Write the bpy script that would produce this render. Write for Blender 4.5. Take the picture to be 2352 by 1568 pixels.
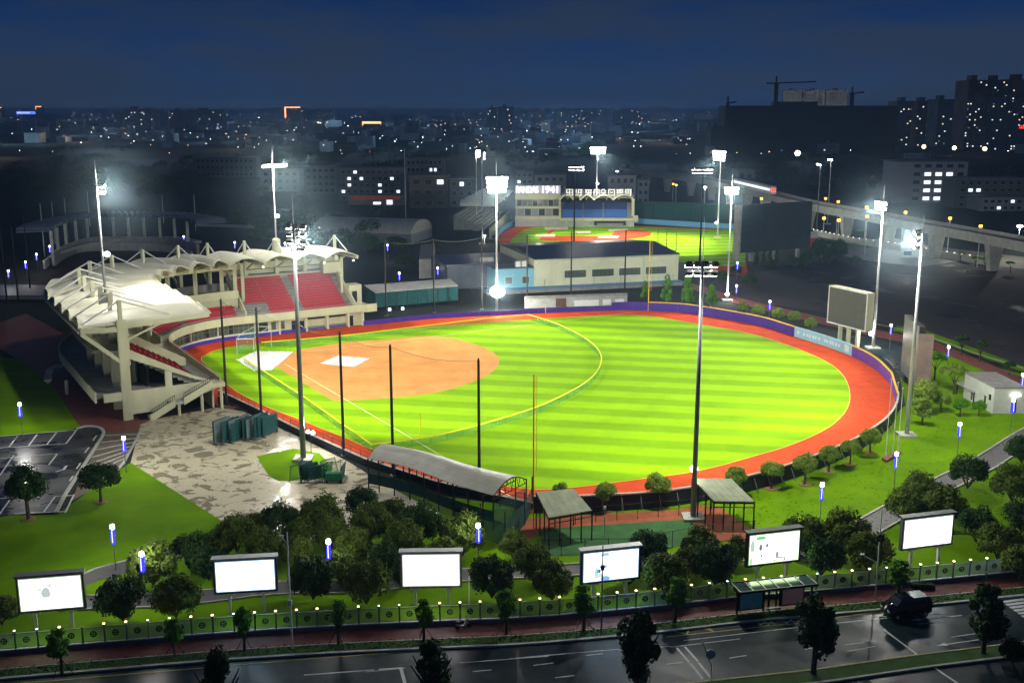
import bpy, bmesh, math, random
from mathutils import Vector, Matrix
R = math.radians
random.seed(7)
for o in list(bpy.data.objects): bpy.data.objects.remove(o)
sc = bpy.context.scene
COL = sc.collection

# ------------------------------------------------------------------ camera
CH = 48.0                      # flying height of the camera
FP, HP = 2460.0, 530.0         # focal length and horizon offset, in survey units (picture 2352 wide)
PITCH = math.atan(HP / FP); cp, sp = math.cos(PITCH), math.sin(PITCH)
cam = bpy.data.cameras.new('camera'); camo = bpy.data.objects.new('camera', cam); COL.objects.link(camo)
camo.location = (0, 0, CH); camo.rotation_euler = (R(90) - PITCH, 0, 0)
cam.sensor_width = 36; cam.lens = 36 * FP / 2352; cam.clip_start = 1; cam.clip_end = 30000
sc.camera = camo

# ------------------------------------------------------------------ dusk sky
w = bpy.data.worlds.new('World'); sc.world = w; w.use_nodes = True
nt = w.node_tree; nt.nodes.clear()
def wn(t, **k):
    n = nt.nodes.new(t)
    for a, b in k.items(): setattr(n, a, b)
    return n
tc = wn('ShaderNodeTexCoord'); sx = wn('ShaderNodeSeparateXYZ'); nt.links.new(tc.outputs['Generated'], sx.inputs[0])
ramp = wn('ShaderNodeValToRGB'); cr = ramp.color_ramp
cr.elements[0].position = 0.0; cr.elements[0].color = (.016, .041, .100, 1)
cr.elements[1].position = 1.0; cr.elements[1].color = (.0015, .007, .035, 1)
for p, c in ((.03, (.0155, .040, .108)), (.06, (.0095, .033, .108)), (.096, (.0055, .026, .098)), (.18, (.0035, .0165, .08)), (.3, (.0025, .012, .055))):
    e = cr.elements.new(p); e.color = (*c, 1)
nt.links.new(sx.outputs['Z'], ramp.inputs[0])
mp = wn('ShaderNodeMapping'); mp.inputs['Scale'].default_value = (2.4, 2.4, 11); nt.links.new(tc.outputs['Generated'], mp.inputs[0])
nz = wn('ShaderNodeTexNoise'); nz.inputs['Scale'].default_value = 1.7; nz.inputs['Detail'].default_value = 5; nz.inputs['Roughness'].default_value = .55
nt.links.new(mp.outputs[0], nz.inputs[0])
mr = wn('ShaderNodeMapRange'); mr.inputs[1].default_value = .4; mr.inputs[2].default_value = .6; mr.inputs[3].default_value = .0; mr.inputs[4].default_value = 1
nt.links.new(nz.outputs[0], mr.inputs[0])
mx = wn('ShaderNodeMix', data_type='RGBA', blend_type='MIX'); mx.inputs[7].default_value = (.021, .037, .074, 1)
mm = wn('ShaderNodeMath', operation='MULTIPLY'); mm.inputs[1].default_value = .85; nt.links.new(mr.outputs[0], mm.inputs[0])
nt.links.new(mm.outputs[0], mx.inputs[0]); nt.links.new(ramp.outputs[0], mx.inputs[6])
bg = wn('ShaderNodeBackground'); bg.inputs[1].default_value = 1.0
wo = wn('ShaderNodeOutputWorld'); nt.links.new(mx.outputs[2], bg.inputs[0]); nt.links.new(bg.outputs[0], wo.inputs[0])

# ------------------------------------------------------------------ render settings
sc.view_settings.view_transform = 'Standard'; sc.view_settings.look = 'None'; sc.view_settings.gamma = 1
sc.view_settings.exposure = 0; sc.view_settings.use_curve_mapping = False
sc.render.engine = 'CYCLES'
cy = sc.cycles
cy.use_denoising = True; cy.max_bounces = 4; cy.diffuse_bounces = 2; cy.glossy_bounces = 2; cy.transmission_bounces = 3
cy.transparent_max_bounces = 16; cy.volume_bounces = 0; cy.sample_clamp_indirect = 4; cy.sample_clamp_direct = 0
cy.caustics_reflective = False; cy.caustics_refractive = False; cy.use_light_tree = True

# ------------------------------------------------------------------ survey helpers
def G(x, y, z=0.0):
    """picture survey point (2352 wide) -> place on the level z"""
    X = x - 1176; Y = y - 784; F = FP * cp - Y * sp; D = FP * sp + Y * cp; k = (CH - z) / D
    return (k * X, k * F)
def G3(x, y, z=0.0):
    a = G(x, y, z); return (a[0], a[1], z)
def Zat(b, y):
    F = b[1]; Y = y - 784; fr = FP * cp - Y * sp; D = FP * sp + Y * cp
    return CH - D * F / fr
def ZP(x0, y0, s, pts):
    return [((x0 + a / s) / 1.7415, (y0 + b / s) / 1.7415) for a, b in pts]
HU, HV = -48.5, 208.7                                   # home plate
ux, uy, vx, vy = .518, -.855, .855, .518                # the two foul line directions
def W(u, v): return (HU + u * ux + v * vx, HV + u * uy + v * vy)
def W3(u, v, z): return (HU + u * ux + v * vx, HV + u * uy + v * vy, z)

# ------------------------------------------------------------------ materials
MATS = {}
def mat(name, col, rough=.8, metal=0, var=.25, scale=1.0, emit=None, es=0, spec=.3, bump=0, alpha=1, trans=0, col2=None, stretch=None, detail=6):
    if name in MATS: return MATS[name]
    m = bpy.data.materials.new(name); m.use_nodes = True; n = m.node_tree.nodes; l = m.node_tree.links
    b = n['Principled BSDF']; b.inputs['Roughness'].default_value = rough; b.inputs['Metallic'].default_value = metal
    b.inputs['Specular IOR Level'].default_value = spec
    b.inputs['Base Color'].default_value = (*col, 1)
    if emit is not None:
        b.inputs['Emission Color'].default_value = (*emit, 1); b.inputs['Emission Strength'].default_value = es
        m.cycles.emission_sampling = 'NONE'
    if alpha < 1: b.inputs['Alpha'].default_value = alpha
    if trans: b.inputs['Transmission Weight'].default_value = trans
    if var or bump or col2:
        t = n.new('ShaderNodeTexCoord'); no = n.new('ShaderNodeTexNoise'); no.inputs['Scale'].default_value = scale
        no.inputs['Detail'].default_value = detail; no.inputs['Roughness'].default_value = .62
        g = n.new('ShaderNodeNewGeometry')
        src = g.outputs['Position']
        if stretch:
            mp_ = n.new('ShaderNodeMapping'); mp_.inputs['Scale'].default_value = stretch; l.new(src, mp_.inputs[0]); src = mp_.outputs[0]
        l.new(src, no.inputs['Vector'])
        r = n.new('ShaderNodeMapRange'); r.inputs[1].default_value = .3; r.inputs[2].default_value = .7
        l.new(no.outputs[0], r.inputs[0])
        mix = n.new('ShaderNodeMix'); mix.data_type = 'RGBA'
        c2 = col2 if col2 else tuple(c * (1 - var) for c in col)
        c1 = col if col2 else tuple(min(1, c * (1 + var)) for c in col)
        mix.inputs[6].default_value = (*c2, 1); mix.inputs[7].default_value = (*c1, 1)
        l.new(r.outputs[0], mix.inputs[0]); l.new(mix.outputs[2], b.inputs['Base Color'])
        if bump:
            bp = n.new('ShaderNodeBump'); bp.inputs['Strength'].default_value = bump; bp.inputs['Distance'].default_value = .1
            l.new(no.outputs[0], bp.inputs['Height']); l.new(bp.outputs[0], b.inputs['Normal'])
    MATS[name] = m
    return m
def emi(name, col, s, sample=False):
    m = mat(name, tuple(c * .3 for c in col), var=0, emit=col, es=s)
    if sample: m.cycles.emission_sampling = 'FRONT_BACK'
    return m
def wet(name, dry, wetc, scale, rough_wet=.12, rough_dry=.6, lo=.42, hi=.58, bump=.15, spec=.5):
    """a surface with puddles: the wet patches are darker and smoother"""
    m = bpy.data.materials.new(name); m.use_nodes = True; n = m.node_tree.nodes; l = m.node_tree.links; b = n['Principled BSDF']
    g = n.new('ShaderNodeNewGeometry')
    no = n.new('ShaderNodeTexNoise'); no.inputs['Scale'].default_value = scale; no.inputs['Detail'].default_value = 7; no.inputs['Roughness'].default_value = .6; no.inputs['Distortion'].default_value = .8
    l.new(g.outputs['Position'], no.inputs['Vector'])
    n2 = n.new('ShaderNodeTexNoise'); n2.inputs['Scale'].default_value = scale * 12; n2.inputs['Detail'].default_value = 6; l.new(g.outputs['Position'], n2.inputs['Vector'])
    r = n.new('ShaderNodeMapRange'); r.inputs[1].default_value = lo; r.inputs[2].default_value = hi; l.new(no.outputs[0], r.inputs[0])
    mix = n.new('ShaderNodeMix'); mix.data_type = 'RGBA'; mix.inputs[6].default_value = (*dry, 1); mix.inputs[7].default_value = (*wetc, 1); l.new(r.outputs[0], mix.inputs[0])
    r2 = n.new('ShaderNodeMapRange'); r2.inputs[1].default_value = .3; r2.inputs[2].default_value = .7; r2.inputs[3].default_value = .7; r2.inputs[4].default_value = 1.25; l.new(n2.outputs[0], r2.inputs[0])
    vm = n.new('ShaderNodeVectorMath'); vm.operation = 'SCALE'; l.new(mix.outputs[2], vm.inputs[0]); l.new(r2.outputs[0], vm.inputs[3]); l.new(vm.outputs[0], b.inputs['Base Color'])
    rr = n.new('ShaderNodeMapRange'); rr.inputs[3].default_value = rough_dry; rr.inputs[4].default_value = rough_wet; l.new(r.outputs[0], rr.inputs[0]); l.new(rr.outputs[0], b.inputs['Roughness'])
    b.inputs['Specular IOR Level'].default_value = spec
    bp = n.new('ShaderNodeBump'); bp.inputs['Strength'].default_value = bump; bp.inputs['Distance'].default_value = .05; l.new(n2.outputs[0], bp.inputs['Height']); l.new(bp.outputs[0], b.inputs['Normal'])
    MATS[name] = m; return m
def glass_dark(name, col, rough=.15): return mat(name, col, rough=rough, spec=.6, var=.1, scale=.3)
def netmat(name, col, op, sc_=0):
    m = bpy.data.materials.new(name); m.use_nodes = True; n = m.node_tree.nodes; l = m.node_tree.links
    b = n['Principled BSDF']; b.inputs['Base Color'].default_value = (*col, 1); b.inputs['Roughness'].default_value = .9
    b.inputs['Alpha'].default_value = op
    MATS[name] = m; return m

cream = mat('cream_paint', (.56, .56, .38), .6, var=.13, scale=.35, stretch=(1, 1, .25))
cream_in = mat('cream_plaster', (.5, .5, .34), .75, var=.12, scale=.5)
membrane = mat('roof_membrane', (.66, .65, .5), .45, var=.1, scale=.25)
white = mat('white_paint', (.74, .75, .72), .5, var=.1, scale=.6)
concrete = mat('concrete', (.25, .25, .23), .8, var=.25, scale=.8, bump=.2)
concrete_l = mat('pale_concrete', (.4, .41, .38), .8, var=.2, scale=.6)
galv = mat('galvanised_steel', (.55, .57, .57), .45, metal=.35, var=.12, scale=2)
grey_steel = mat('grey_steel', (.2, .215, .22), .5, metal=.3, var=.1, scale=2)
dark_steel = mat('dark_steel', (.018, .017, .018), .55, var=.3, scale=2)
black = mat('black_paint', (.008, .008, .009), .5, var=.2, scale=2)
seat_red = mat('red_plastic', (.46, .01, .028), .45, var=.15, scale=3)
seat_blue = mat('blue_plastic', (.03, .12, .4), .5, var=.15, scale=3)
blue_pad = mat('violet_blue_padding', (.06, .032, .3), .5, var=.12, scale=.8)
sky_pad = mat('sky_blue_padding', (.12, .33, .5), .5, var=.12, scale=.8)
navy = mat('navy_board', (.012, .017, .035), .5, var=.3, scale=1)
yellow = mat('yellow_paint', (.85, .55, .01), .5, var=.08, scale=2)
yellow_pipe = mat('yellow_padding', (.8, .75, .01), .5, var=.05, scale=2)
green_mesh = netmat('green_netting', (.02, .3, .1), .2)
teal_mesh = netmat('teal_netting', (.008, .085, .085), .7); dark_net = netmat('dark_teal_netting', (.004, .05, .05), .55)
wind_mesh = netmat('wind_netting', (.005, .055, .045), .93)
netting = netmat('fine_black_netting', (.02, .02, .02), .06)
glassw = glass_dark('dark_glass', (.02, .03, .035))
glassg = glass_dark('greenish_glass', (.09, .12, .09), .25)
asphalt = wet('wet_asphalt', (.024, .04, .045), (.012, .024, .028), .08, .2, .6, .38, .66, .12, .1)
asphalt_park = wet('car_park_asphalt', (.05, .052, .053), (.02, .023, .026), .16, .12, .5, .42, .6, .1, .5)
plaza_m = wet('wet_plaza', (.5, .45, .3), (.27, .24, .16), .45, .07, .6, .5, .58, .5, .6)
earth_wet = wet('wet_bare_earth', (.03, .026, .028), (.012, .015, .022), .05, .22, .8, .56, .7, .5, .35)
brick_red = mat('red_brick_paving', (.17, .05, .04), .65, var=.35, scale=1.5, spec=.4)
paint_w = mat('road_paint_white', (.62, .66, .62), .6, var=.2, scale=3)
paint_y = mat('road_paint_yellow', (.45, .36, .08), .6, var=.2, scale=3)
kerb_m = mat('kerb_stone', (.42, .43, .38), .75, var=.2, scale=2)
track_red = mat('red_track', (.6, .068, .014), .85, spec=.08, var=.2, scale=.35, detail=10)
clay = mat('orange_clay', (.68, .3, .085), .9, spec=.08, var=.2, scale=.22, detail=12, bump=.1)
tarp_w = mat('white_tarpaulin', (.85, .85, .82), .45, var=.06, scale=.8, bump=.3)
lawn_m = mat('lawn_grass', (.15, .30, .0), .9, spec=.05, var=.35, scale=.14, col2=(.085, .2, .0), bump=.3)
lawn_dark = mat('verge_grass', (.03, .085, .01), .9, var=.4, scale=.6, bump=.3)
ground_m = mat('dark_ground', (.012, .018, .016), .9, var=.5, scale=.02)
leaf_a = mat('camphor_leaves', (.085, .13, .02), .75, var=.45, scale=1.2, spec=.06)
leaf_b = mat('fresh_green_leaves', (.1, .26, .02), .75, var=.4, scale=1.2, spec=.06)
leaf_c = mat('olive_leaves', (.17, .26, .04), .75, var=.35, scale=1.5, spec=.06)
leaf_d = mat('dark_leaves', (.032, .075, .02), .75, var=.5, scale=1.0, spec=.06)
bark = mat('bark', (.08, .06, .045), .9, var=.3, scale=3)
soil = mat('bare_soil', (.25, .15, .06), .95, var=.3, scale=2)
lamp_white = emi('lamp_white', (1, .97, .88), 14)
flood_glow = emi('floodlight_lens', (1, .99, .9), 30)
lamp_far = emi('far_lamp_white', (.85, .93, 1), 5); distant_lamp = emi('distant_lamp_white', (.8, .92, 1), 20)
lamp_warm = emi('fence_lamp_warm', (1, .66, .3), 5)
lamp_amber = emi('amber_signal_lamp', (1, .42, .03), 7)
lamp_red = emi('red_sign_light', (1, .03, .02), 5)
lamp_blue = emi('blue_light_strip', (.02, .02, 1), 3.2)
blue_core = emi('pale_blue_light_core', (.35, .35, 1), 4)
neon_orange = emi('orange_neon_outline', (1, .36, .12), 4)
neon_blue = emi('blue_neon_sign', (.05, .12, 1), 5)
win_white = emi('lit_window_white', (.85, .93, 1), 1.5)
win_warm = emi('lit_window_warm', (1, .85, .55), 1.3)
win_dim = emi('dim_window', (.5, .6, .75), .3)

# ------------------------------------------------------------------ mesh helpers
class MB:
    def __init__(s): s.v = []; s.f = []
    def quad(s, a, b, c, d): i = len(s.v); s.v += [a, b, c, d]; s.f.append((i, i + 1, i + 2, i + 3)); return s
    def poly(s, pts): i = len(s.v); s.v += list(pts); s.f.append(tuple(range(i, i + len(pts)))); return s
    def box(s, x0, y0, z0, x1, y1, z1):
        i = len(s.v); s.v += [(x0, y0, z0), (x1, y0, z0), (x1, y1, z0), (x0, y1, z0), (x0, y0, z1), (x1, y0, z1), (x1, y1, z1), (x0, y1, z1)]
        s.f += [tuple(i + k for k in q) for q in ((3, 2, 1, 0), (4, 5, 6, 7), (0, 1, 5, 4), (1, 2, 6, 5), (2, 3, 7, 6), (3, 0, 4, 7))]; return s
    def hexa(s, p):   # 8 points, bottom ring then top ring
        i = len(s.v); s.v += list(p)
        s.f += [tuple(i + k for k in q) for q in ((3, 2, 1, 0), (4, 5, 6, 7), (0, 1, 5, 4), (1, 2, 6, 5), (2, 3, 7, 6), (3, 0, 4, 7))]; return s
    def prism(s, pts, z0, z1):   # ring of xy points
        n = len(pts); i = len(s.v); s.v += [(a, b, z0) for a, b in pts] + [(a, b, z1) for a, b in pts]
        s.f.append(tuple(i + n - 1 - k for k in range(n))); s.f.append(tuple(i + n + k for k in range(n)))
        for k in range(n): q = (k + 1) % n; s.f.append((i + k, i + q, i + n + q, i + n + k))
        return s
    def slab(s, pts, off):       # ring of 3d points extruded by vector off
        n = len(pts); i = len(s.v); s.v += list(pts) + [(a + off[0], b + off[1], c + off[2]) for a, b, c in pts]
        s.f.append(tuple(i + n - 1 - k for k in range(n))); s.f.append(tuple(i + n + k for k in range(n)))
        for k in range(n): q = (k + 1) % n; s.f.append((i + k, i + q, i + n + q, i + n + k))
        return s
    def bar(s, a, b, w, h=None):  # rectangular bar between 3d points
        h = h or w; a = Vector(a); b = Vector(b); d = (b - a)
        if d.length < 1e-6: return s
        d.normalize(); up = Vector((0, 0, 1)) if abs(d.z) < .95 else Vector((1, 0, 0))
        x = d.cross(up).normalized() * w / 2; y = x.cross(d).normalized() * h / 2
        return s.hexa([tuple(p) for p in (a - x - y, a + x - y, a + x + y, a - x + y, b - x - y, b + x - y, b + x + y, b - x + y)])
    def tube(s, a, b, r0, r1=None, n=8, cap=True):
        r1 = r0 if r1 is None else r1; a = Vector(a); b = Vector(b); d = (b - a).normalized()
        up = Vector((0, 0, 1)) if abs(d.z) < .95 else Vector((1, 0, 0)); x = d.cross(up).normalized(); y = x.cross(d).normalized(); i = len(s.v)
        for c, r in ((a, r0), (b, r1)):
            for k in range(n): t = 2 * math.pi * k / n; s.v.append(tuple(c + (x * math.cos(t) + y * math.sin(t)) * r))
        for k in range(n): q = (k + 1) % n; s.f.append((i + k, i + q, i + n + q, i + n + k))
        if cap: s.f.append(tuple(i + n - 1 - k for k in range(n))); s.f.append(tuple(i + n + k for k in range(n)))
        return s
    def ball(s, c, r, n=10, m=6, sz=1):
        i = len(s.v)
        for a in range(1, m):
            t = math.pi * a / m
            for k in range(n): p = 2 * math.pi * k / n; s.v.append((c[0] + r * math.sin(t) * math.cos(p), c[1] + r * math.sin(t) * math.sin(p), c[2] + r * sz * math.cos(t)))
        s.v += [(c[0], c[1], c[2] + r * sz), (c[0], c[1], c[2] - r * sz)]; T = len(s.v) - 2
        for a in range(m - 2):
            for k in range(n): q = (k + 1) % n; s.f.append((i + a * n + k, i + (a + 1) * n + k, i + (a + 1) * n + q, i + a * n + q))
        for k in range(n): q = (k + 1) % n; s.f.append((T, i + k, i + q)); s.f.append((T + 1, i + (m - 2) * n + q, i + (m - 2) * n + k))
        return s
    def mesh(s, name, smooth=False):
        me = bpy.data.meshes.new(name); me.from_pydata(s.v, [], s.f); me.validate(); me.update()
        if smooth:
            for p in me.polygons: p.use_smooth = True
        return me
    def obj(s, name, m, parent=None, smooth=False, **props):
        me = s.mesh(name, smooth); o = bpy.data.objects.new(name, me); COL.objects.link(o)
        if m: me.materials.append(m)
        if parent is not None:
            o.parent = parent; M = parent.matrix_basis
            o.matrix_parent_inverse = Matrix.Translation(-Vector(parent.location)) if parent.rotation_euler.z == 0 else M.inverted()
        for k, v_ in props.items(): o[k] = v_
        return o
def lobj(name, me, m, parent):     # a part given in its thing's own coordinates
    o = bpy.data.objects.new(name, me); COL.objects.link(o); o.parent = parent
    if m and not me.materials: me.materials.append(m)
    return o
def thing(name, label, cat, loc=(0, 0, 0), rz=0, group=None):
    o = bpy.data.objects.new(name, None); COL.objects.link(o); o.location = loc; o.rotation_euler = (0, 0, rz)
    o['label'] = label; o['category'] = cat
    if group: o['group'] = group
    return o
def tag(o, label, cat, group=None):
    o['label'] = label; o['category'] = cat
    if group: o['group'] = group
    return o
def dup(root, loc, rz, label=None, group=None, scale=None):
    r = root.copy(); COL.objects.link(r); r.location = loc; r.rotation_euler = (0, 0, rz)
    if label: r['label'] = label
    if group: r['group'] = group
    if scale: r.scale = scale
    for ch in list(root.children):
        c = ch.copy(); COL.objects.link(c); c.parent = r
        for g in ch.children:
            d = g.copy(); COL.objects.link(d); d.parent = c
    return r
def sheet(name, pts, z, m):
    """a flat area of ground outlined by (x, y) points"""
    bm = bmesh.new(); vs = [bm.verts.new((a, b, z)) for a, b in pts]; f = bm.faces.new(vs); f.normal_update()
    if f.normal.z < 0: f.normal_flip()
    bmesh.ops.triangulate(bm, faces=bm.faces[:])
    me = bpy.data.meshes.new(name); bm.to_mesh(me); bm.free(); me.materials.append(m)
    o = bpy.data.objects.new(name, me); COL.objects.link(o); o['kind'] = 'structure'; return o
def vsheet(name, vp, z, m): return sheet(name, [G(a, b) for a, b in vp], z, m)
def ribbon(pts, w, z, mb=None):
    """flat strip of width w along xy points"""
    mb = mb or MB(); n = len(pts); L = []
    for i, p in enumerate(pts):
        a = Vector(pts[max(0, i - 1)]); b = Vector(pts[min(n - 1, i + 1)]); d = (b - a).normalized(); t = Vector((-d.y, d.x)) * w / 2
        L.append(((p[0] + t.x, p[1] + t.y), (p[0] - t.x, p[1] - t.y)))
    for i in range(n - 1):
        mb.quad((*L[i][1], z), (*L[i + 1][1], z), (*L[i + 1][0], z), (*L[i][0], z))
    return mb
def smooth_line(pts, n=6, closed=False):
    P = list(pts); out = []; N = len(P)
    rng = range(N if closed else N - 1)
    for i in rng:
        p0 = P[(i - 1) % N] if closed or i > 0 else P[0]; p1 = P[i]; p2 = P[(i + 1) % N]
        p3 = P[(i + 2) % N] if closed or i < N - 2 else P[-1]
        for k in range(n):
            t = k / n
            out.append(tuple(.5 * ((2 * b) + (c - a) * t + (2 * a - 5 * b + 4 * c - d) * t * t + (-a + 3 * b - 3 * c + d) * t ** 3) for a, b, c, d in zip(p0, p1, p2, p3)))
    if not closed: out.append(P[-1])
    return out
def wall_strip(pts, z0, z1, th, mb=None):
    mb = mb or MB(); n = len(pts); L = []
    for i, p in enumerate(pts):
        a = Vector(pts[max(0, i - 1)]); b = Vector(pts[min(n - 1, i + 1)]); d = (b - a).normalized(); t = Vector((-d.y, d.x)) * th / 2
        L.append(((p[0] + t.x, p[1] + t.y), (p[0] - t.x, p[1] - t.y)))
    for i in range(n - 1):
        a, b, c, d = L[i][1], L[i + 1][1], L[i + 1][0], L[i][0]
        mb.hexa([(*a, z0), (*b, z0), (*c, z0), (*d, z0), (*a, z1), (*b, z1), (*c, z1), (*d, z1)])
    return mb
def lerp(a, b, t): return tuple(p + (q - p) * t for p, q in zip(a, b))
def walk(pts, step):
    """points every step metres along a line, with headings"""
    out = []; acc = 0; nxt = 0
    for i in range(len(pts) - 1):
        a, b = Vector(pts[i]), Vector(pts[i + 1]); L = (b - a).length
        while nxt <= acc + L + 1e-6 and L > 0:
            p = a.lerp(b, (nxt - acc) / L); out.append((p.x, p.y, math.atan2((b - a).y, (b - a).x))); nxt += step
        acc += L
    return out
def spot(name, loc, target, power, angle, blend=.5, col=(1, .97, .86), rad=.8):
    l = bpy.data.lights.new(name, 'SPOT'); l.energy = power; l.spot_size = R(angle); l.spot_blend = blend; l.color = col; l.shadow_soft_size = rad
    o = bpy.data.objects.new(name, l); COL.objects.link(o); o.location = loc
    o.rotation_euler = (Vector(target) - Vector(loc)).to_track_quat('-Z', 'Y').to_euler(); return o
def point(name, loc, power, col=(1, .97, .88), rad=.15):
    l = bpy.data.lights.new(name, 'POINT'); l.energy = power; l.color = col; l.shadow_soft_size = rad
    o = bpy.data.objects.new(name, l); COL.objects.link(o); o.location = loc; return o
# ================================================================== ground
g = sheet('ground', [(-9000, -60), (9000, -60), (9000, 16000), (-9000, 16000)], -.12, ground_m)

# lawns and paving round the field
lawn_l = vsheet('lawn', [(0, 820), (80, 830), (186, 975), (186, 985), (0, 1002)], 0, lawn_m)
lawn_c = vsheet('lawn', [(-80, 1185), (130, 1182), (200, 1130), (300, 1062), (330, 1075), (508, 1192), (420, 1235), (330, 1290), (60, 1375), (-80, 1420)], 0.01, lawn_m)
lawn_all = vsheet('lawn', [(-60, 1190), (508, 1185), (860, 1120), (1225, 1165), (1700, 1120), (1950, 1040), (2080, 930), (2060, 830), (2130, 800), (2352, 860), (2500, 900), (2500, 1300), (1176, 1440), (-60, 1500)], -.03, lawn_m)
pz = vsheet('plaza', [(300, 1062), (323, 975), (345, 965), (500, 935), (560, 945), (700, 1010), (800, 1060), (880, 1110), (1010, 1180), (900, 1200), (700, 1245), (508, 1195)], .02, plaza_m)
vsheet('grass_plot', [(589, 1048), (673, 1030), (735, 1042), (765, 1075), (750, 1100), (640, 1105), (617, 1092)], .05, lawn_m)
# red brick forecourt of the stand
vsheet('brick_forecourt', [(60, 720), (190, 790), (322, 965), (560, 925), (520, 950), (338, 985), (318, 992), (212, 992), (180, 975), (110, 870), (0, 800), (0, 740)], .01, brick_red)
# car park
vsheet('car_park', [(-60, 1008), (120, 995), (176, 984), (215, 980), (240, 992), (236, 1010), (150, 1135), (128, 1175), (-60, 1192)], .03, asphalt_park)
vsheet('stepped_paving', [(240, 992), (324, 990), (284, 1062), (200, 1130), (165, 1150), (185, 1100)], .02, mat('brown_paving', (.13, .1, .07), .6, var=.3, scale=1))
mk = MB()
def vline(a, b, w, z=.06): ribbon([G(*a), G(*b)], w, z, mk)
for a, b in (((0, 1002), (176, 988)), ((0, 1029), (152, 1019)), ((152, 1019), (178, 985)), ((0, 1053), (132, 1042)), ((132, 1042), (112, 1068)),
             ((20, 1028), (41, 1001)), ((66, 1024), (85, 998)), ((108, 1021), (130, 993)), ((0, 1092), (32, 1045)), ((70, 1063), (80, 1042)),
             ((0, 1145), (30, 1142)), ((0, 1180), (22, 1149)), ((100, 1177), (127, 1140)), ((30, 1180), (100, 1177)), ((100, 1177), (150, 1175)), ((127, 1140), (165, 1138)), ((170, 1136), (150, 1178)),
             ((214, 1012), (222, 1000)), ((195, 1040), (204, 1028)), ((176, 1077), (185, 1064)), ((160, 1105), (168, 1093))):
    vline(a, b, .22)
mk.obj('parking_lines', paint_w, kind='structure')
# painted turning arrows
ar = MB()
ribbon([G(128, 1084), G(146, 1079), G(153, 1070)], .35, .06, ar); ribbon([G(193, 1075), G(203, 1077), G(196, 1086)], .35, .06, ar)
ar.obj('painted_arrow', paint_w, kind='structure')
kb = MB()
wall_strip(smooth_line([G(178, 985), G(200, 979), G(228, 982), G(238, 992), G(234, 1005)], 5) + [G(150, 1136), G(128, 1177)], 0, .16, .45, kb)
wall_strip([G(323, 990), G(284, 1064), G(268, 1082)], 0, .16, .35, kb)
kb.obj('kerb', kerb_m, kind='structure')
st = MB()
for k in range(7):
    t = k / 7
    a = lerp((242, 1000), (170, 1118), t); b = lerp((318, 998), (285, 1060), t)
    st.bar((*G(*a), .07), (*G(*b), .07), .25, .1)
st.obj('paving_step', kerb_m, kind='structure')

# dark building site beyond the wall on the right
vsheet('wet_bare_ground', [(1650, 640), (1900, 600), (2100, 590), (2560, 640), (2560, 830), (2340, 840), (2230, 800), (2120, 770), (2000, 745), (1990, 735), (1860, 712), (1700, 690), (1600, 660)], -.02, earth_wet)
vsheet('service_road', [(2000, 772), (2085, 800), (2100, 870), (2080, 880), (2040, 830), (1985, 795), (1940, 770)], .0, asphalt)
vsheet('red_path', [(1560, 655), (1700, 700), (1985, 768), (2140, 800), (2352, 890), (2352, 868), (2150, 785), (1990, 752), (1720, 690), (1580, 648)], .015, brick_red)
vsheet('grass_strip', [(2050, 760), (2120, 772), (2240, 815), (2352, 855), (2352, 842), (2240, 800), (2120, 757), (2060, 748)], .03, lawn_m)
ribbon([G(2000, 742), G(2120, 768), G(2235, 810), G(2400, 862)], .5, .1).obj('path_kerb', kerb_m, kind='structure')
# path across the right lawn
pth = [G(2420, 965), G(2352, 1005), G(2260, 1065), G(2150, 1120), G(2010, 1200), G(1940, 1240), G(1850, 1290)]
ribbon(pth, 3.4, .02).obj('asphalt_path', mat('path_asphalt', (.11, .11, .105), .7, var=.15, scale=1), kind='structure')
e = MB()
for s_ in (-1, 1):
    q = []
    for i, p in enumerate(pth):
        a = Vector(pth[max(0, i - 1)]); b = Vector(pth[min(len(pth) - 1, i + 1)]); d = (b - a).normalized(); q.append((p[0] - d.y * 1.8 * s_, p[1] + d.x * 1.8 * s_))
    wall_strip(q, 0, .14, .28, e)
e.obj('path_edging', kerb_m, kind='structure')
# path behind the billboards
pb = [G(-40, 1420), G(90, 1375), G(200, 1325), G(330, 1290), G(420, 1262)]
ribbon(pb, 3.2, .025).obj('asphalt_path', MATS['path_asphalt'], kind='structure')
pb2 = smooth_line([G(150, 1385), G(420, 1375), G(640, 1350), G(840, 1345), G(1100, 1318), G(1300, 1310), G(1500, 1292), G(1700, 1275), G(1850, 1265)], 4)
ribbon(pb2, 2.6, .022).obj('asphalt_path', MATS['path_asphalt'], kind='structure')
e = MB(); wall_strip([(x, y + 1.5) for x, y in pb2], 0, .14, .22, e); wall_strip([(x, y - 1.5) for x, y in pb2], 0, .14, .22, e); wall_strip([(x, y + 1.9) for x, y in pb], 0, .14, .25, e); e.obj('path_edging', kerb_m, kind='structure')
# practice yard beside the near canopies
vsheet('practice_turf', [(1240, 1215), (1590, 1190), (1600, 1240), (1480, 1275), (1250, 1275)], .03, mat('practice_turf', (.035, .12, .03), .85, var=.35, scale=.5))
vsheet('clay_runway', [(1215, 1190), (1560, 1170), (1600, 1160), (1655, 1165), (1715, 1210), (1735, 1245), (1600, 1240), (1590, 1192), (1250, 1214), (1216, 1240), (1190, 1210)], .035, mat('brown_clay', (.3, .09, .04), .9, var=.2, scale=.8))

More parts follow.
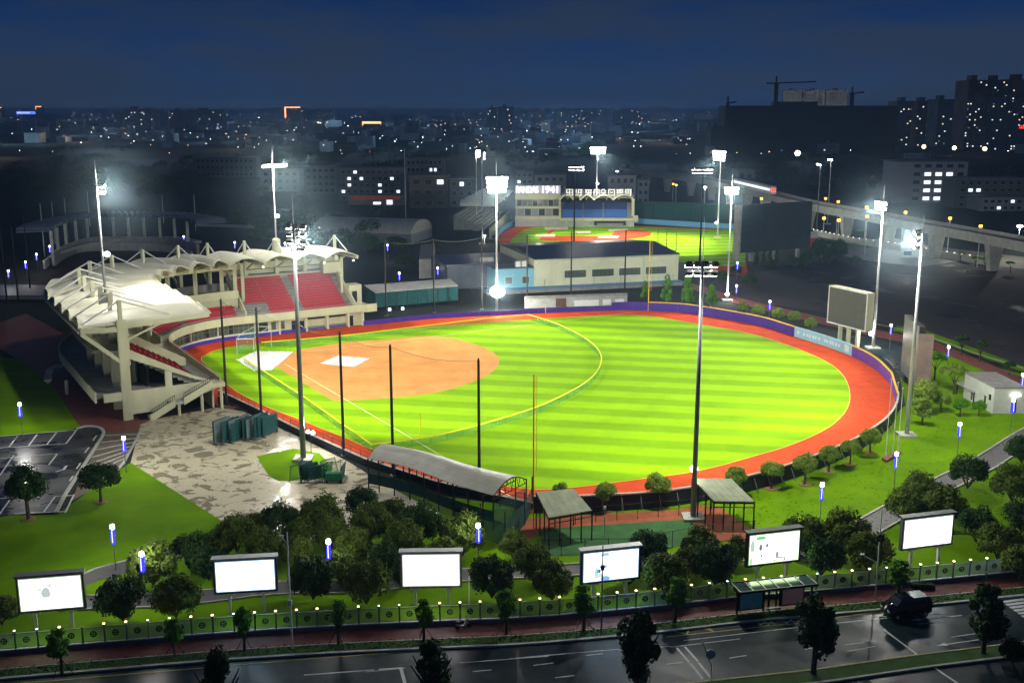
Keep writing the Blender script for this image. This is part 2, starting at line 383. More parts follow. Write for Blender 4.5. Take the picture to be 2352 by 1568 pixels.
# ================================================================== the main field
wall_far = smooth_line([G(1489, 714), G(1560, 717), G(1620, 725), G(1700, 739), G(1760, 752), G(1825, 773), G(1890, 793), G(1957, 818), G(2010, 847), G(2046, 883)], 4)
wall_near = smooth_line([G(2063, 905, 2.1), G(2058, 930, 2.1), G(2035, 960, 2.1), G(1990, 992, 2.1), G(1940, 1018, 2.1), G(1860, 1050, 2.1), G(1780, 1076, 2.1), G(1700, 1097, 2.1), G(1600, 1116, 2.1), G(1490, 1130, 2.1), G(1350, 1138, 2.1), G(1225, 1140, 2.1)], 4)
left_near = [G(1225, 1172), G(1130, 1150), G(1000, 1120), G(840, 1068), G(700, 1005), G(600, 955), G(503, 908)]
RF = 19.5
def spt(theta, r): return W(-r * math.sin(theta), -r * math.cos(theta))
stand_front = [W(32, -RF)] + [spt(R(a), RF) for a in range(0, 91, 9)] + [W(-RF, 29)]
left_far = [G(835, 748), G(1000, 731), G(1249, 719), G(1440, 712), G(1489, 714)]
track = list(wall_far) + list(wall_near) + left_near[1:] + stand_front + left_far[:-1]
sheet('red_warning_track', track, .04, track_red)

grass_v = [(463, 827), (474, 815), (497, 805), (543, 795), (618, 788), (680, 781), (733, 775), (793, 769), (890, 760), (1000, 751), (1091, 744), (1191, 736), (1306, 729), (1416, 723.5), (1500, 727.5), (1599, 744), (1680, 758),
           (1747, 773), (1833, 802), (1903, 834), (1938, 865), (1952, 904), (1943, 943), (1903, 982), (1825, 1019), (1732, 1048), (1603, 1082), (1482, 1099), (1325, 1119), (1228, 1124), (1120, 1110), (1000, 1080), (920, 1055), (853, 1032), (793, 1006), (732, 982), (679, 960), (602, 930), (542, 898), (498, 862)]
grass_w = smooth_line([G(*p) for p in grass_v], 4, True)
# striped turf: mower bands run across the field
m = bpy.data.materials.new('striped_turf'); m.use_nodes = True; n = m.node_tree.nodes; l = m.node_tree.links; b = n['Principled BSDF']
b.inputs['Roughness'].default_value = .85; b.inputs['Specular IOR Level'].default_value = .05
gg = n.new('ShaderNodeNewGeometry'); mpn = n.new('ShaderNodeMapping'); mpn.vector_type = 'POINT'; mpn.inputs['Rotation'].default_value = (0, 0, R(10.5)); l.new(gg.outputs['Position'], mpn.inputs[0])
sep = n.new('ShaderNodeSeparateXYZ'); l.new(mpn.outputs[0], sep.inputs[0])
md = n.new('ShaderNodeMath'); md.operation = 'MULTIPLY_ADD'; md.inputs[1].default_value = 2 * math.pi / 7.8; md.inputs[2].default_value = 1.4; l.new(sep.outputs['Y'], md.inputs[0])
sn = n.new('ShaderNodeMath'); sn.operation = 'SINE'; l.new(md.outputs[0], sn.inputs[0])
st_ = n.new('ShaderNodeMapRange'); st_.inputs[1].default_value = -.4; st_.inputs[2].default_value = .4; l.new(sn.outputs[0], st_.inputs[0])
no = n.new('ShaderNodeTexNoise'); no.inputs['Scale'].default_value = .16; no.inputs['Detail'].default_value = 12; no.inputs['Roughness'].default_value = .75; l.new(gg.outputs['Position'], no.inputs['Vector'])
# the mown bands fade out in the foul ground behind home plate
px = n.new('ShaderNodeMapRange'); px.inputs[1].default_value = -42; px.inputs[2].default_value = -14; l.new(sep.outputs['X'], px.inputs[0])
pm = n.new('ShaderNodeMath'); pm.operation = 'MAXIMUM'; pm.inputs[1].default_value = 0.25
mixa = n.new('ShaderNodeMix'); mixa.data_type = 'RGBA'; mixa.inputs[6].default_value = (.185, .39, .0, 1); mixa.inputs[7].default_value = (.265, .525, .0, 1); l.new(st_.outputs[0], mixa.inputs[0])
nr = n.new('ShaderNodeMapRange'); nr.inputs[1].default_value = .3; nr.inputs[2].default_value = .7; nr.inputs[3].default_value = .84; nr.inputs[4].default_value = 1.12; l.new(no.outputs[0], nr.inputs[0])
vm = n.new('ShaderNodeVectorMath'); vm.operation = 'SCALE'; l.new(mixa.outputs[2], vm.inputs[0]); l.new(nr.outputs[0], vm.inputs[3]); l.new(vm.outputs[0], b.inputs['Base Color'])
turf_m = m
sheet('field_grass', grass_w, .06, turf_m)
skin_v = [(626, 838), (640, 815), (672, 811), (700, 802), (793, 787), (890, 780), (940, 774.5), (992, 772.3), (1043, 778), (1094, 792), (1128, 807), (1145.7, 824), (1143, 841), (1123, 860), (1090, 876), (1040, 893), (980, 906), (900, 915), (820, 919.5), (768, 922), (722, 896), (674, 867)]
sheet('clay_infield', smooth_line([G(*p) for p in skin_v[:18]], 3) + [G(*p) for p in skin_v[18:]], .08, clay)
ln = MB()
ribbon([W(8, .3), W(98.5, 0)], .16, .1, ln); ribbon([W(.3, 8), W(0, 95.5)], .16, .1, ln)
ln.obj('foul_lines', mat('line_paint', (.75, .8, .45), .7, var=.1, scale=2), kind='structure')
sheet('warning_track_edge_line', [], 0, paint_w) if False else None
ribbon(grass_w + [grass_w[0]], .14, .085).obj('grass_edge_line', mat('edge_line', (.75, .6, .05), .7, var=.1, scale=2), kind='structure')
def tarp(vp, label):
    P = [G(*p) for p in vp]; P2 = []
    for i in range(len(P)):
        a, b = P[i], P[(i + 1) % len(P)]
        for k in range(6):
            q = lerp(a, b, k / 6); P2.append((q[0] + random.uniform(-.12, .12), q[1] + random.uniform(-.12, .12)))
    cx = sum(p[0] for p in P2) / len(P2); cyy = sum(p[1] for p in P2) / len(P2)
    t = thing('tarpaulin', label, 'tarpaulin', (cx, cyy, .08), 0, 'white tarpaulins on the infields')
    MB().prism(P2, .09, .16).obj('cover', tarp_w, t)
    mbg = MB()
    for i in range(0, len(P2), 2): mbg.ball((P2[i][0] * .985 + cx * .015, P2[i][1] * .985 + cyy * .015, .2), .16, 6, 4, .6)
    mbg.obj('sandbag', tarp_w, t, kind='stuff')
tarp([(544, 827.5), (590, 807.5), (674, 809.5), (624, 850.5), (584, 852.5)], 'large white tarpaulin covering the home plate area')
tarp([(735, 835.5), (777, 818.5), (849.5, 824.5), (813, 843.5)], 'white square tarpaulin covering the pitching circle on the orange clay')

# outfield wall: padded panels with a yellow rail
def wall_panels(thingname, label, cat, line, z1, m, step, th=.25, cap=None, name='pad', post=None):
    t = thing(thingname, label, cat, (*line[0], 0)); pts = walk(line, step)
    if math.dist(pts[-1][:2], line[-1]) > .3: pts.append((*line[-1], pts[-1][2]))
    for i in range(len(pts) - 1):
        a, b = pts[i][:2], pts[i + 1][:2]; d = (Vector(b) - Vector(a)); L = d.length; d.normalize(); g_ = .03
        a2 = (a[0] + d.x * g_, a[1] + d.y * g_); b2 = (b[0] - d.x * g_, b[1] - d.y * g_)
        wall_strip([a2, b2], .0, z1, th + random.uniform(-.015, .015)).obj(name, m if not callable(m) else m(i), t)
    if cap: wall_strip(line, z1 + .002, z1 + .18, th + .08).obj('top_rail', cap, t)
    if post:
        for a in pts[::2]: MB().box(a[0] - .06, a[1] - .06, z1, a[0] + .06, a[1] + .06, z1 + post).obj('post', galv, t)
    return t
ban0, ban1 = G(1825, 773), G(1957, 818)
def seg(line, a, b):
    ia = min(range(len(line)), key=lambda i: math.dist(line[i], a)); ib = min(range(len(line)), key=lambda i: math.dist(line[i], b)); return line[ia:ib + 1]
wall_panels('outfield_wall', 'violet blue padded outfield wall with yellow rail from the far foul pole to the cyan banner', 'wall', seg(wall_far, wall_far[0], ban0), 2.1, blue_pad, 2.4, cap=yellow)
cyan_m = mat('cyan_banner', (.3, .62, .78), .5, var=.12, scale=.25)
bw = wall_panels('banner_wall', 'pale cyan sponsor banner on the outfield wall under the scoreboard', 'banner', seg(wall_far, ban0, ban1), 2.3, cyan_m, 2.4, th=.3)
# blurred white emblem and word blocks on the banner
bl = seg(wall_far, ban0, ban1); wk = walk(bl, .28); N = len(wk)
def flatmark(i0, i1, za, zb, m=white, name='lettering'):
    pts = [wk[i][:2] for i in range(i0, min(i1 + 1, N))]
    if len(pts) < 2: return
    d = (Vector(pts[-1]) - Vector(pts[0])).normalized(); nx, ny = d.y, -d.x
    if (nx * (0 - pts[0][0]) + ny * (190 - pts[0][1])) < 0: nx, ny = -nx, -ny
    wall_strip([(p[0] + nx * .17, p[1] + ny * .17) for p in pts], za, zb, .03).obj(name, m, bw)
banner_white = mat('banner_white', (.62, .82, .88), .5, var=.1, scale=1)
MBs = N // 5
flatmark(int(N * .06), int(N * .09), .9, 1.6, banner_white, 'emblem')
for k in range(6): flatmark(int(N * (.16 + .05 * k)), int(N * (.16 + .05 * k)) + 2, .85, 1.5, banner_white)
for k in range(6): flatmark(int(N * (.5 + .05 * k)), int(N * (.5 + .05 * k)) + 2, .85, 1.5, banner_white)
flatmark(int(N * .87), int(N * .95), .5, 1.9, banner_white, 'emblem')
rest = seg(wall_far, ban1, wall_far[-1]) + [wall_near[0]]
wall_panels('outfield_wall', 'violet blue padded outfield wall curving right of the cyan banner', 'wall', rest, 2.1, mat('violet_padding', (.13, .06, .4), .5, var=.12, scale=.8), 2.4, cap=yellow)
tn = wall_panels('outfield_wall', 'dark navy back of the near outfield wall behind the small trees', 'wall', wall_near, 2.05, navy, 2.4, cap=kerb_m)
for a in walk(wall_near, 2.4):
    hx, hy = math.sin(a[2]), -math.cos(a[2])
    if hy > 0 and a[1] < 160: hx, hy = -hx, -hy
    MB().bar((a[0] + hx * .25, a[1] + hy * .25, 1.7), (a[0] + hx * 1.1, a[1] + hy * 1.1, .05), .07).obj('brace', grey_steel, tn)
wall_panels('field_wall', 'low blue padded wall along the far side between stand and foul pole', 'wall', left_far[:-1] , 1.15, blue_pad, 2.4, th=.2)
wall_panels('corner_wall', 'taller violet blue wall panel next to the yellow foul pole', 'wall', [G(1405, 713.5), G(1440, 712), G(1487, 713.5)], 2.1, blue_pad, 2.4, th=.24)
# near low wall with handrail
lw = thing('low_wall', 'long low dark wall with railing along the near edge of the red track', 'wall', (*left_near[3], 0))
wall_strip(left_near[::-1], 0, .95, .3).obj('parapet', navy, lw); wall_strip(left_near[::-1], .953, 1.03, .42).obj('coping', kerb_m, lw)
for a in walk(left_near, 2.5):
    MB().box(a[0] - .03, a[1] - .03, 1.03, a[0] + .03, a[1] + .03, 1.9).obj('post', dark_steel, lw)
rl = MB(); wall_strip(left_near, 1.85, 1.9, .05, rl); wall_strip(left_near, 1.4, 1.44, .04, rl); rl.obj('rail', dark_steel, lw)

# temporary fence of green netting with a yellow top tube
tf = [G(*p, 1.2) for p in ((560, 822), (700, 912), (853, 1020))]
tfa = smooth_line([G(*p, 1.2) for p in ((853, 1020), (930, 1011), (1000, 1000), (1100, 975), (1230, 935), (1320, 893), (1365, 860), (1381, 830), (1376, 805), (1350, 780), (1310, 757), (1265, 738), (1213, 722))], 5)
tff = [G(*p, 1.2) for p in ((1213, 722), (1100, 733), (950, 751), (804, 769), (690, 779), (600, 786))]
ft = thing('temporary_fence', 'temporary green mesh fence with yellow top tube curving across the outfield', 'fence', (*tf[0], 0))
for nm, line in (('a', tf), ('b', tfa), ('c', tff)):
    pp = walk(line, 3.0)
    for i in range(len(pp) - 1):
        wall_strip([pp[i][:2], pp[i + 1][:2]], .08, 1.15, .02).obj('mesh_panel', green_mesh, ft)
        MB().tube((*pp[i][:2], .05), (*pp[i][:2], 1.2), .03, n=5).obj('post', green_mesh, ft)
    mb = MB()
    for i in range(len(line) - 1): mb.tube((*line[i], 1.2), (*line[i + 1], 1.2), .11, n=6)
    mb.obj('top_tube', yellow_pipe, ft)
for (x, y), h, lab in (((966, 1008), 4.2, 'short yellow foul post on the near bend of the temporary fence'), ((1253, 720), 2.2, 'short cream foul post where the temporary fence meets the far track')):
    q = G(x, y); o = MB().tube((*q, .05), (*q, h), .07, n=8).obj('foul_post', yellow_pipe); tag(o, lab, 'post')
# foul poles
def foul_pole(v, top, lab, m1, side):
    q = G(*v); t = thing('foul_pole', lab, 'foul pole', (*q, 0), 0, 'tall foul poles')
    MB().tube((*q, 0), (*q, top), .11, .09, n=10).obj('pole', m1, t)
    s = MB(); dx, dy = side
    for k in range(10): z = top * .3 + k * (top * .68 / 9); s.bar((*q, z), (q[0] + dx * .6, q[1] + dy * .6, z), .04)
    s.bar((q[0] + dx * .6, q[1] + dy * .6, top * .3), (q[0] + dx * .6, q[1] + dy * .6, top * .98), .05); s.obj('wing_frame', m1, t, kind='stuff')
    MB().box(q[0] - .25, q[1] - .25, 0, q[0] + .25, q[1] + .25, .3).obj('footing', concrete, t)
foul_pole((1225, 1172), 17.2, 'slender orange foul pole rising beside the near canopy', mat('orange_paint', (.6, .24, .015), .5, var=.1, scale=2), (.6, .2))
foul_pole((1489, 714), 17.2, 'bright yellow foul pole at the far corner before the pale hall', yellow, (.9, -.3))

# tall dark net poles
npole = thing('net_pole', 'x', 'pole', (0, 0, 0), 0, 'tall dark safety net poles round the field')
lobj('shaft', MB().tube((0, 0, 0), (0, 0, 17.8), .22, .17, n=10).mesh('net_pole_shaft'), dark_steel, npole)
lobj('base_plate', MB().box(-.4, -.4, 0, .4, .4, .12).mesh('net_pole_base'), concrete, npole)
lobj('pulley_head', MB().box(-.1, -.28, 17.8, .1, .28, 18.05).mesh('net_pole_head'), dark_steel, npole)
NP = [((507, 690), 'dark net pole nearest the end of the grandstand'), ((588, 710), 'dark net pole between the stair end and the stacked teal screens'), ((683, 742), 'dark net pole hard against the near left floodlight mast'),
      ((780, 765), 'dark net pole behind the tangle of green screens'), ((896, 795), 'dark net pole rising behind the left part of the curved canopy'), ((1099, 827), 'dark net pole rising behind the right part of the curved canopy'),
      ((883, 555), 'grey net pole beside the grandstand far end'), ((995, 550), 'dark net pole in front of the green batting shed'), ((1106, 545), 'dark net pole just left of the bright work light'),
      ((1211, 540), 'dark net pole in front of the cyan annexe'), ((1313, 533), 'dark net pole in front of the middle of the pale hall'), ((1438, 530), 'dark net pole just left of the yellow foul pole')]
npos = []
for i, ((x, y), lab) in enumerate(NP):
    q = G(x, y, 17.8)
    o = npole if i == 0 else dup(npole, (*q, 0), 0)
    o.location = (*q, 0); o['label'] = lab; npos.append(q)
# netting between the poles behind home and along the far side
for lo, hi, lab in ((0, 5, 'fine safety net hung between the near dark poles'), (6, 11, 'fine safety net hung between the far dark poles')):
    t = thing('safety_net', lab, 'net', (*npos[lo], 0))
    for i in range(lo, hi):
        a, b = npos[i], npos[i + 1]; n_ = 6; mb = MB()
        for k in range(n_):
            p, q = lerp(a, b, k / n_), lerp(a, b, (k + 1) / n_); s0 = 17.7 - .7 * math.sin(math.pi * k / n_); s1 = 17.7 - .7 * math.sin(math.pi * (k + 1) / n_)
            mb.quad((*p, 2), (*q, 2), (*q, s1), (*p, s0))
        mb.obj('net', netting, t)
        cb = MB()
        for k in range(n_):
            p, q = lerp(a, b, k / n_), lerp(a, b, (k + 1) / n_); cb.bar((*p, 17.7 - .7 * math.sin(math.pi * k / n_)), (*q, 17.7 - .7 * math.sin(math.pi * (k + 1) / n_)), .04)
        cb.obj('cable', grey_steel, t)
# ================================================================== grandstand
# station parameter s: near wing u = 32 - s (s 0..32), arc 90 degrees (s 32..62.6), far wing v = s - 62.6
ARC = 30.63
def SP(s, r, z=None):
    if s <= 32: p = W(32 - s, -r)
    elif s <= 32 + ARC: a = (s - 32) / ARC * math.pi / 2; p = W(-r * math.sin(a), -r * math.cos(a))
    else: p = W(-r, s - 32 - ARC)
    return p if z is None else (*p, z)
S0, S1 = 0, 32 + ARC + 29
mast_s = [0, 7.4, 14.8, 22.2, 29.6, 36.5, 42, 47.3, 52.6, 57.7, 61.6, 69.2, 76.4, 83.2, 90.9]
gs = thing('grandstand', 'cream grandstand with white vaulted membrane roof and red seats wrapping round home plate', 'grandstand', (*SP(47, 30), 0))
def ring(name, m, r0, r1, z0, z1, sa=S0, sb=S1, parent=gs, ds=2.0, zf=None):
    n = max(1, int((sb - sa) / ds)); mb = MB()
    for i in range(n):
        a = sa + (sb - sa) * i / n; b = sa + (sb - sa) * (i + 1) / n
        mb.hexa([SP(a, r0, z0), SP(b, r0, z0), SP(b, r1, z0), SP(a, r1, z0), SP(a, r0, z1), SP(b, r0, z1), SP(b, r1, z1), SP(a, r1, z1)])
    return mb.obj(name, m, parent)
# roof bays
def roofpt(s0, s1, a, b):
    rf = 19.9 + .9 * math.sin(math.pi * a); rb = 40.3 - .5 * math.sin(math.pi * a)
    r = rf + (rb - rf) * b; s = s0 + (s1 - s0) * a
    arch = 1.55 * math.sin(math.pi * a) * (.75 + .25 * math.sin(math.pi * b))
    z = 15.9 - .5 * b - .35 * math.sin(math.pi * b) * 0 + .25 * (1 - b) ** 2 + arch
    if b < .12: z -= .25 * (1 - b / .12)
    return SP(s, r, z)
for i in range(len(mast_s) - 1):
    s0, s1 = mast_s[i], mast_s[i + 1]; NA, NB = 10, 12
    top = [[roofpt(s0, s1, a / NA, b / NB) for b in range(NB + 1)] for a in range(NA + 1)]
    mb = MB(); idx = {}
    for lay, dz in ((0, 0), (1, -.12)):
        for a in range(NA + 1):
            for b in range(NB + 1): idx[lay, a, b] = len(mb.v); p = top[a][b]; mb.v.append((p[0], p[1], p[2] + dz))
    for a in range(NA):
        for b in range(NB):
            mb.f.append((idx[0, a, b], idx[0, a, b + 1], idx[0, a + 1, b + 1], idx[0, a + 1, b])); mb.f.append((idx[1, a, b], idx[1, a + 1, b], idx[1, a + 1, b + 1], idx[1, a, b + 1]))
    for a in range(NA):
        for b in (0, NB): mb.f.append((idx[0, a, b], idx[0, a + 1, b], idx[1, a + 1, b], idx[1, a, b]))
    for b in range(NB):
        for a in (0, NA): mb.f.append((idx[0, a, b], idx[1, a, b], idx[1, a, b + 1], idx[0, a, b + 1]))
    mb.obj('roof_membrane', membrane, gs, smooth=True)
    # front edge tube and under-roof arch truss
    tb = MB()
    for a in range(NA): tb.tube(top[a][0], top[a + 1][0], .13, n=6)
    tb.obj('edge_tube', cream, gs)
    if i >= 3 and i <= 10:     # grey gable at the back of a bay
        pts = [top[a][NB] for a in range(NA + 1)]; c = MB(); c.slab([(p[0], p[1], p[2] - .15) for p in pts] + [SP(s1, 40.1, 15.0), SP(s0, 40.1, 15.0)], (0, 0, -.02)) if False else None
        gb = MB()
        for a in range(NA):
            p, q = top[a][NB], top[a + 1][NB]; sA = s0 + (s1 - s0) * a / NA; sB = s0 + (s1 - s0) * (a + 1) / NA
            gb.hexa([SP(sA, 39.6, 14.9), SP(sB, 39.6, 14.9), SP(sB, 39.8, 14.9), SP(sA, 39.8, 14.9), (*SP(sA, 39.6), p[2] - .05), (*SP(sB, 39.6), q[2] - .05), (*SP(sB, 39.8), q[2] - .05), (*SP(sA, 39.8), p[2] - .05)])
        gb.obj('gable', grey_steel, gs)
# masts, stays and cantilever beams
for i, s in enumerate(mast_s):
    c = MB(); a = Vector(SP(s, 33.6)); o_ = Vector(SP(s, 34.8)); t = (o_ - a).normalized(); n_ = Vector((-t.y, t.x)) * .38
    def colbox(ra, rb, z0, z1, mb, hw=.38):
        A = Vector(SP(s, ra)); B = Vector(SP(s, rb)); d = (B - A).normalized(); q = Vector((-d.y, d.x)) * hw
        r4 = [A - q, B - q, B + q, A + q]; mb.hexa([(p.x, p.y, z0) for p in r4] + [(p.x, p.y, z1) for p in r4])
    colbox(33.4, 34.6, 0, 16.0, c); colbox(33.7, 34.3, 16, 19.3, c, .28)
    c.obj('column', cream, gs)
    stay = MB()
    stay.tube(SP(s, 34, 19.2), SP(s, 26.5, 16.4), .13, n=6); stay.tube(SP(s, 34, 19.2), SP(s, 39.8, 15.9), .13, n=6)
    stay.obj('stay', white, gs)
    bm_ = MB(); bm_.slab([SP(s, 20.4, 15.75), SP(s, 34, 15.2), SP(s, 40, 15.2), SP(s, 40, 14.6), SP(s, 34, 14.0), SP(s, 20.4, 15.3)], (0, 0, .001)) if False else None
    for ra, rb, za, zb in ((20.4, 27, 15.5, 15.3), (27, 34, 15.3, 14.9), (34, 40, 14.9, 15.0)): bm_.bar(SP(s, ra, za), SP(s, rb, zb), .3, .5)
    bm_.bar(SP(s, 34, 12.6), SP(s, 28, 15.0), .25, .3)
    if s <= 30 or s >= 50: bm_.bar(SP(s, 34, 9.2), SP(s, 39.9, 14.6), .4, .5)
    bm_.obj('beam', cream, gs)
ring('rear_edge_beam', cream, 39.7, 40.3, 14.55, 15.05)
ring('rear_frieze', cream_in, 33.6, 33.9, 12.8, 14.3, ds=2.5)
# front: padded base, white plinth, wall, terrace slab
ring('wall_padding', blue_pad, 19.3, 19.5, 0, .85, 20, 78)
ring('plinth', white, 19.32, 19.55, .85, 1.1, 20, 72)
ring('front_wall', cream_in, 20.2, 20.5, 0, 3.3)
ring('terrace_slab', cream, 18.8, 21.3, 3.3, 4.0)
ring('parapet', cream, 18.8, 19.05, 4.0, 4.95)
ring('hand_rail', galv, 18.88, 18.94, 5.3, 5.36); ring('terrace_floor', concrete_l, 19.06, 21.4, 4.0, 4.02)
# glazed band with mullions round the curve
for k in range(40):
    a = 22 + k * 1.1; b = a + 1.0
    MB().hexa([SP(a, 20.0, 1.15), SP(b, 20.0, 1.15), SP(b, 20.1, 1.15), SP(a, 20.1, 1.15), SP(a, 20.0, 3.25), SP(b, 20.0, 3.25), SP(b, 20.1, 3.25), SP(a, 20.1, 3.25)]).obj('window_pane', glassg if k % 5 else glassw, gs)
mu = MB()
for k in range(41):
    a = 22 + k * 1.1 - .1; mu.bar(SP(a + .05, 19.9, 1.1), SP(a + .05, 19.9, 3.3), .12)
mu.obj('mullion', grey_steel, gs, kind='stuff'); ring('transom', grey_steel, 19.85, 19.95, 2.3, 2.4, 22, 66)
# doors, windows and two dugouts of the far wing
def fdoor(a, b, z0, z1, m=black, name='door'):
    MB().hexa([SP(a, 20.08, z0), SP(b, 20.08, z0), SP(b, 20.19, z0), SP(a, 20.19, z0), SP(a, 20.08, z1), SP(b, 20.08, z1), SP(b, 20.19, z1), SP(a, 20.19, z1)]).obj(name, m, gs)
for a, b, z0, z1, m_ in ((67.2, 69.2, .1, 2.9, glassw), (70, 71, 1.1, 2.8, glassg), (72.2, 73, 1.1, 2.8, glassg), (74.6, 75.8, .1, 2.6, black), (76.5, 77.5, .1, 2.4, black), (88.2, 89.2, .1, 2.4, black)): fdoor(a, b, z0, z1, m_)
for a, b in ((78.2, 82.4), (83.2, 87.4)):
    fdoor(a, b, 2.5, 2.95, black, 'vent'); fdoor(a, b, .2, .95, grey_steel, 'bench_back')
    MB().hexa([SP(a, 19.5, .3), SP(b, 19.5, .3), SP(b, 20.0, .3), SP(a, 20.0, .3), SP(a, 19.5, .5), SP(b, 19.5, .5), SP(b, 20.0, .5), SP(a, 20.0, .5)]).obj('bench', blue_pad, gs)
for s in (77.8, 82.8, 87.8, 91.2, 66.5, 71.6): MB().bar(SP(s, 19.3, 0), SP(s, 19.3, 3.3), .35).obj('pier', cream, gs)
for s in (23, 30, 37, 44, 51, 58): MB().bar(SP(s, 19.75, 0.9), SP(s, 19.75, 3.3), .25).obj('pier', cream, gs)
# raked seating: rows of red seats on concrete steps
def rake(sa, sb, n0, n1, blocks, ds=2.5):
    steps = MB()
    for k in range(n0, n1):
        r = 21.4 + k * .85; z = 4.25 + k * .5; n = max(1, int((sb - sa) / ds))
        for i in range(n):
            a = sa + (sb - sa) * i / n; b = sa + (sb - sa) * (i + 1) / n; r2 = r + (.85 if k < n1 - 1 else .85)
            steps.hexa([SP(a, r, z - 1.0), SP(b, r, z - 1.0), SP(b, r2, z - 1.0), SP(a, r2, z - 1.0), SP(a, r, z), SP(b, r, z), SP(b, r2, z), SP(a, r2, z)])
    steps.obj('seating_steps', concrete, gs)
    for (ba, bb, k0, k1) in blocks:
        for k in range(k0, k1):
            r = 21.4 + k * .85 + .32; z = 4.25 + k * .5; row = MB(); s = ba
            while s + .5 <= bb:
                a, b = s + .04, s + .48
                row.hexa([SP(a, r, z + .3), SP(b, r, z + .3), SP(b, r + .4, z + .3), SP(a, r + .4, z + .3), SP(a, r, z + .38), SP(b, r, z + .38), SP(b, r + .4, z + .38), SP(a, r + .4, z + .38)])
                row.hexa([SP(a, r + .36, z + .381), SP(b, r + .36, z + .381), SP(b, r + .42, z + .381), SP(a, r + .42, z + .381), SP(a, r + .42, z + .78), SP(b, r + .42, z + .78), SP(b, r + .48, z + .78), SP(a, r + .48, z + .78)])
                s += .5
            row.obj('seat_row', seat_red, gs)
rake(.6, 15, 0, 14, [(1.4, 7.2, 1, 14), (8.4, 14.4, 1, 14)])
rake(15, 64.5, 0, 4, [(16, 27, 0, 4), (28, 39, 0, 4), (40, 51, 0, 4), (52, 63.4, 0, 4)])
rake(64.5, 91, 0, 15, [(66.0, 70.6, 4, 13), (70.6, 76.8, 0, 13), (78.4, 88.6, 0, 13)])
ring('landing', concrete_l, 33.2, 36, 11.2, 11.4, 64.5, 91); ring('landing', concrete_l, 33.2, 36, 11.0, 11.2, .6, 15)
ring('rear_parapet', cream, 35.8, 36.1, 11.2, 12.3, 64.5, 91); ring('rear_wall', cream_in, 33.0, 33.3, 4.8, 11.2, .6, 15); ring('rear_wall', cream_in, 33.0, 33.3, 4.8, 11.2, 64.5, 91)
# raking side walls of the seating blocks
for s, nm in ((15.2, 'side_wall'), (64.6, 'side_wall'), (89.9, 'side_wall')):
    sw = MB(); pts = [SP(s, 20.6, 4.1), SP(s, 20.6, 5.4), SP(s, 33.4, 13.0), SP(s, 33.4, 11.0), SP(s, 33.4, 9.8), SP(s, 24, 5.4 if s < 1 else 4.1)]
    d = Vector(SP(s + .01, 27)) - Vector(SP(s, 27)); d.normalize(); sw.slab(pts, (d.x * .3, d.y * .3, 0)); sw.obj(nm, cream, gs)
# stair vomitory and end box of the far wing
def sbox(name, m, sa, sb, r0, r1, z0, z1, p=gs): return MB().hexa([SP(sa, r0, z0), SP(sb, r0, z0), SP(sb, r1, z0), SP(sa, r1, z0), SP(sa, r0, z1), SP(sb, r0, z1), SP(sb, r1, z1), SP(sa, r1, z1)]).obj(name, m, p)
sbox('control_box', cream, 86.6, 90.9, 30.6, 33, 10.9, 13.4); sbox('end_stair_box', cream, 90.3, 93.4, 24.6, 28, 4.0, 8.6); sbox('door', black, 91.0, 92.2, 24.5, 24.59, 4.6, 7.2)
sbox('end_terrace', cream, 91.6, 94.6, 18.8, 28, 3.1, 4.0); sbox('end_parapet', cream, 91.6, 94.6, 18.8, 19.05, 4.0, 4.9); sbox('end_wall', white, 91.2, 91.6, 19.4, 30, 0, 3.1)
MB().bar(SP(90.4, 28, 8.3), SP(90.4, 34, 12.2), .4, .5).obj('beam', cream, gs)
sbox('bay_screen', concrete_l, 70.4, 76.4, 20.9, 21.1, 4.0, 5.2) if False else None
# middle part: raised gallery with columns, parapet and dark rooms behind
ring('gallery_wall', cream_in, 25.0, 25.4, 6.2, 8.0, 15.4, 64.4); ring('gallery_slab', cream, 24.4, 36, 8.0, 8.5, 15.4, 64.4)
ring('gallery_parapet', cream, 24.4, 24.65, 8.5, 9.7, 15.4, 64.4); ring('rear_wall', glassw, 33.0, 33.3, 4.2, 8.0, 15.4, 64.4); ring('gallery_back', concrete, 33.0, 33.2, 8.5, 10.2, 15.4, 64.4); ring('ring_beam', cream, 25.6, 26.1, 14.2, 14.8, 15.4, 64.4)
for s in (18.5, 25.9, 33, 40.5, 46, 51.6, 57.0, 61.6, 64.2): MB().bar(SP(s, 25.8, 4.2), SP(s, 25.8, 15.2), .7).obj('column', cream, gs)
for s in (66.1, 89.4): MB().bar(SP(s, 26.5, 5), SP(s, 26.5, 15.1), .6).obj('column', cream, gs)
# rear concourse and dark ground floor rooms
ring('concourse_slab', concrete_l, 20.5, 38.6, 3.95, 4.0, 0.2, 91); ring('concourse_parapet', cream, 38.4, 38.65, 3.3, 5.0, 0.2, 64)
ring('ground_floor_wall', concrete_l, 32.6, 32.9, 0, 3.9, 3, 91, ds=3); ring('inner_wall', mat('dark_interior', (.05, .055, .06), .8, var=.2, scale=.6), 29.5, 29.8, 4.0, 8, 4, 15)
for s in (8, 14, 20): MB().bar(SP(s, 31, 4.0), SP(s, 31, 9.5), .9).obj('column', concrete_l, gs)
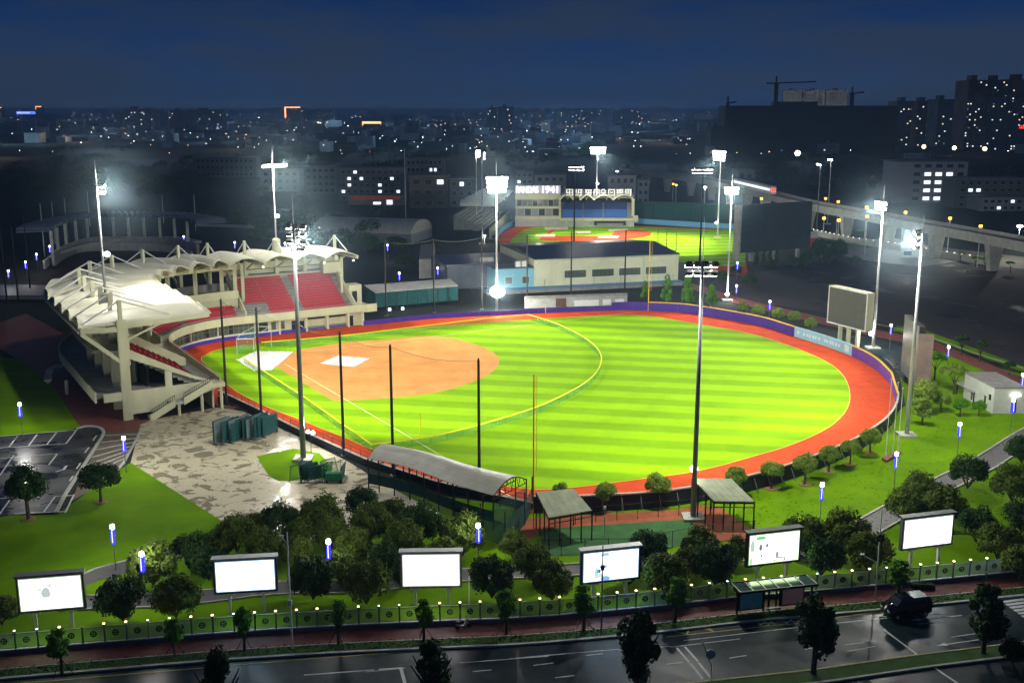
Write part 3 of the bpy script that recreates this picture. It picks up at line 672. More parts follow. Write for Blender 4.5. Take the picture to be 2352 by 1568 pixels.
# near end elevation (plane u = 32)
fe = MB(); du = Vector(W(.35, 0)) - Vector(W(0, 0)); off = (du.x, du.y, 0)
def fpl(pts, name='end_wall', m=cream): 
    return MB().slab([(*W(31.95, v), z) for v, z in pts], off).obj(name, m, gs)
fpl([(-34.7, 0), (-34.7, 16.2), (-33.2, 16.2), (-33.2, 0)], 'end_column')
fpl([(-33.2, 0.9), (-33.2, 4.7), (-27.9, 4.7), (-27.9, .9)]); fpl([(-27.9, 2.2), (-27.9, 4.7), (-20.0, 4.7), (-20.0, 3.2), (-24.5, 2.2)])
fpl([(-37.4, 3.3), (-37.4, 4.7), (-34.7, 4.7), (-34.7, 3.3)], 'end_beam')
fpl([(-33.2, 9.9), (-33.2, 11.4), (-21.2, 4.75), (-19.2, 4.72), (-20.4, 4.7), (-23.2, 5.35)])
fpl([(-27.9, 4.7), (-27.9, 7.35), (-26.8, 6.95), (-26.8, 4.7)], 'end_post')
fpl([(-40, 14.6), (-40, 15.5), (-33.2, 14.9), (-33.2, 14.2)], 'end_beam'); fpl([(-40, 14.2), (-40, 14.6), (-34.7, 10.0), (-34.7, 9.4)], 'end_beam')
fpl([(-33.2, 14.9), (-33.2, 15.6), (-20.2, 16.0), (-20.2, 15.4), (-28, 14.9)], 'roof_fascia')
MB().slab([(*W(31.9, v), z) for v, z in ((-33.2, 8.8), (-33.2, 14.6), (-32.9, 14.6), (-32.9, 8.8))], (-du.x * 20, -du.y * 20, 0)).obj('rear_wall', cream_in, gs)
# outside stair on the near end
sd = Vector(W(1.6, 0)) - Vector(W(0, 0)); soff = (sd.x, sd.y, 0)
def stair(v0, z0, v1, z1, n):
    mb = MB()
    for k in range(n):
        a = v0 + (v1 - v0) * k / n; b_ = v0 + (v1 - v0) * (k + 1) / n; z = z0 + (z1 - z0) * (k + 1) / n
        mb.slab([(*W(32.4, a), z - .5), (*W(32.4, a), z), (*W(32.4, b_), z), (*W(32.4, b_), z - .5)], soff)
    mb.obj('stair_flight', concrete_l, gs)
    MB().slab([(*W(34.02, v0), z0 - .65), (*W(34.02, v0), z0 + .55), (*W(34.02, v1), z1 + .55), (*W(34.02, v1), z1 - .65)], (du.x * .5, du.y * .5, 0)).obj('stair_side', cream, gs)
    r_ = MB(); 
    for k in range(n + 1):
        a = v0 + (v1 - v0) * k / n; z = z0 + (z1 - z0) * k / n; r_.bar((*W(34.1, a), z + .5), (*W(34.1, a), z + 1.25), .05)
    r_.bar((*W(34.1, v0), z0 + 1.25), (*W(34.1, v1), z1 + 1.25), .07); r_.obj('handrail', dark_steel, gs)
stair(-31.0, .3, -27.0, 2.3, 11); stair(-25.6, 2.4, -20.9, 4.6, 13)
MB().slab([(*W(32.4, v), z) for v, z in ((-27.0, 1.9), (-27.0, 2.4), (-25.6, 2.4), (-25.6, 1.9))], soff).obj('stair_landing', concrete_l, gs)
MB().slab([(*W(32.4, v), z) for v, z in ((-20.9, 3.9), (-20.9, 4.6), (-18.8, 4.6), (-18.8, 3.9))], soff).obj('stair_landing', cream, gs)
for v, z in ((-26.3, 1.9), (-19.4, 3.9), (-22.6, 3.2)): MB().bar((*W(33.6, v), 0), (*W(33.6, v), z), .35).obj('stair_post', cream, gs)
# wing roof lamps under the far eave
for s in (69, 76, 83, 90):
    MB().ball(SP(s, 20.8, 14.9), .16, 8, 5).obj('eave_lamp', lamp_white, gs)
# curved ramp behind the near wing
cur = thing('entrance_ramp', 'curved entrance ramp with pale kerb behind the near wing of the grandstand', 'ramp', (*G(150, 800), 0))
rp = smooth_line([G(195, 768), G(165, 778), G(150, 800), G(155, 835), G(175, 850)], 5)
wall_strip(rp, 0, 2.0, .5).obj('ramp_wall', concrete, cur); wall_strip(rp, 2.0, 2.12, .7).obj('coping', soil, cur)
cb = thing('curved_canopy', 'low pale curved canopy on posts behind the near wing of the grandstand', 'canopy', (*G(130, 870), 0))
wall_strip(smooth_line([G(110, 875, 2.6), G(118, 850, 2.6), G(150, 838, 2.6), G(168, 850, 2.6)], 5), 2.5, 2.9, 1.2).obj('canopy_slab', concrete_l, cb)
for p in ((112, 880), (155, 905)): MB().bar((*G(*p), 0), (*G(*p), 2.5), .5).obj('post', concrete_l, cb)

# ================================================================== floodlight masts
def flood_mast(base, zb, ztop, rows, width, target, lab, spike=3, rowh=1.0, double=False, m=galv, r0=.42, power=(60000, 62), lampon=True, worklight=None, wlr=.5):
    t = thing('floodlight_mast', lab, 'floodlight mast', (*base, zb), 0, 'floodlight masts round the two ball fields')
    bx, by = base
    d = Vector((target[0] - bx, target[1] - by)).normalized(); nx = Vector((-d.y, d.x))
    r0 *= .68; MB().tube((bx, by, zb), (bx, by, ztop), r0, r0 * .5, n=12).obj('pole', m, t, smooth=True)
    if zb == 0: MB().box(bx - 1.3, by - 1.3, 0, bx + 1.3, by + 1.3, .35).obj('footing', kerb_m, t)
    if spike: MB().tube((bx, by, ztop), (bx, by, ztop + spike), .06, .02, n=5).obj('lightning_rod', galv, t)
    n = max(3, int(width / .82)); z = ztop - .4
    for rr in range(rows):
        zz = z - rr * rowh
        w_ = width * (1 - .06 * rr)
        a = Vector((bx, by)) - nx * w_ / 2; b_ = Vector((bx, by)) + nx * w_ / 2
        MB().bar((a.x + d.x * .3, a.y + d.y * .3, zz), (b_.x + d.x * .3, b_.y + d.y * .3, zz), .12, .2).obj('cross_arm', m if not double else grey_steel, t)
        for k in range(n):
            p = a.lerp(b_, (k + .5) / n) + d * .65; dn = (Vector((d.x, d.y, -.75)).normalized() + nx.to_3d() * random.uniform(-.35, .35) + Vector((0, 0, random.uniform(-.2, .2)))).normalized(); side = Vector((nx.x, nx.y, 0)); up = side.cross(dn)
            c = Vector((p.x, p.y, zz - .1)); hw, hh = .42, .38
            q = [c + side * sx_ * hw + up * sy_ * hh for sx_, sy_ in ((-1, -1), (1, -1), (1, 1), (-1, 1))]
            qb = [v - dn * .32 + (c - v) * .35 for v in q]
            hd = MB().hexa([tuple(v) for v in qb] + [tuple(v) for v in q]).obj('lamp_housing', dark_steel if not double else grey_steel, t)
            if lampon:
                q2 = [v + dn * .02 + (c - v) * .06 for v in q]; q3 = [v + dn * .3 + (c - v) * .25 for v in q2]  # lens bulged out so the lamp's glow shows from the side
                MB().hexa([tuple(v) for v in q2] + [tuple(v) for v in q3]).obj('lamp_lens', flood_glow, hd)
    if worklight: 
        MB().ball((bx + d.x * .8, by + d.y * .8, worklight), wlr, 12, 8, .8).obj('work_lamp', flood_glow, t)
        MB().bar((bx, by, worklight), (bx + d.x * .8, by + d.y * .8, worklight), .1).obj('bracket', galv, t)
    if power and lampon:
        spot('flood_beam', (bx + d.x * 1.2, by + d.y * 1.2, ztop - rows * rowh / 2), (target[0], target[1], 0), power[0], power[1], .35)
    return t
FC = W(48, 48)
def tg(u, v): return W(u, v)
A = G(697, 1055); B = G(1592, 1190); C = G(2005, 800); D = G(2082, 1000); GG = G(1141, 720); H = G(1670, 690)
ZE_ = Zat((-68.6, 176.6), 420); ZF_ = Zat((-53.5, 239.7), 377); E_ = SP(15.0, 33.2); F_ = SP(76.4, 33.2)
flood_mast(A, 0, 33.2, 4, 3.2, tg(28, 25), 'tall floodlight mast nearest the left, rising from the grass plot beside the plaza', r0=.6, power=(112000, 88), spike=4, m=grey_steel)
flood_mast(B, 0, 31.2, 2, 4.0, tg(58, 48), 'floodlight mast standing in the small trees in front of the near outfield wall', r0=.5, power=(70000, 90), spike=5, m=grey_steel, worklight=6.0)
flood_mast(C, 0, 30.4, 2, 3.0, tg(55, 55), 'floodlight mast just right of the scoreboard', r0=.5, power=(72000, 84), worklight=3.2)
flood_mast(D, 0, 31.2, 3, 2.8, tg(62, 50), 'floodlight mast on the right lawn in front of the dark edge-on screen', r0=.5, power=(74000, 84), spike=2)
flood_mast(GG, 0, 33.0, 4, 5.2, tg(42, 42), 'floodlight mast with the blazing work light left of the pale hall', r0=.45, power=(95000, 84), worklight=5.5, wlr=1.8)  # ball swollen far beyond the lamp to imitate its glare
flood_mast(H, 0, 29.3, 2, 3.6, tg(60, 60), 'floodlight mast behind the far outfield wall right of the conical trees', r0=.4, power=(85000, 84), worklight=1.8)
flood_mast(E_, 15.6, ZE_, 2, 3.0, tg(12, 2), 'floodlight mast rising through the grandstand roof on the near wing', r0=.36, power=(70000, 80), spike=3.6, worklight=Zat((-68.6, 176.6), 585))
flood_mast(F_, 15.6, ZF_, 1, 6.8, tg(30, 35), 'floodlight mast on the thick white stub of the grandstand far wing', r0=.34, power=(70000, 80), spike=3.4, worklight=Zat((-53.5, 239.7), 500))
blk = thing('mast_stub', 'thick white rounded stub carrying a floodlight mast on the far wing roof', 'mast base', (*F_, 15.8)); MB().tube((*F_, 15.5), (*F_, 19.2), .95, .9, n=14).tube((*F_, 19.2), (*F_, 19.6), .9, .5, n=14).obj('stub', cream, blk)
blk = thing('mast_stub', 'square pale block carrying a floodlight mast on the near wing roof', 'mast base', (*E_, 15.0)); MB().box(E_[0] - .9, E_[1] - .9, 14.9, E_[0] + .9, E_[1] + .9, 18.2).obj('stub', concrete_l, blk)
# second field
T2 = G(1500, 555)
flood_mast(G(1095, 529), 0, 32.5, 3, 3.0, T2, 'pale floodlight mast left of the second grandstand, further of a pair', r0=.4, power=(150000, 60), spike=0)
flood_mast(G(1108, 560), 0, 33.5, 3, 3.0, T2, 'grey floodlight mast left of the second grandstand, nearer of a pair', r0=.4, power=None, spike=0, m=grey_steel)
flood_mast(G(1370, 452, 13), 13, 33.5, 3, 7.0, T2, 'floodlight mast above the rooftop sign of the second grandstand', r0=.4, power=(170000, 66), spike=0, worklight=18.5)
flood_mast(G(1648, 545), 0, 33.2, 4, 7.5, T2, 'floodlight mast with a square bank of lamps at the far side of the second field', r0=.45, power=(170000, 70), spike=0, worklight=5.6)
flood_mast(G(1318, 585), 0, 30.2, 2, 6.5, T2, 'black floodlight mast behind the pale hall roof', r0=.45, power=(140000, 75), spike=0, m=black)
flood_mast(G(1607, 605), 0, 30.5, 2, 7.0, T2, 'black floodlight mast in front of the second field outfield', r0=.5, power=(140000, 75), spike=0, m=black)
flood_mast(G(1875, 540), 0, 28, 1, 2.2, T2, 'dim grey floodlight mast right of the big dark board, nearer of a pair', r0=.4, power=(60000, 60), spike=0, m=grey_steel)
flood_mast(G(1900, 515), 0, 28, 1, 2.2, T2, 'dim grey floodlight mast right of the big dark board, further of a pair', r0=.4, power=(60000, 60), spike=0, m=galv)
# spill from the masts onto lawn, plaza and forecourt
for q, z, p in ((A, 30.5, 20000), (B, 29.6, 40000), (C, 28.6, 24000), (D, 29.5, 42000), (GG, 30.5, 30000), (H, 28, 24000), (E_, ZE_ - 1, 26000), (F_, ZF_ - .8, 26000)): d_ = (Vector(tg(40, 40)) - Vector(q)).normalized() * 1.8; point('flood_spill', (q[0] + d_.x, q[1] + d_.y, z), p, rad=1.0)
for q, z, tgt, p, an in ((A, 30, (-52, 176, 12), 30000, 50), (A, 31, (26, 285, 4), 90000, 42), (A, 31, (-38, 134, 0), 16000, 75),):
    if p: spot('spill_light', (q[0], q[1], z), tgt, p, an, .9)
point('work_light', (GG[0] + 1, GG[1] + 2.2, 5.5), 14000, rad=.4); point('work_light', (F_[0] + 1, F_[1] - 1, Zat((-53.5, 239.7), 497)), 900); point('work_light', (H[0], H[1] - 1.5, 2), 900); point('work_light', (C[0] - 2, C[1] - 1.5, 3.2), 900)
point('work_light', (*G(715, 983, 4), 4), 1200)
MIST = [(A, 30, 15), (GG, 30, 18), (E_, ZE_ - 2, 15), (F_, ZF_ - 5, 22), (C, 29, 13), (D, 29, 12), (H, 27, 13), (GG, 6, 11), (GG, 6, 7), (GG, 6, 5), (G(1370, 452, 13), 31, 20), (G(1648, 545), 30, 20)]  # mist balls added round lamp heads to give them halos
# ================================================================== park lamps
pl = thing('park_lamp', 'x', 'park lamp', (0, 0, 0), 0, 'white and blue park lamps')
lobj('pole', MB().tube((0, 0, 0), (0, 0, 3.0), .06, .05, n=6).mesh('park_lamp_pole'), grey_steel, pl)
hd = lobj('light_column', MB().box(-.16, -.16, 3.0, .16, .16, 4.6).mesh('park_lamp_column'), lamp_blue, pl)
lobj('light_core', MB().box(-.045, -.2, 3.15, .045, -.165, 4.5).mesh('park_lamp_core'), blue_core, pl)
lobj('lamp_head', MB().tube((0, 0, 4.6), (0, 0, 4.75), .1, .25, n=10).tube((0, 0, 4.75), (0, 0, 5.1), .25, .22, n=10).mesh('park_lamp_head'), lamp_white, pl)
PLM = [((23, 662), 1), ((62, 640), 1), ((87, 620), 1), ((117, 600), 1), ((424, 575), 0), ((541, 590), 0), ((656, 592), 0), ((891, 597), 1), ((918, 668), 1), ((1006, 655), 0), ((1023, 635), 0), ((1048, 632), 0),
       ((52, 1000), 1), ((290, 1085), 1), ((266, 1308), 1), ((333, 1376), 1), ((758, 1345), 1), ((1099, 1305), 1), ((1883, 1202), 1), ((2053, 1125), 1), ((2198, 1050), 1), ((2321, 990), 1), ((2174, 855), 1), ((2043, 800), 1), ((2343, 925), 1), ((1766, 740), 1), ((1690, 700), 0), ((1692, 642), 0)]
first = True
LABEL_JOBS = []      # (object, description, x, y) that get a place phrase at the end
for (p, lit) in PLM:
    q = G(*p)
    o = pl if first else dup(pl, (*q, 0), 0)
    first = False; o.location = (*q, 0); o.rotation_euler.z = random.uniform(-.4, .4)
    LABEL_JOBS.append((o, 'park lamp with white head and blue light strip'))
    if lit: point('park_lamp_light', (q[0], q[1], 5.7), (1300 if p[0] < 400 else 750) if q[1] < 165 else 500, rad=.3)

# ================================================================== billboards along the fence
def billboard(bl, br, zpan, lab, screen, body, cap_m, marks=None, es=2.6, glow=(1, 1, 1)):
    """two survey points for the feet under the lower corners"""
    a = Vector(G(*bl)); b = Vector(G(*br)); d = (b - a); L = d.length; d.normalize(); rz = math.atan2(d.y, d.x)
    t = thing('billboard', lab, 'billboard', (*a, 0), rz, 'lit billboards behind the roadside fence'); z0, z1 = zpan
    lobj('cabinet', MB().box(-.3, .0, z0 - .3, L + .3, .45, z1 + .28).mesh('billboard_cabinet'), body, t)
    pm_ = bpy.data.materials.new('lit_screen'); pm_.use_nodes = True; n = pm_.node_tree.nodes; l = pm_.node_tree.links; bb = n['Principled BSDF']
    bb.inputs['Base Color'].default_value = (.5, .5, .5, 1); bb.inputs['Emission Strength'].default_value = es
    tcn = n.new('ShaderNodeTexCoord'); gr = n.new('ShaderNodeTexNoise'); gr.inputs['Scale'].default_value = .7; l.new(tcn.outputs['Object'], gr.inputs[0]); mx_ = n.new('ShaderNodeMix'); mx_.data_type = 'RGBA'
    mx_.inputs[6].default_value = (*screen, 1); mx_.inputs[7].default_value = (screen[0] * .93, screen[1] * .96, screen[2], 1); l.new(gr.outputs[0], mx_.inputs[0]); l.new(mx_.outputs[2], bb.inputs['Emission Color'])
    s_ = lobj('screen', MB().box(0, -.06, z0, L, -.004, z1).mesh('billboard_screen'), pm_, t)
    lobj('rim', MB().box(-.1, -.03, z0 - .1, L + .1, -.002, z0).box(-.1, -.03, z1, L + .1, -.002, z1 + .1).box(-.1, -.03, z0, 0, -.002, z1).box(L, -.03, z0, L + .1, -.002, z1).mesh('billboard_rim'), emi('screen_rim_' + lab.split()[0], glow, .35), t)
    lobj('top_cover', MB().box(-.4, -.25, z1 + .3, L + .4, .7, z1 + .45).mesh('billboard_cap'), cap_m, t)
    for f in (.2, .8): lobj('leg', MB().box(L * f - .14, .1, 0, L * f + .14, .38, z0 - .5).box(L * f - .5, .05, z0 - .5, L * f + .5, .42, z0 - .3).mesh('billboard_leg'), white, t)
    if marks:
        for (x0, x1, za, zb, c) in marks:
            lobj('printed_mark', MB().poly([(L * (x0 + (x1 - x0) * px_), -.075, z0 + (z1 - z0) * (za + (zb - za) * pz_)) for px_, pz_ in ((.15, 0), (.85, 0), (1, .3), (.9, .8), (.6, 1), (.3, .95), (0, .5))]).mesh('mark'), mat('print_%.2f_%.2f_%.2f' % c, tuple(k * .3 for k in c), .6, var=0, emit=c, es=1.0), s_)
    # its light on the ground in front
    al = bpy.data.lights.new('billboard_light', 'AREA'); al.shape = 'RECTANGLE'; al.size = L; al.size_y = z1 - z0; al.energy = 300; al.color = glow
    ao = bpy.data.objects.new('billboard_light', al); COL.objects.link(ao); cxy = a + d * L / 2; nrm = Vector((d.y, -d.x)); ao.location = (cxy.x + nrm.x * .3, cxy.y + nrm.y * .3, (z0 + z1) / 2)
    ao.rotation_euler = Vector((nrm.x, nrm.y, -.15)).to_track_quat('-Z', 'Y').to_euler()
dkb = mat('blue_cabinet', (.01, .03, .12), .5, var=.1, scale=1); dkg = mat('green_grey_cabinet', (.05, .075, .06), .5, var=.1, scale=1); gyc = mat('grey_cabinet', (.22, .23, .23), .5, var=.1, scale=1); blkc = mat('black_cabinet', (.02, .02, .018), .5, var=.2, scale=1)
gg1, gg2, gg3 = (.35, .4, .36), (.5, .55, .55), (.25, .3, .28)
BB = [((55, 1452), (194, 1440), 1402, 1332, 'leftmost billboard, white screen with a small faint grey bird-like figure', (1, 1, 1), dkg, gyc, (.75, 1, .6), [(.34, .5, .38, .72, (.55, .6, .6)), (.28, .36, .6, .7, (.8, .82, .82)), (.46, .54, .7, .84, (.8, .82, .82)), (.56, .63, .72, .8, (.82, .84, .84))]),
      ((502, 1412), (634, 1404), 1358, 1292, 'second billboard from the left, blank bluish white screen in a dark blue cabinet', (.93, .98, 1), dkb, galv, (.45, .75, 1), None),
      ((928, 1390), (1055, 1388), 1344, 1275, 'third billboard from the left, plain white screen in a grey cabinet', (1, 1, 1), gyc, galv, (1, 1, 1), None),
      ((1340, 1378), (1463, 1364), 1336, 1272, 'fourth billboard, white and blue screen showing a small boxed product picture', (.95, .99, 1), dkb, galv, (.35, .65, 1), [(.29, .49, .0, .16, (.25, .5, .95)), (.19, .27, .1, .5, (.5, .78, .95)), (.27, .43, .44, .56, (.35, .5, .8)), (.235, .31, .28, .42, (.1, .17, .22)), (.24, .36, .12, .26, (.62, .8, .97)), (.3, .47, .86, 1.0, (.4, .72, .95))]),
      ((1718, 1342), (1829, 1328), 1296, 1231, 'fifth billboard, white screen with grey bottle shapes and a green corner', (.97, 1, .97), blkc, dkg, (.7, 1, .45), [(.1, .32, .84, .98, (.2, .75, .25)), (.0, .1, .45, .85, (.55, .66, .6)), (.18, .25, .46, .7, (.2, .22, .28)), (.31, .38, .55, .7, (.35, .37, .42)), (.21, .27, .22, .33, (.4, .45, .5)), (.29, .33, .24, .36, (.4, .4, .5)), (.22, .27, .1, .2, (.6, .68, .72)), (.52, .6, .16, .38, (.4, .42, .43)), (.5, .73, .12, .18, (.45, .5, .48)), (.49, .53, .02, .12, (.45, .5, .42)), (.69, .74, .02, .14, (.45, .5, .42)), (.0, .06, .0, .25, (.5, .75, .5))]),
      ((2071, 1306), (2178, 1292), 1258, 1196, 'rightmost billboard, blank cool white screen in a grey green cabinet', (.97, 1, 1), mat('teal_grey_cabinet', (.1, .13, .13), .5, var=.1, scale=1), dkg, (.85, 1, 1), None)]
for bl_, br_, yb, yt, lab, sc_, bd, cm, gl, mk_ in BB:
    q = G(*bl_); billboard(bl_, br_, (Zat(q, yb), Zat(q, yt)), lab, sc_, bd, cm, mk_, glow=gl)

# ================================================================== roadside fence
fpts = smooth_line([G(-120, 1514), G(0, 1503), G(250, 1482), G(500, 1462), G(750, 1446), G(984, 1435), G(1176, 1427), G(1340, 1415), G(1512, 1399), G(1700, 1378), G(1900, 1361), G(2127, 1340), G(2352, 1318), G(2480, 1305)], 5)
fence = thing('boundary_fence', 'long grey railing fence with panels, emblems and small lamps along the pavement', 'fence', (*fpts[0], 0))
fw = walk(fpts, 1.92)
wall_strip(fpts, 0, .42, .35).obj('plinth', mat('fence_plinth', (.16, .18, .22), .7, var=.2, scale=1), fence); wall_strip(fpts, .422, .48, .42).obj('plinth_coping', kerb_m, fence)
fgm = mat('fence_paint', (.22, .26, .28), .5, var=.1, scale=1)
L_ = 1.92
pm1 = MB().box(0, -.03, .55, L_, .03, .62).box(0, -.03, 1.9, L_, .03, 1.97)
for k in range(20): pm1.box(.06 + k * .093, -.018, .62, .1 + k * .093, .018, 1.9)
pm1 = pm1.mesh('fence_panel'); pm1.materials.append(fgm)
em = MB()
for k in range(14):
    a = 2 * math.pi * k / 14; b_ = 2 * math.pi * (k + 1) / 14
    em.hexa([(math.cos(t) * r, y, math.sin(t) * r) for y in (-.05, .05) for t, r in ((a, .2), (b_, .2), (b_, .3), (a, .3))])
em.box(-.22, -.05, -.04, .22, .05, .04).box(-.03, -.05, -.2, .03, .05, .2); em = em.mesh('fence_emblem'); em.materials.append(dark_steel)
pmesh = MB().box(-.07, -.07, 0, .07, .07, 2.12).mesh('fence_post'); pmesh.materials.append(fgm)
lmesh = MB().box(-.13, -.12, 2.12, .13, .12, 2.2).mesh('fence_lamp_base'); lm2 = MB().box(-.1, -.09, 2.2, .1, .09, 2.29).mesh('fence_lamp'); lmesh.materials.append(dark_steel); lm2.materials.append(lamp_warm); lm3 = MB().box(-.07, -.07, 2.2, .07, .07, 2.26).mesh('fence_lamp_dim'); lm3.materials.append(lamp_far)
for i, (x, y, a) in enumerate(fw):
    po = bpy.data.objects.new('post', pmesh); COL.objects.link(po); po.parent = fence; po.matrix_parent_inverse = Matrix.Translation(-Vector(fence.location)); po.location = (x, y, 0); po.rotation_euler.z = a
    if i % 12 not in (6,) :
        for me_, nm in ((lmesh, 'lamp_base'), (lm2, 'fence_lamp')):
            if nm == 'fence_lamp' and i % 17 in (3, 4, 9, 13): me_ = lm3
            q = bpy.data.objects.new(nm, me_); COL.objects.link(q); q.parent = po
    if i < len(fw) - 1:
        pa = bpy.data.objects.new('railing_panel', pm1); COL.objects.link(pa); pa.parent = fence; pa.matrix_parent_inverse = Matrix.Translation(-Vector(fence.location)); pa.location = (x, y, 0); pa.rotation_euler.z = a
        e_ = bpy.data.objects.new('emblem', em); COL.objects.link(e_); e_.parent = pa; e_.location = (L_ / 2, 0, 1.3)
    if i % 3 == 0: point('fence_lamp_light', (x, y + .1, 2.6), 14, (1, .6, .25), .12)
for i in range(4, len(fw), 8):      # upright coping light on plinth
    pass

# ================================================================== pavement, verge, road
def off(dy): return [(x, y - dy) for x, y in fpts]
def band(name, d0, d1, z, m): return sheet(name, off(d0) + off(d1)[::-1], z, m)
pave_d = 2.9; verge_d = 4.6
band('pavement', .1, 2.9, .05, brick_red); band('verge', 2.9, 4.55, .08, lawn_dark)
wall_strip(off(4.65), 0, .15, .3).obj('kerb', kerb_m, kind='structure'); wall_strip(off(2.9), 0, .1, .14).obj('pavement_edging', kerb_m, kind='structure')
band('road', 4.8, 30, -.02, asphalt)
rm = MB(); ry = MB()
def rl_(p, q, w, mb=rm, z=.0): ribbon([G(*p), G(*q)], w, z, mb)
rl_((0, 1572), (700, 1513), .12, ry, .004); rl_((700, 1513), (1380, 1462), .12, ry, .004)
for p, q, w in (((218, 1610), (300, 1604), .2), ((698, 1549), (860, 1537), .18), ((870, 1536), (925, 1532), .18), ((840, 1542), (930, 1533), .1), ((1057, 1521), (1260, 1506), .1), ((1170, 1512), (1300, 1500), .18), ((1300, 1500), (1420, 1490), .12), ((1420, 1492), (1540, 1483), .1), ((1570, 1470), (1880, 1434), .12), ((1880, 1434), (2060, 1416), .12),
                ((921, 1534), (930, 1568), .3), ((1086, 1541), (1129, 1537), .12), ((1225, 1527), (1272, 1521), .12), ((1345, 1504), (1385, 1500), .12), ((1530, 1524), (1568, 1520), .12), ((1675, 1510), (1715, 1504), .12), ((1540, 1485), (1700, 1466), .12),
                ((1275, 1555), (1320, 1550), .12), ((1850, 1490), (1885, 1482), .12), ((2110, 1432), (2165, 1427), .12), ((1945, 1495), (2010, 1483), .1), ((1940, 1480), (1985, 1474), .1), ((2185, 1462), (2240, 1454), .12), ((2000, 1416), (2170, 1408), .14), ((2120, 1385), (2260, 1366), .14)): rl_(p, q, w)
for p, q in (((1554, 1486), (1583, 1520)), ((1573, 1484), (1603, 1518)), ((1585, 1522), (1614, 1558)), ((1604, 1520), (1633, 1556)), ((2030, 1445), (2165, 1545)), ((2165, 1545), (2210, 1575))): rl_(p, q, .22)
for k in range(9):
    t = k / 9; a = lerp((2284, 1368), (2365, 1428), t); b_ = (a[0] + 72, a[1] - 9); rl_(a, b_, .42)
def arrow(p, q):
    a = Vector(G(*p)); b_ = Vector(G(*q)); d = (b_ - a).normalized(); n_ = Vector((-d.y, d.x)); c = b_ - d * 1.1
    rm.quad((*(a - n_ * .07), 0), (*(c - n_ * .07), 0), (*(c + n_ * .07), 0), (*(a + n_ * .07), 0)); rm.poly([(*(c - n_ * .28), 0), (*b_, 0), (*(c + n_ * .28), 0)])
arrow((2110, 1407) if False else (2210, 1412), (2090, 1424)); arrow((2260, 1466), (2150, 1482))
rm.obj('road_markings', paint_w, kind='structure')
for p, q in (((1500, 1442), (1578, 1455)), ((1578, 1455), (1587, 1432)), ((1587, 1432), (1640, 1450)), ((1503, 1440), (1640, 1424)), ((1610, 1428), (1640, 1450)), ((1530, 1462), (1640, 1450)), ((1640, 1450), (1830, 1430)), ((1830, 1430), (2030, 1402)), ((1990, 1384), (2030, 1410)), ((1840, 1402), (2000, 1384))): rl_(p, q, .13, ry, .004)
ry.obj('yellow_road_lines', paint_y, kind='structure')
# worn painted characters in the bus bay
ch = MB()
for ox, oy in ((1740, 1432), (1800, 1428)):
    for a, b_ in (((0, 0), (34, -3)), ((4, 4), (20, -7)), ((14, -7), (30, 5)), ((8, 6), (26, 3)), ((30, -6), (40, 1))): ribbon([G(ox + a[0], oy + a[1]), G(ox + b_[0], oy + b_[1])], .1, .003, ch)
ch.obj('bus_bay_lettering', paint_w, kind='structure')
# median
med = [G(900, 1660), G(1300, 1605), G(1620, 1567), G(1868, 1540), G(2100, 1507), G(2352, 1476), G(2500, 1458)]
sheet('median', med + [(x + .6, y - 1.9) for x, y in med][::-1], .12, lawn_dark)
wall_strip(med, 0, .16, .2).obj('kerb', mat('yellow_kerb', (.4, .38, .12), .7, var=.25, scale=2), kind='structure'); wall_strip([(x + .6, y - 1.95) for x, y in med], 0, .16, .25).obj('kerb', kerb_m, kind='structure')

# ================================================================== street poles, bus stop, van, bins
def street_pole(p, top, lab, arms=(), r=.09, m=galv, lit=None):
    q = G(*p); zt = Zat(q, top); t = thing('street_pole', lab, 'street pole', (*q, 0))
    MB().tube((*q, 0), (*q, zt), r, r * .6, n=8).obj('pole', m, t)
    for kind, z, dx, dy in arms:
        zz = z if z > 0 else zt + z
        if kind == 'arm': MB().tube((*q, zz), (q[0] + dx, q[1] + dy, zz + .9), .05, n=6).obj('arm', m, t); MB().box(q[0] + dx - .2, q[1] + dy - .1, zz + .85, q[0] + dx + .2, q[1] + dy + .1, zz + 1.0).obj('camera', white, t)
        if kind == 'box': MB().box(q[0] - .18, q[1] - .25, zz, q[0] + .18, q[1] - .08, zz + .5).obj('control_box', m, t)
        if kind == 'disc': MB().tube((q[0], q[1] - .16, zz), (q[0], q[1] - .1, zz), .38, n=16).obj('round_sign', dark_steel, t); MB().tube((q[0], q[1] - .2, zz), (q[0], q[1] - .165, zz), .25, n=16).obj('sign_face', grey_steel, t)
        if kind == 'cctv': MB().tube((q[0], q[1], zz), (q[0], q[1], zz + .35), .14, n=8).obj('camera', white, t)
    return t
street_pole((672, 1490), 1222, 'slim white street pole between the second and third billboards', (('arm', -1.2, -.5, -.2), ('box', 4.4, 0, 0)), m=white)
street_pole((1381, 1458), 1252, 'dark street pole crossing in front of the fourth billboard', (('box', 6.6, 0, 0),), m=grey_steel)
street_pole((2010, 1376), 1170, 'grey camera pole with a round sign left of the rightmost billboard', (('arm', 3.9, -1.6, 0), ('disc', 6.6, 0, 0)), m=galv)
street_pole((1078, 1408), 1322, 'short white post at the fence right of the third billboard', (), .07, white)
street_pole((1388, 1230), 1163, 'small pale lamp post with a camera beside the near canopy', (('cctv', -.3, 0, 0),), .05, galv)
street_pole((715, 1040), 985, 'short post with two bright lamps beside the near left floodlight mast', (), .06, dark_steel)
q = G(715, 1040); o = MB().ball((q[0] - .35, q[1], 3.2), .22, 10, 6).ball((q[0] + .35, q[1], 3.05), .26, 10, 6).obj('twin_lamp', flood_glow); tag(o, 'pair of white work lamps on a short post beside the near left mast', 'work lamp')
for p, lab, h in (((1905, 1170), 'x', 0),): pass
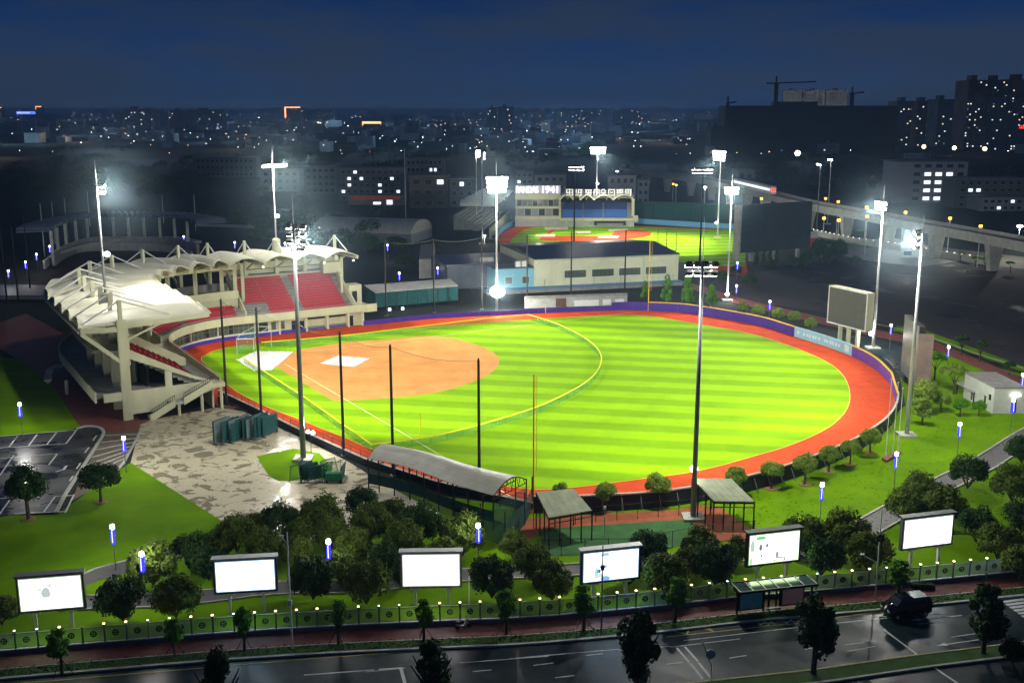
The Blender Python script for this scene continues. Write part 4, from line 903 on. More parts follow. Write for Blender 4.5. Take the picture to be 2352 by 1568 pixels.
# bus stop
bs = thing('bus_shelter', 'dark bus shelter with glass roof and lit poster panels at the kerb', 'bus shelter', (*G(1700, 1432), 0))
a = Vector(G(1692, 1412)); b_ = Vector(G(1866, 1392)); d = (b_ - a).normalized(); n_ = Vector((-d.y, d.x)); L = (b_ - a).length
def bp(x, y, z): v = a + d * x + n_ * y; return (v.x, v.y, z)
def bbox(name, m, x0, x1, y0, y1, z0, z1, par=bs): return MB().hexa([bp(x0, y0, z0), bp(x1, y0, z0), bp(x1, y1, z0), bp(x0, y1, z0), bp(x0, y0, z1), bp(x1, y0, z1), bp(x1, y1, z1), bp(x0, y1, z1)]).obj(name, m, par)
sh_glass = mat('shelter_glass', (.05, .09, .07), .08, var=.2, scale=.5, spec=.8)
for k in range(6): bbox('roof_pane', sh_glass, k * L / 6 + .05, (k + 1) * L / 6 - .05, -.6, 1.5, 2.62, 2.68)
bbox('roof_frame', black, -.1, L + .1, -.75, -.6, 2.5, 2.75); bbox('roof_frame', black, -.1, L + .1, 1.5, 1.6, 2.5, 2.75)
for k in range(7): bbox('roof_rib', galv, k * L / 6 - .03, k * L / 6 + .03, -.6, 1.5, 2.69, 2.74)
for x0, x1, c in ((.3, 2.6, (.012, .06, .1)), (4.8, 7.0, (.13, .08, .1))):
    bbox('poster_frame', black, x0 - .12, x1 + .12, .0, .2, .4, 2.3); bbox('poster', mat('poster_%.2f' % c[0], c, .3, var=.4, scale=1.2, emit=c, es=.2), x0, x1, -.03, -.005, .55, 2.15)
for x in (.05, 2.85, 3.4, 4.2, 4.6, L - .1): bbox('post', black, x - .08, x + .08, .05, .2, 0, 2.5)
bbox('bench', grey_steel, 3.0, 4.5, -.4, -.1, .4, .5)
# van
vq = G(2080, 1410); van = thing('parked_van', 'dark van parked in the bus bay right of the shelter', 'van', (*vq, 0), math.atan2(d.y, d.x))
car = mat('black_car_paint', (.006, .01, .012), .12, var=.1, scale=1, spec=.8)
body = MB(); prof = [(-2.3, .3), (2.3, .3), (2.35, 1.0), (2.25, 1.75), (1.9, 1.98), (-.9, 1.98), (-1.55, 1.3), (-2.3, 1.05)]
body.slab([(x, -.92, z) for x, z in prof], (0, 1.84, 0)); bm = bmesh.new(); me = body.mesh('van_body'); bm.from_mesh(me); bmesh.ops.bevel(bm, geom=bm.edges[:], offset=.12, segments=3, affect='EDGES'); bm.to_mesh(me); bm.free()
for p in me.polygons: p.use_smooth = True
lobj('body', me, car, van)
lobj('windscreen', MB().slab([(-1.5, -.78, 1.34), (-1.5, .78, 1.34), (-.98, .7, 1.9), (-.98, -.7, 1.9)], (-.06, 0, .02)).mesh('van_windscreen'), glassw, van)
for sgn in (-1, 1):
    for x0, x1 in ((-.9, .2), (.3, 1.3), (1.4, 2.1)): lobj('side_window', MB().box(x0, sgn * .925 - .01, 1.25, x1, sgn * .925 + .01, 1.75).mesh('van_window'), glassw, van)
    for x in (-1.5, 1.5):
        wl = lobj('wheel', MB().tube((x, sgn * .72, .34), (x, sgn * .98, .34), .34, n=18).mesh('van_wheel'), black, van); lobj('rim', MB().tube((x, sgn * .975, .34), (x, sgn * 1.0, .34), .2, n=12).mesh('van_rim'), galv, wl)
    lobj('headlight', MB().box(-2.34, sgn * .62 - .16, .75, -2.28, sgn * .62 + .16, .92).mesh('van_headlight'), white, van); lobj('tail_light', MB().box(2.32, sgn * .75 - .1, 1.0, 2.38, sgn * .75 + .1, 1.5).mesh('van_tail'), seat_red, van)
    lobj('wing_mirror', MB().box(-1.15, sgn * 1.05 - .1, 1.2, -.98, sgn * 1.05 + .1, 1.4).mesh('van_mirror'), car, van)
lobj('sunroof', MB().box(.3, -.7, 1.99, 1.8, .7, 2.02).mesh('van_roof_panel'), mat('pale_roof_glass', (.25, .33, .3), .2, var=.15, scale=1), van)
# parked scooter under the bright verge tree, bollards and a bench by the crossing
sq = G(1063, 1442); s_ = thing('motor_scooter', 'white motor scooter parked on the pavement right of the bright green young tree', 'scooter', (*sq, 0), .4)
lobj('body', MB().slab([(-.5, -.12, .35), (.1, -.12, .3), (.35, -.12, .95), (.5, -.12, 1.0), (.25, -.12, .4), (.6, -.12, .3)][:4] + [(.3, -.12, .25), (-.6, -.12, .45)], (0, .24, 0)).mesh('scooter_body'), white, s_); lobj('saddle', MB().box(-.65, -.14, .7, .0, .14, .82).mesh('scooter_saddle'), black, s_)
for x in (-.55, .6): lobj('wheel', MB().tube((x, -.06, .24), (x, .06, .24), .24, n=14).mesh('scooter_wheel'), black, s_)
lobj('handlebar', MB().tube((.38, -.3, 1.05), (.38, .3, 1.05), .03, n=6).mesh('scooter_bar'), black, s_)
bol = thing('bollard', 'x', 'bollard', (0, 0, 0), 0, 'short white topped bollards by the crossing'); lobj('shaft', MB().tube((0, 0, 0), (0, 0, .7), .1, n=8).mesh('bollard_shaft'), concrete_l, bol); lobj('cap', MB().ball((0, 0, .78), .15, 8, 5).mesh('bollard_cap'), white, bol)
for i, p in enumerate(((2070, 1352), (2118, 1349), (2265, 1330), (2315, 1322))):
    o = bol if i == 0 else dup(bol, (*G(*p), 0), 0)
    o.location = (*G(*p), 0); LABEL_JOBS.append((o, 'short stone bollard with white cap'))
pb_ = thing('planter_box', 'dark square planter box on the pavement right of the van', 'planter', (*G(1985 + 0, 1362), 0))
pq = G(2120, 1352); MB().box(pq[0] - 1.1, pq[1] - .4, 0.05, pq[0] + 1.1, pq[1] + .4, .5).obj('box', black, pb_); MB().box(pq[0] - 1.0, pq[1] - .3, .5, pq[0] + 1.0, pq[1] + .3, .62).obj('hedge', leaf_d, pb_)
# traffic sign seen from behind on the road median
ts = thing('traffic_sign', 'round grey backed traffic sign on a bent pole by the lower road', 'traffic sign', (*G(1632, 1575), 0)); tq = G(1632, 1575)
MB().tube((*tq, 0), (*tq, 2.0), .05, n=6).tube((*tq, 2.0), (tq[0] - .9, tq[1], 4.2), .05, n=6).obj('pole', galv, ts); MB().tube((tq[0] - .1, tq[1], 3.0), (tq[0] - .1, tq[1] - .05, 3.0), .42, n=18).obj('sign_plate', galv, ts)
# ================================================================== near canopies and green screens
gauze = mat('translucent_roof_sheet', (.3, .3, .25), .5, var=.15, scale=.6, spec=.5, stretch=(1, 1, 1))
cc = thing('curved_canopy', 'long barrel vaulted translucent canopy with dark green net walls beside the red track', 'canopy', (*G(1000, 1160), 0))
# axis of the barrel: from left end to right end, edges surveyed at height
ZE = 4.3
fl = [G(845, 1052, ZE), G(940, 1073, ZE), G(1040, 1110, ZE), G(1133, 1137, ZE)]      # road side eave
bl_ = [G(905, 1027, ZE), G(990, 1044, ZE), G(1110, 1078, ZE), G(1209, 1099, ZE)]      # field side eave
fl = smooth_line(fl, 6); bl_ = smooth_line(bl_, 6); n = len(fl); NA = 10
rf = MB(); P = []
for i in range(n):
    row = []
    for k in range(NA + 1):
        t = k / NA; x, y = lerp(fl[i], bl_[i], t); row.append((x, y, ZE + 1.15 * math.sin(math.pi * t)))
    P.append(row)
for i in range(n - 1):
    mb = MB()
    for k in range(NA):
        a, b_, c, d_ = P[i][k], P[i + 1][k], P[i + 1][k + 1], P[i][k + 1]
        mb.hexa([(p[0], p[1], p[2] - .05) for p in (a, b_, c, d_)] + [a, b_, c, d_])
    mb.obj('roof_sheet', gauze, cc)
for i in range(0, n, 2):
    mb = MB()
    for k in range(NA): mb.bar((*P[i][k][:2], P[i][k][2] - .12), (*P[i][k + 1][:2], P[i][k + 1][2] - .12), .1)
    mb.bar((*P[i][0][:2], ZE - .5), (*P[i][NA][:2], ZE - .5), .09)
    for k in range(1, NA): mb.bar((*P[i][k][:2], P[i][k][2] - .12), (*lerp(P[i][0][:2], P[i][NA][:2], (k + (.5 if k % 2 else -.5)) / NA), ZE - .5), .05)
    mb.obj('truss', dark_steel, cc)
    for k in (0, NA): MB().bar((*P[i][k][:2], 0), (*P[i][k][:2], ZE), .16).obj('post', dark_steel, cc)
for i in range(n - 1):
    mb = MB(); mb.hexa([(*fl[i], 1.0), (*fl[i + 1], 1.0), (*fl[i + 1], 1.0), (*fl[i], 1.0)] if False else [(fl[i][0], fl[i][1], .9), (fl[i + 1][0], fl[i + 1][1], .9), (fl[i + 1][0], fl[i + 1][1] + .04, .9), (fl[i][0], fl[i][1] + .04, .9), (fl[i][0], fl[i][1], 2.3), (fl[i + 1][0], fl[i + 1][1], 2.3), (fl[i + 1][0], fl[i + 1][1] + .04, 2.3), (fl[i][0], fl[i][1] + .04, 2.3)])
    mb.obj('net_panel', wind_mesh, cc)
MB().quad((*fl[-1], .3), (*bl_[-1], .3), (*bl_[-1], 3.2), (*fl[-1], 3.2)).obj('net_panel', dark_net, cc)
ew = [bl_[-1], G(1222, 1168), G(1225, 1150)]
# extension of net screen right of the canopy, on tall posts
sc2 = thing('net_screen', 'dark teal net screen on tall posts right of the curved canopy', 'screen', (*G(1160, 1250), 0))
PP = [G(1045, 1215), G(1104, 1235), G(1160, 1255), G(1205, 1205), G(1222, 1168)]
for i in range(len(PP) - 1):
    wall_strip([PP[i], PP[i + 1]], .0, 2.8, .03).obj('net_panel', dark_net, sc2)
for p in PP: MB().bar((*p, 0), (*p, 4.2), .15).obj('post', dark_steel, sc2)
def lean_canopy(front, back, zf, zb, lab, wallnet=True):
    t = thing('shed_canopy', lab, 'canopy', (*G(*front[0]), 0), 0, 'square mono pitched canopies'); a, b_ = G(*front[0], zf), G(*front[1], zf); c, d_ = G(*back[1], zb), G(*back[0], zb)
    for k in range(6):
        p, q, r_, s_ = lerp(a, b_, k / 6), lerp(a, b_, (k + .97) / 6), lerp(d_, c, (k + .97) / 6), lerp(d_, c, k / 6)
        MB().hexa([(*p, zf - .06), (*q, zf - .06), (*r_, zb - .06), (*s_, zb - .06), (*p, zf), (*q, zf), (*r_, zb), (*s_, zb)]).obj('roof_sheet', mat('olive_roof_sheet', (.24, .27, .18), .5, var=.2, scale=.7), t)
    for u in (0, .25, .5, .75, 1):
        p, q = lerp(a, b_, u), lerp(d_, c, u)
        MB().bar((*p, 0), (*p, zf), .15).obj('post', dark_steel, t)
        if u in (0, .5, 1): MB().bar((*q, 0), (*q, zb), .15).obj('post', dark_steel, t)
        MB().bar((*p, zf - .18), (*q, zb - .18), .1, .16).obj('rafter', dark_steel, t)
    for u in (.35, .7): MB().bar((*lerp(a, d_, u), 0), (*lerp(a, d_, u), zf + (zb - zf) * u), .14).obj('post', dark_steel, t)
    MB().bar((*a, zf - .2), (*b_, zf - .2), .12, .2).bar((*a, zf - .75), (*b_, zf - .75), .08).obj('eave_beam', dark_steel, t)
lean_canopy(((1261, 1188), (1360, 1171)), ((1232, 1130), (1318, 1121)), 3.6, 4.6, 'green grey mono pitched canopy just right of the orange foul pole')
lean_canopy(((1640, 1150), (1733, 1151)), ((1590, 1098), (1680, 1098)), 3.6, 4.6, 'green grey mono pitched canopy over the red clay by the near right mast')
# chain link fence round the practice yard
yf = thing('yard_fence', 'thin dark wire fence round the practice yard between the two square canopies', 'fence', (*G(1500, 1190), 0))
yl = [G(1225, 1215), G(1380, 1198), G(1590, 1182), G(1660, 1160)]; yl2 = [G(1235, 1275), G(1440, 1275), G(1640, 1240), G(1735, 1232)]
for line in (yl, yl2):
    pts = walk(line, 2.6)
    for i, p in enumerate(pts):
        MB().bar((p[0], p[1], 0), (p[0], p[1], 2.0), .07).obj('post', dark_steel, yf)
        if i < len(pts) - 1: wall_strip([p[:2], pts[i + 1][:2]], .05, 1.95, .01).obj('wire_mesh', netting, yf)
    mb = MB()
    for i in range(len(line) - 1): mb.bar((*line[i], 1.98), (*line[i + 1], 1.98), .05)
    mb.obj('rail', dark_steel, yf)
# stacked practice screens on the plaza
def screen(x, y, rz, lab, w_=2.3, h=2.4, tilt=0, m=teal_mesh, grp='stored practice screens on the plaza', fm=None):
    t = thing('practice_screen', lab, 'practice screen', (x, y, 0), rz, grp); t.rotation_euler.x = tilt
    f = MB().tube((-w_ / 2, 0, .1), (-w_ / 2, 0, h), .045, n=5).tube((w_ / 2, 0, .1), (w_ / 2, 0, h), .045, n=5).tube((-w_ / 2, 0, h), (w_ / 2, 0, h), .045, n=5).tube((-w_ / 2, 0, .3), (w_ / 2, 0, .3), .045, n=5)
    f.tube((-w_ / 2, -.5, .06), (-w_ / 2, .5, .06), .045, n=5).tube((w_ / 2, -.5, .06), (w_ / 2, .5, .06), .045, n=5)
    lobj('frame', f.mesh('screen_frame'), fm or mat('teal_frame', (.015, .07, .08), .4, var=.2, scale=2), t)
    lobj('net', MB().box(-w_ / 2 + .05, -.015, .3, w_ / 2 - .05, .015, h - .05).mesh('screen_net'), m, t)
    return t
ord_ = ['first', 'second', 'third', 'fourth', 'fifth', 'sixth', 'seventh', 'eighth', 'ninth', 'tenth', 'eleventh', 'twelfth', 'thirteenth', 'fourteenth', 'fifteenth', 'sixteenth', 'seventeenth', 'eighteenth']
pa_, pb3 = G(500, 1018), G(622, 1000)
pale_mesh = netmat('pale_worn_netting', (.25, .36, .36), .5)
for k in range(16):
    x, y = lerp(pa_, pb3, k / 15)
    screen(x + random.uniform(-.1, .1), y + random.uniform(-.3, 1.3), R(70) + random.uniform(-.12, .12), f'{ord_[k]} upright teal net screen from the left in the packed row on the plaza', w_=3.2 + random.uniform(-.4, .4), h=3.3 + random.uniform(-.4, .3), m=random.choice((teal_mesh, teal_mesh, pale_mesh)))
for k in range(10):
    p = lerp((684, 1105), (785, 1098), k / 9); x, y = G(*p)
    screen(x, y + random.uniform(-.2, .6), R(60) + random.uniform(-.5, .5), f'{ord_[k]} leaning green net screen from the left beside the grass plot', w_=2.6, h=2.3 + random.uniform(-.4, .5), tilt=random.uniform(-.3, .3), m=random.choice((wind_mesh, green_mesh, teal_mesh)), grp='leaning practice screens beside the grass plot')
gb = thing('green_cart', 'bright green netted cart at the right end of the leaning screens', 'cart', (*G(770, 1104), 0)); gq = G(770, 1106)
MB().box(gq[0] - 1.2, gq[1] - .5, .3, gq[0] + 1.0, gq[1] + .5, 1.3).obj('bin', mat('bright_green_plastic', (.01, .2, .1), .5, var=.2, scale=1), gb)
MB().bar((gq[0] - 1.2, gq[1] + .5, .3), (gq[0] - 1.2, gq[1] + .5, 2.6), .06).bar((gq[0] + 1, gq[1] + .5, .3), (gq[0] + 1, gq[1] + .5, 2.6), .06).bar((gq[0] - 1.2, gq[1] + .5, 2.6), (gq[0] + 1, gq[1] + .5, 2.6), .06).obj('frame', MATS['teal_frame'], gb)
for x in (-1, .8): MB().tube((gq[0] + x, gq[1] - .5, .2), (gq[0] + x, gq[1] - .42, .2), .2, n=10).obj('wheel', black, gb)
# batting cage arch near home plate
bc = thing('batting_cage', 'pale tubular hitting cage with green net standing behind home plate', 'batting cage', (*G(545, 820), 0)); q = G(545, 815)
t_ = MB()
for dx in (0, 3.4):
    t_.tube((q[0] + dx, q[1], 0), (q[0] + dx, q[1], 3.3), .06, n=6).tube((q[0] + dx, q[1], 3.3), (q[0] + dx + .8, q[1] + 1.6, 4.2), .06, n=6).tube((q[0] + dx + .8, q[1] + 1.6, 4.2), (q[0] + dx + 2.0, q[1] + 7, 4.4), .06, n=6).tube((q[0] + dx + 2, q[1] + 7, 4.4), (q[0] + dx + 2, q[1] + 7, 0), .06, n=6)
t_.tube((q[0], q[1], 3.3), (q[0] + 3.4, q[1], 3.3), .06, n=6); t_.tube((q[0] + 2, q[1] + 7, 4.4), (q[0] + 5.4, q[1] + 7, 4.4), .06, n=6); t_.obj('frame', galv, bc)
MB().quad((q[0], q[1], 0), (q[0], q[1], 3.3), (q[0] + 2, q[1] + 7, 4.2), (q[0] + 2, q[1] + 7, 0)).obj('net', netmat('pale_green_net', (.1, .5, .35), .25), bc)
# small dark equipment by the end of the stand
eq = thing('equipment_cart', 'dark equipment trolley with bent frame beside the stand corner', 'cart', (*G(505, 925), 0)); q = G(508, 930)
MB().box(q[0] - .4, q[1] - .4, .2, q[0] + .4, q[1] + .4, 1.6).obj('cabinet', black, eq); MB().bar((q[0] + .3, q[1], .3), (q[0] + 3, q[1] - 1, .15), .15).obj('drawbar', black, eq)

# ================================================================== scoreboard and edge-on screen
sb = thing('scoreboard', 'large dark grey scoreboard screen in a pale frame on legs behind the cyan banner', 'scoreboard', (*G(1935, 795), 0))
a = G(1899, 782); b_ = G(1983, 806)
zb, zt = Zat(a, 737), Zat(a, 658); A3, B3 = Vector((*a, 0)), Vector((*b_, 0)); d = (B3 - A3).normalized(); nn = Vector((d.y, -d.x, 0))
if nn.y > 0 and False: nn = -nn
def sbx(name, m, x0, x1, y0, y1, z0, z1, par=sb):
    f = lambda x, y, z: tuple(A3 + d * x + nn * y + Vector((0, 0, z)))
    return MB().hexa([f(x0, y0, z0), f(x1, y0, z0), f(x1, y1, z0), f(x0, y1, z0), f(x0, y0, z1), f(x1, y0, z1), f(x1, y1, z1), f(x0, y1, z1)]).obj(name, m, par)
LS = (B3 - A3).length; scr = mat('unlit_led_screen', (.1, .1, .092), .5, var=.06, scale=.8)
sbx('cabinet', cream, -.2, LS + .2, -1.8, 0, zb - .25, zt + .25); 
for i in range(8):
    for j in range(5): sbx('screen_module', scr, LS * i / 8 + .01, LS * (i + 1) / 8 - .01, .0, .06 + random.uniform(0, .01), zb + (zt - zb) * j / 5 + .01, zb + (zt - zb) * (j + 1) / 5 - .01)
sbx('frame', white, -.25, 0, .0, .12, zb - .3, zt + .3); sbx('frame', white, LS, LS + .3, 0, .12, zb - .3, zt + .3); sbx('frame', white, 0, LS, 0, .12, zt, zt + .3); sbx('frame', white, 0, LS, 0, .12, zb - .3, zb)
for f_ in (.22, .45, .7): sbx('leg', cream, LS * f_, LS * f_ + .6, -1.4, -.7, 0, zb - .25)
es_ = thing('dark_screen', 'tall dark board seen nearly edge on behind the right lawn mast', 'screen', (*G(2090, 890), 0))
a = G(2068, 868); b_ = G(2100, 905); A3 = Vector((*a, 0)); B3 = Vector((*b_, 0)); d = (B3 - A3).normalized(); nn = Vector((d.y, -d.x, 0)); LS = (B3 - A3).length; zt = Zat(a, 722)
for i in range(5):
    for j in range(5): sbx('face_panel', mat('grey_panel', (.17, .175, .165), .35, var=.2, scale=.5), LS * i / 5, LS * (i + 1) / 5 - .02, 0, .1, 1.5 + (zt - 1.5) * j / 5, 1.5 + (zt - 1.5) * (j + 1) / 5 - .02, es_)
sbx('core', dark_steel, 0, LS, -1.0, -.01, 1.5, zt, es_); sbx('side_panel', mat('brown_metal', (.2, .15, .13), .5, var=.2, scale=.6), LS + .01, LS + .3, -2.4, .05, 1.5, zt - 1.2, es_)
for f_ in (.1, .85): sbx('leg', dark_steel, LS * f_, LS * f_ + .4, -.9, -.4, 0, 1.5, es_)
# flagpoles
for i, (p, top, lab) in enumerate((((2034, 1053), 872, 'left slender white flagpole on the right lawn'), ((2050, 1048), 880, 'middle slender white flagpole on the right lawn'), ((2062, 1040), 893, 'right slender white flagpole on the right lawn'))):
    q = G(*p); t = thing('flagpole', lab, 'flagpole', (*q, 0), 0, 'three flagpoles on the right lawn'); zt_ = min(Zat(q, top), 13)
    MB().tube((*q, 0), (*q, zt_), .07, .04, n=7).obj('pole', white, t); MB().ball((*q, zt_ + .1), .12, 8, 5).obj('finial', white, t)
MB().prism([G(2025, 1055), G(2060, 1037), G(2070, 1042), G(2036, 1062)], 0.02, .3).obj('flagpole_plinth', brick_red, None); tag(bpy.data.objects['flagpole_plinth'], 'long red plinth at the foot of the three flagpoles', 'plinth')

# ================================================================== buildings near the field
def building(pts, z0, z1, wallm, roofm, lab, name='building', cat='building', par=None, windows=(), roofz=None):
    cx = sum(p[0] for p in pts) / len(pts); cy_ = sum(p[1] for p in pts) / len(pts)
    t = par or thing(name, lab, cat, (cx, cy_, z0))
    MB().prism(pts, z0, z1).obj('wall', wallm, t); n = len(pts)
    ins = [(cx + (x - cx) * 1.01, cy_ + (y - cy_) * 1.01) for x, y in pts]
    MB().prism(ins, z1 + .002, z1 + .25).obj('roof', roofm, t)
    for (e0, u0, u1, za, zb_, m_) in windows:
        a, b_ = pts[e0], pts[(e0 + 1) % n]; d_ = (Vector(b_) - Vector(a)); nrm = Vector((d_.y, -d_.x)).normalized()
        if nrm.dot(Vector((a[0] - cx, a[1] - cy_))) < 0: nrm = -nrm
        p, q = lerp(a, b_, u0), lerp(a, b_, u1); wf = MB().hexa([(e_[0] + nrm.x * o_, e_[1] + nrm.y * o_, z) for z in (za - .08, zb_ + .08) for (e_, o_) in ((p, .0), (q, .0), (q, .08), (p, .08))])
        f = wf.obj('window', white, t); MB().hexa([(p_[0] + nrm.x * o_, p_[1] + nrm.y * o_, z) for z in (za, zb_) for (p_, o_) in ((lerp(p, q, .03), .06), (lerp(p, q, .97), .06), (lerp(p, q, .97), .1), (lerp(p, q, .03), .1))]).obj('pane', m_, f)
    return t
# pale hall with dark blue roof
z_e = 8.6
h0, h1 = G(1226, 668), G(1557, 652)
hb1 = G(1450, 560, 9.5); hb0 = G(1170, 566, 9.5)
hall_w = mat('hall_wall', (.62, .66, .46), .6, var=.08, scale=.3)
hall = thing('training_hall', 'long pale hall with dark blue roof and four dark window bands behind the far wall', 'building', (*lerp(h0, h1, .5), 0))
H0 = Vector(h0); H1 = Vector(h1); dh = (H1 - H0).normalized(); nh = Vector((-dh.y, dh.x)); LH = (H1 - H0).length; DH = 34
def hq(x, y): v = H0 + dh * x + nh * y; return (v.x, v.y)
def hbx(name, m, x0, x1, y0, y1, z0, z1, par=hall): return MB().prism([hq(x0, y0), hq(x1, y0), hq(x1, y1), hq(x0, y1)], z0, z1).obj(name, m, par)
for k in range(8): hbx('wall_panel', hall_w, LH * k / 8, LH * (k + 1) / 8 - .03, 0, .4, 0, z_e)
hbx('body', hall_w, 0, LH, .41, DH, 0, z_e - .02)
roof_b = mat('dark_blue_roof', (.035, .05, .085), .3, var=.25, scale=.15, spec=.6)
for k in range(24):
    x0, x1 = LH * k / 24, LH * (k + 1) / 24 - .05; r_ = MB()
    for ya, yb_, za, zb_ in ((-.6, DH / 2, z_e, z_e + 1.5), (DH / 2, DH + .6, z_e + 1.5, z_e)):
        r_.hexa([(*hq(x0, ya), za), (*hq(x1, ya), za), (*hq(x1, yb_), zb_), (*hq(x0, yb_), zb_), (*hq(x0, ya), za + .15), (*hq(x1, ya), za + .15), (*hq(x1, yb_), zb_ + .15), (*hq(x0, yb_), zb_ + .15)])
    r_.obj('roof_panel', roof_b, hall)
for x0, x1 in ((8.8, 15), (16.8, 23.2), (24.8, 31.2), (32.8, 39)):
    w_ = hbx('window', white, x0 - .1, x1 + .1, -.1, 0, 3.1, 5.3); hbx('pane', glassg, x0, x1, -.14, -.101, 3.2, 5.2, w_)
    for k in range(1, 5): hbx('window_bar', dark_steel, x0 + (x1 - x0) * k / 5 - .04, x0 + (x1 - x0) * k / 5 + .04, -.17, -.141, 3.2, 5.2, w_)
hbx('blue_eaves', mat('blue_awning', (.08, .22, .42), .4, var=.1, scale=.6), -14, LH + .5, -3.0, -.02, 0.9, 1.2)
for x in (2, 9.5, 16.3, 24.2, 32.2, 40): MB().bar((*hq(x, -2.8), 1.2), (*hq(x + 1.2, -.1), 3.0), .09).obj('tie', grey_steel, hall)
hbx('base_wall', concrete, -14, LH, -2.9, -.5, 0, .9)
cyw = mat('cyan_render', (.2, .5, .62), .6, var=.08, scale=.4)
an = thing('annexe', 'low cyan annexe with two small square windows at the left end of the pale hall', 'building', hq(-6, 2) + (0,))
hbx('wall', cyw, -11, -.1, -.3, 8, 0, 6.4, an); hbx('roof', roof_b, -11.2, -.1, -.5, 8.2, 6.41, 6.7, an)
for x in (-8.2, -3.4):
    w_ = hbx('window', white, x - .1, x + 2.0, -.4, -.31, 2.2, 4.2, an); hbx('pane', glassg, x, x + 1.9, -.45, -.401, 2.3, 4.1, w_)
for x in (-5.0, -3.2): hbx('air_conditioner', white, x, x + 1.4, .5, 1.4, 6.71, 8.2, an)
sbd = thing('dark_workshop', 'dark pitched roof shed with square roof light behind the cyan annexe', 'building', hq(-14, 20) + (0,))
hbx('wall', mat('grey_blue_cladding', (.1, .12, .15), .6, var=.2, scale=.4), -22, -1, 9, 30, 0, 6.4, sbd); hbx('roof', roof_b, -22.3, -.8, 8.6, 30.3, 6.41, 6.8, sbd); hbx('roof_light', concrete_l, -12, -8, 12, 15, 6.81, 8, sbd)
# service block behind the far wall: walls, doors, brown container
svc = thing('service_block', 'low grey and white service wall with a brown shutter in front of the pale hall', 'building', (*G(1300, 700), 0))
sa, sb2 = G(1205, 708), G(1440, 700); wall_strip([sa, sb2], 0, 2.6, .4).obj('wall', concrete_l, svc); wall_strip([sa, sb2], 2.61, 3.0, .9).obj('coping', concrete, svc)
for u0, u1, m_ in ((.3, .4, mat('brown_shutter', (.12, .07, .05), .6, var=.2, scale=1)), (.48, .72, white), (.76, .84, white), (.88, .97, white)):
    p, q = lerp(sa, sb2, u0), lerp(sa, sb2, u1); wall_strip([(p[0], p[1] - .26), (q[0], q[1] - .26)], .1, 2.3 if u1 == .4 else 1.6, .1).obj('shutter', m_, svc)
# green batting shed
shd = thing('batting_shed', 'dark green netted batting shed with pale flat roof beyond the far wall', 'shed', (*G(960, 690), 0))
a, b_, c, d_ = G(862, 672, 4.6), G(1052, 656, 4.6), G(1035, 640, 5.2), G(836, 655, 5.2)
MB().hexa([(*a, 4.5), (*b_, 4.5), (*c, 5.1), (*d_, 5.1), (*a, 4.65), (*b_, 4.65), (*c, 5.25), (*d_, 5.25)]).obj('roof', concrete_l, shd)
for u in range(8):
    p, q = lerp(a, b_, u / 8), lerp(a, b_, (u + 1) / 8); wall_strip([p, q], .9, 4.4, .04).obj('net_panel', teal_mesh, shd); MB().bar((*p, 0), (*p, 4.5), .15).obj('post', dark_steel, shd)
MB().bar((*b_, 0), (*b_, 4.5), .15).obj('post', dark_steel, shd); wall_strip([a, d_], .3, 4.5, .04).obj('net_panel', teal_mesh, shd)
for k, (p, lab) in enumerate((((895, 718), 'left small bright floor lamp under the green batting shed'), ((925, 716), 'right small bright floor lamp under the green batting shed'))):
    q = G(*p); o = MB().box(q[0] - .3, q[1] - .2, .5, q[0] + .3, q[1] + .2, 1.1).obj('floor_lamp', lamp_far); tag(o, lab, 'lamp')
# barrel roofed pavilion and sheds left of the centre
bar = thing('barrel_roof_hall', 'small pale barrel roofed hall left of the second field', 'building', (*G(975, 530), 0))
a, b_ = G(945, 560), G(993, 545); n_a = 12
def barrel(t, a, b_, depth, z0, r_, m1, m2):
    A2, B2 = Vector(a), Vector(b_); d_ = (B2 - A2); Lx = d_.length; d_.normalize(); n2 = Vector((-d_.y, d_.x)); mb = MB(); 
    f = lambda x, y, z: (A2.x + d_.x * x + n2.x * y, A2.y + d_.y * x + n2.y * y, z)
    MB().hexa([f(0, 0, 0), f(Lx, 0, 0), f(Lx, depth, 0), f(0, depth, 0), f(0, 0, z0), f(Lx, 0, z0), f(Lx, depth, z0), f(0, depth, z0)]).obj('wall', m1, t)
    pts = [(Lx / 2 - Lx / 2 * math.cos(math.pi * k / n_a), z0 + r_ * math.sin(math.pi * k / n_a)) for k in range(n_a + 1)]
    for k in range(n_a):
        (x0, z0_), (x1, z1_) = pts[k], pts[k + 1]; MB().hexa([f(x0, 0, z0), f(x1, 0, z0), f(x1, depth, z0), f(x0, depth, z0), f(x0, 0, z0_), f(x1, 0, z1_), f(x1, depth, z1_), f(x0, depth, z0_)]).obj('roof_strip', m2, t)
barrel(bar, a, b_, 40, 3.5, 4.5, mat('grey_render', (.2, .22, .24), .7, var=.2, scale=.3), concrete_l)
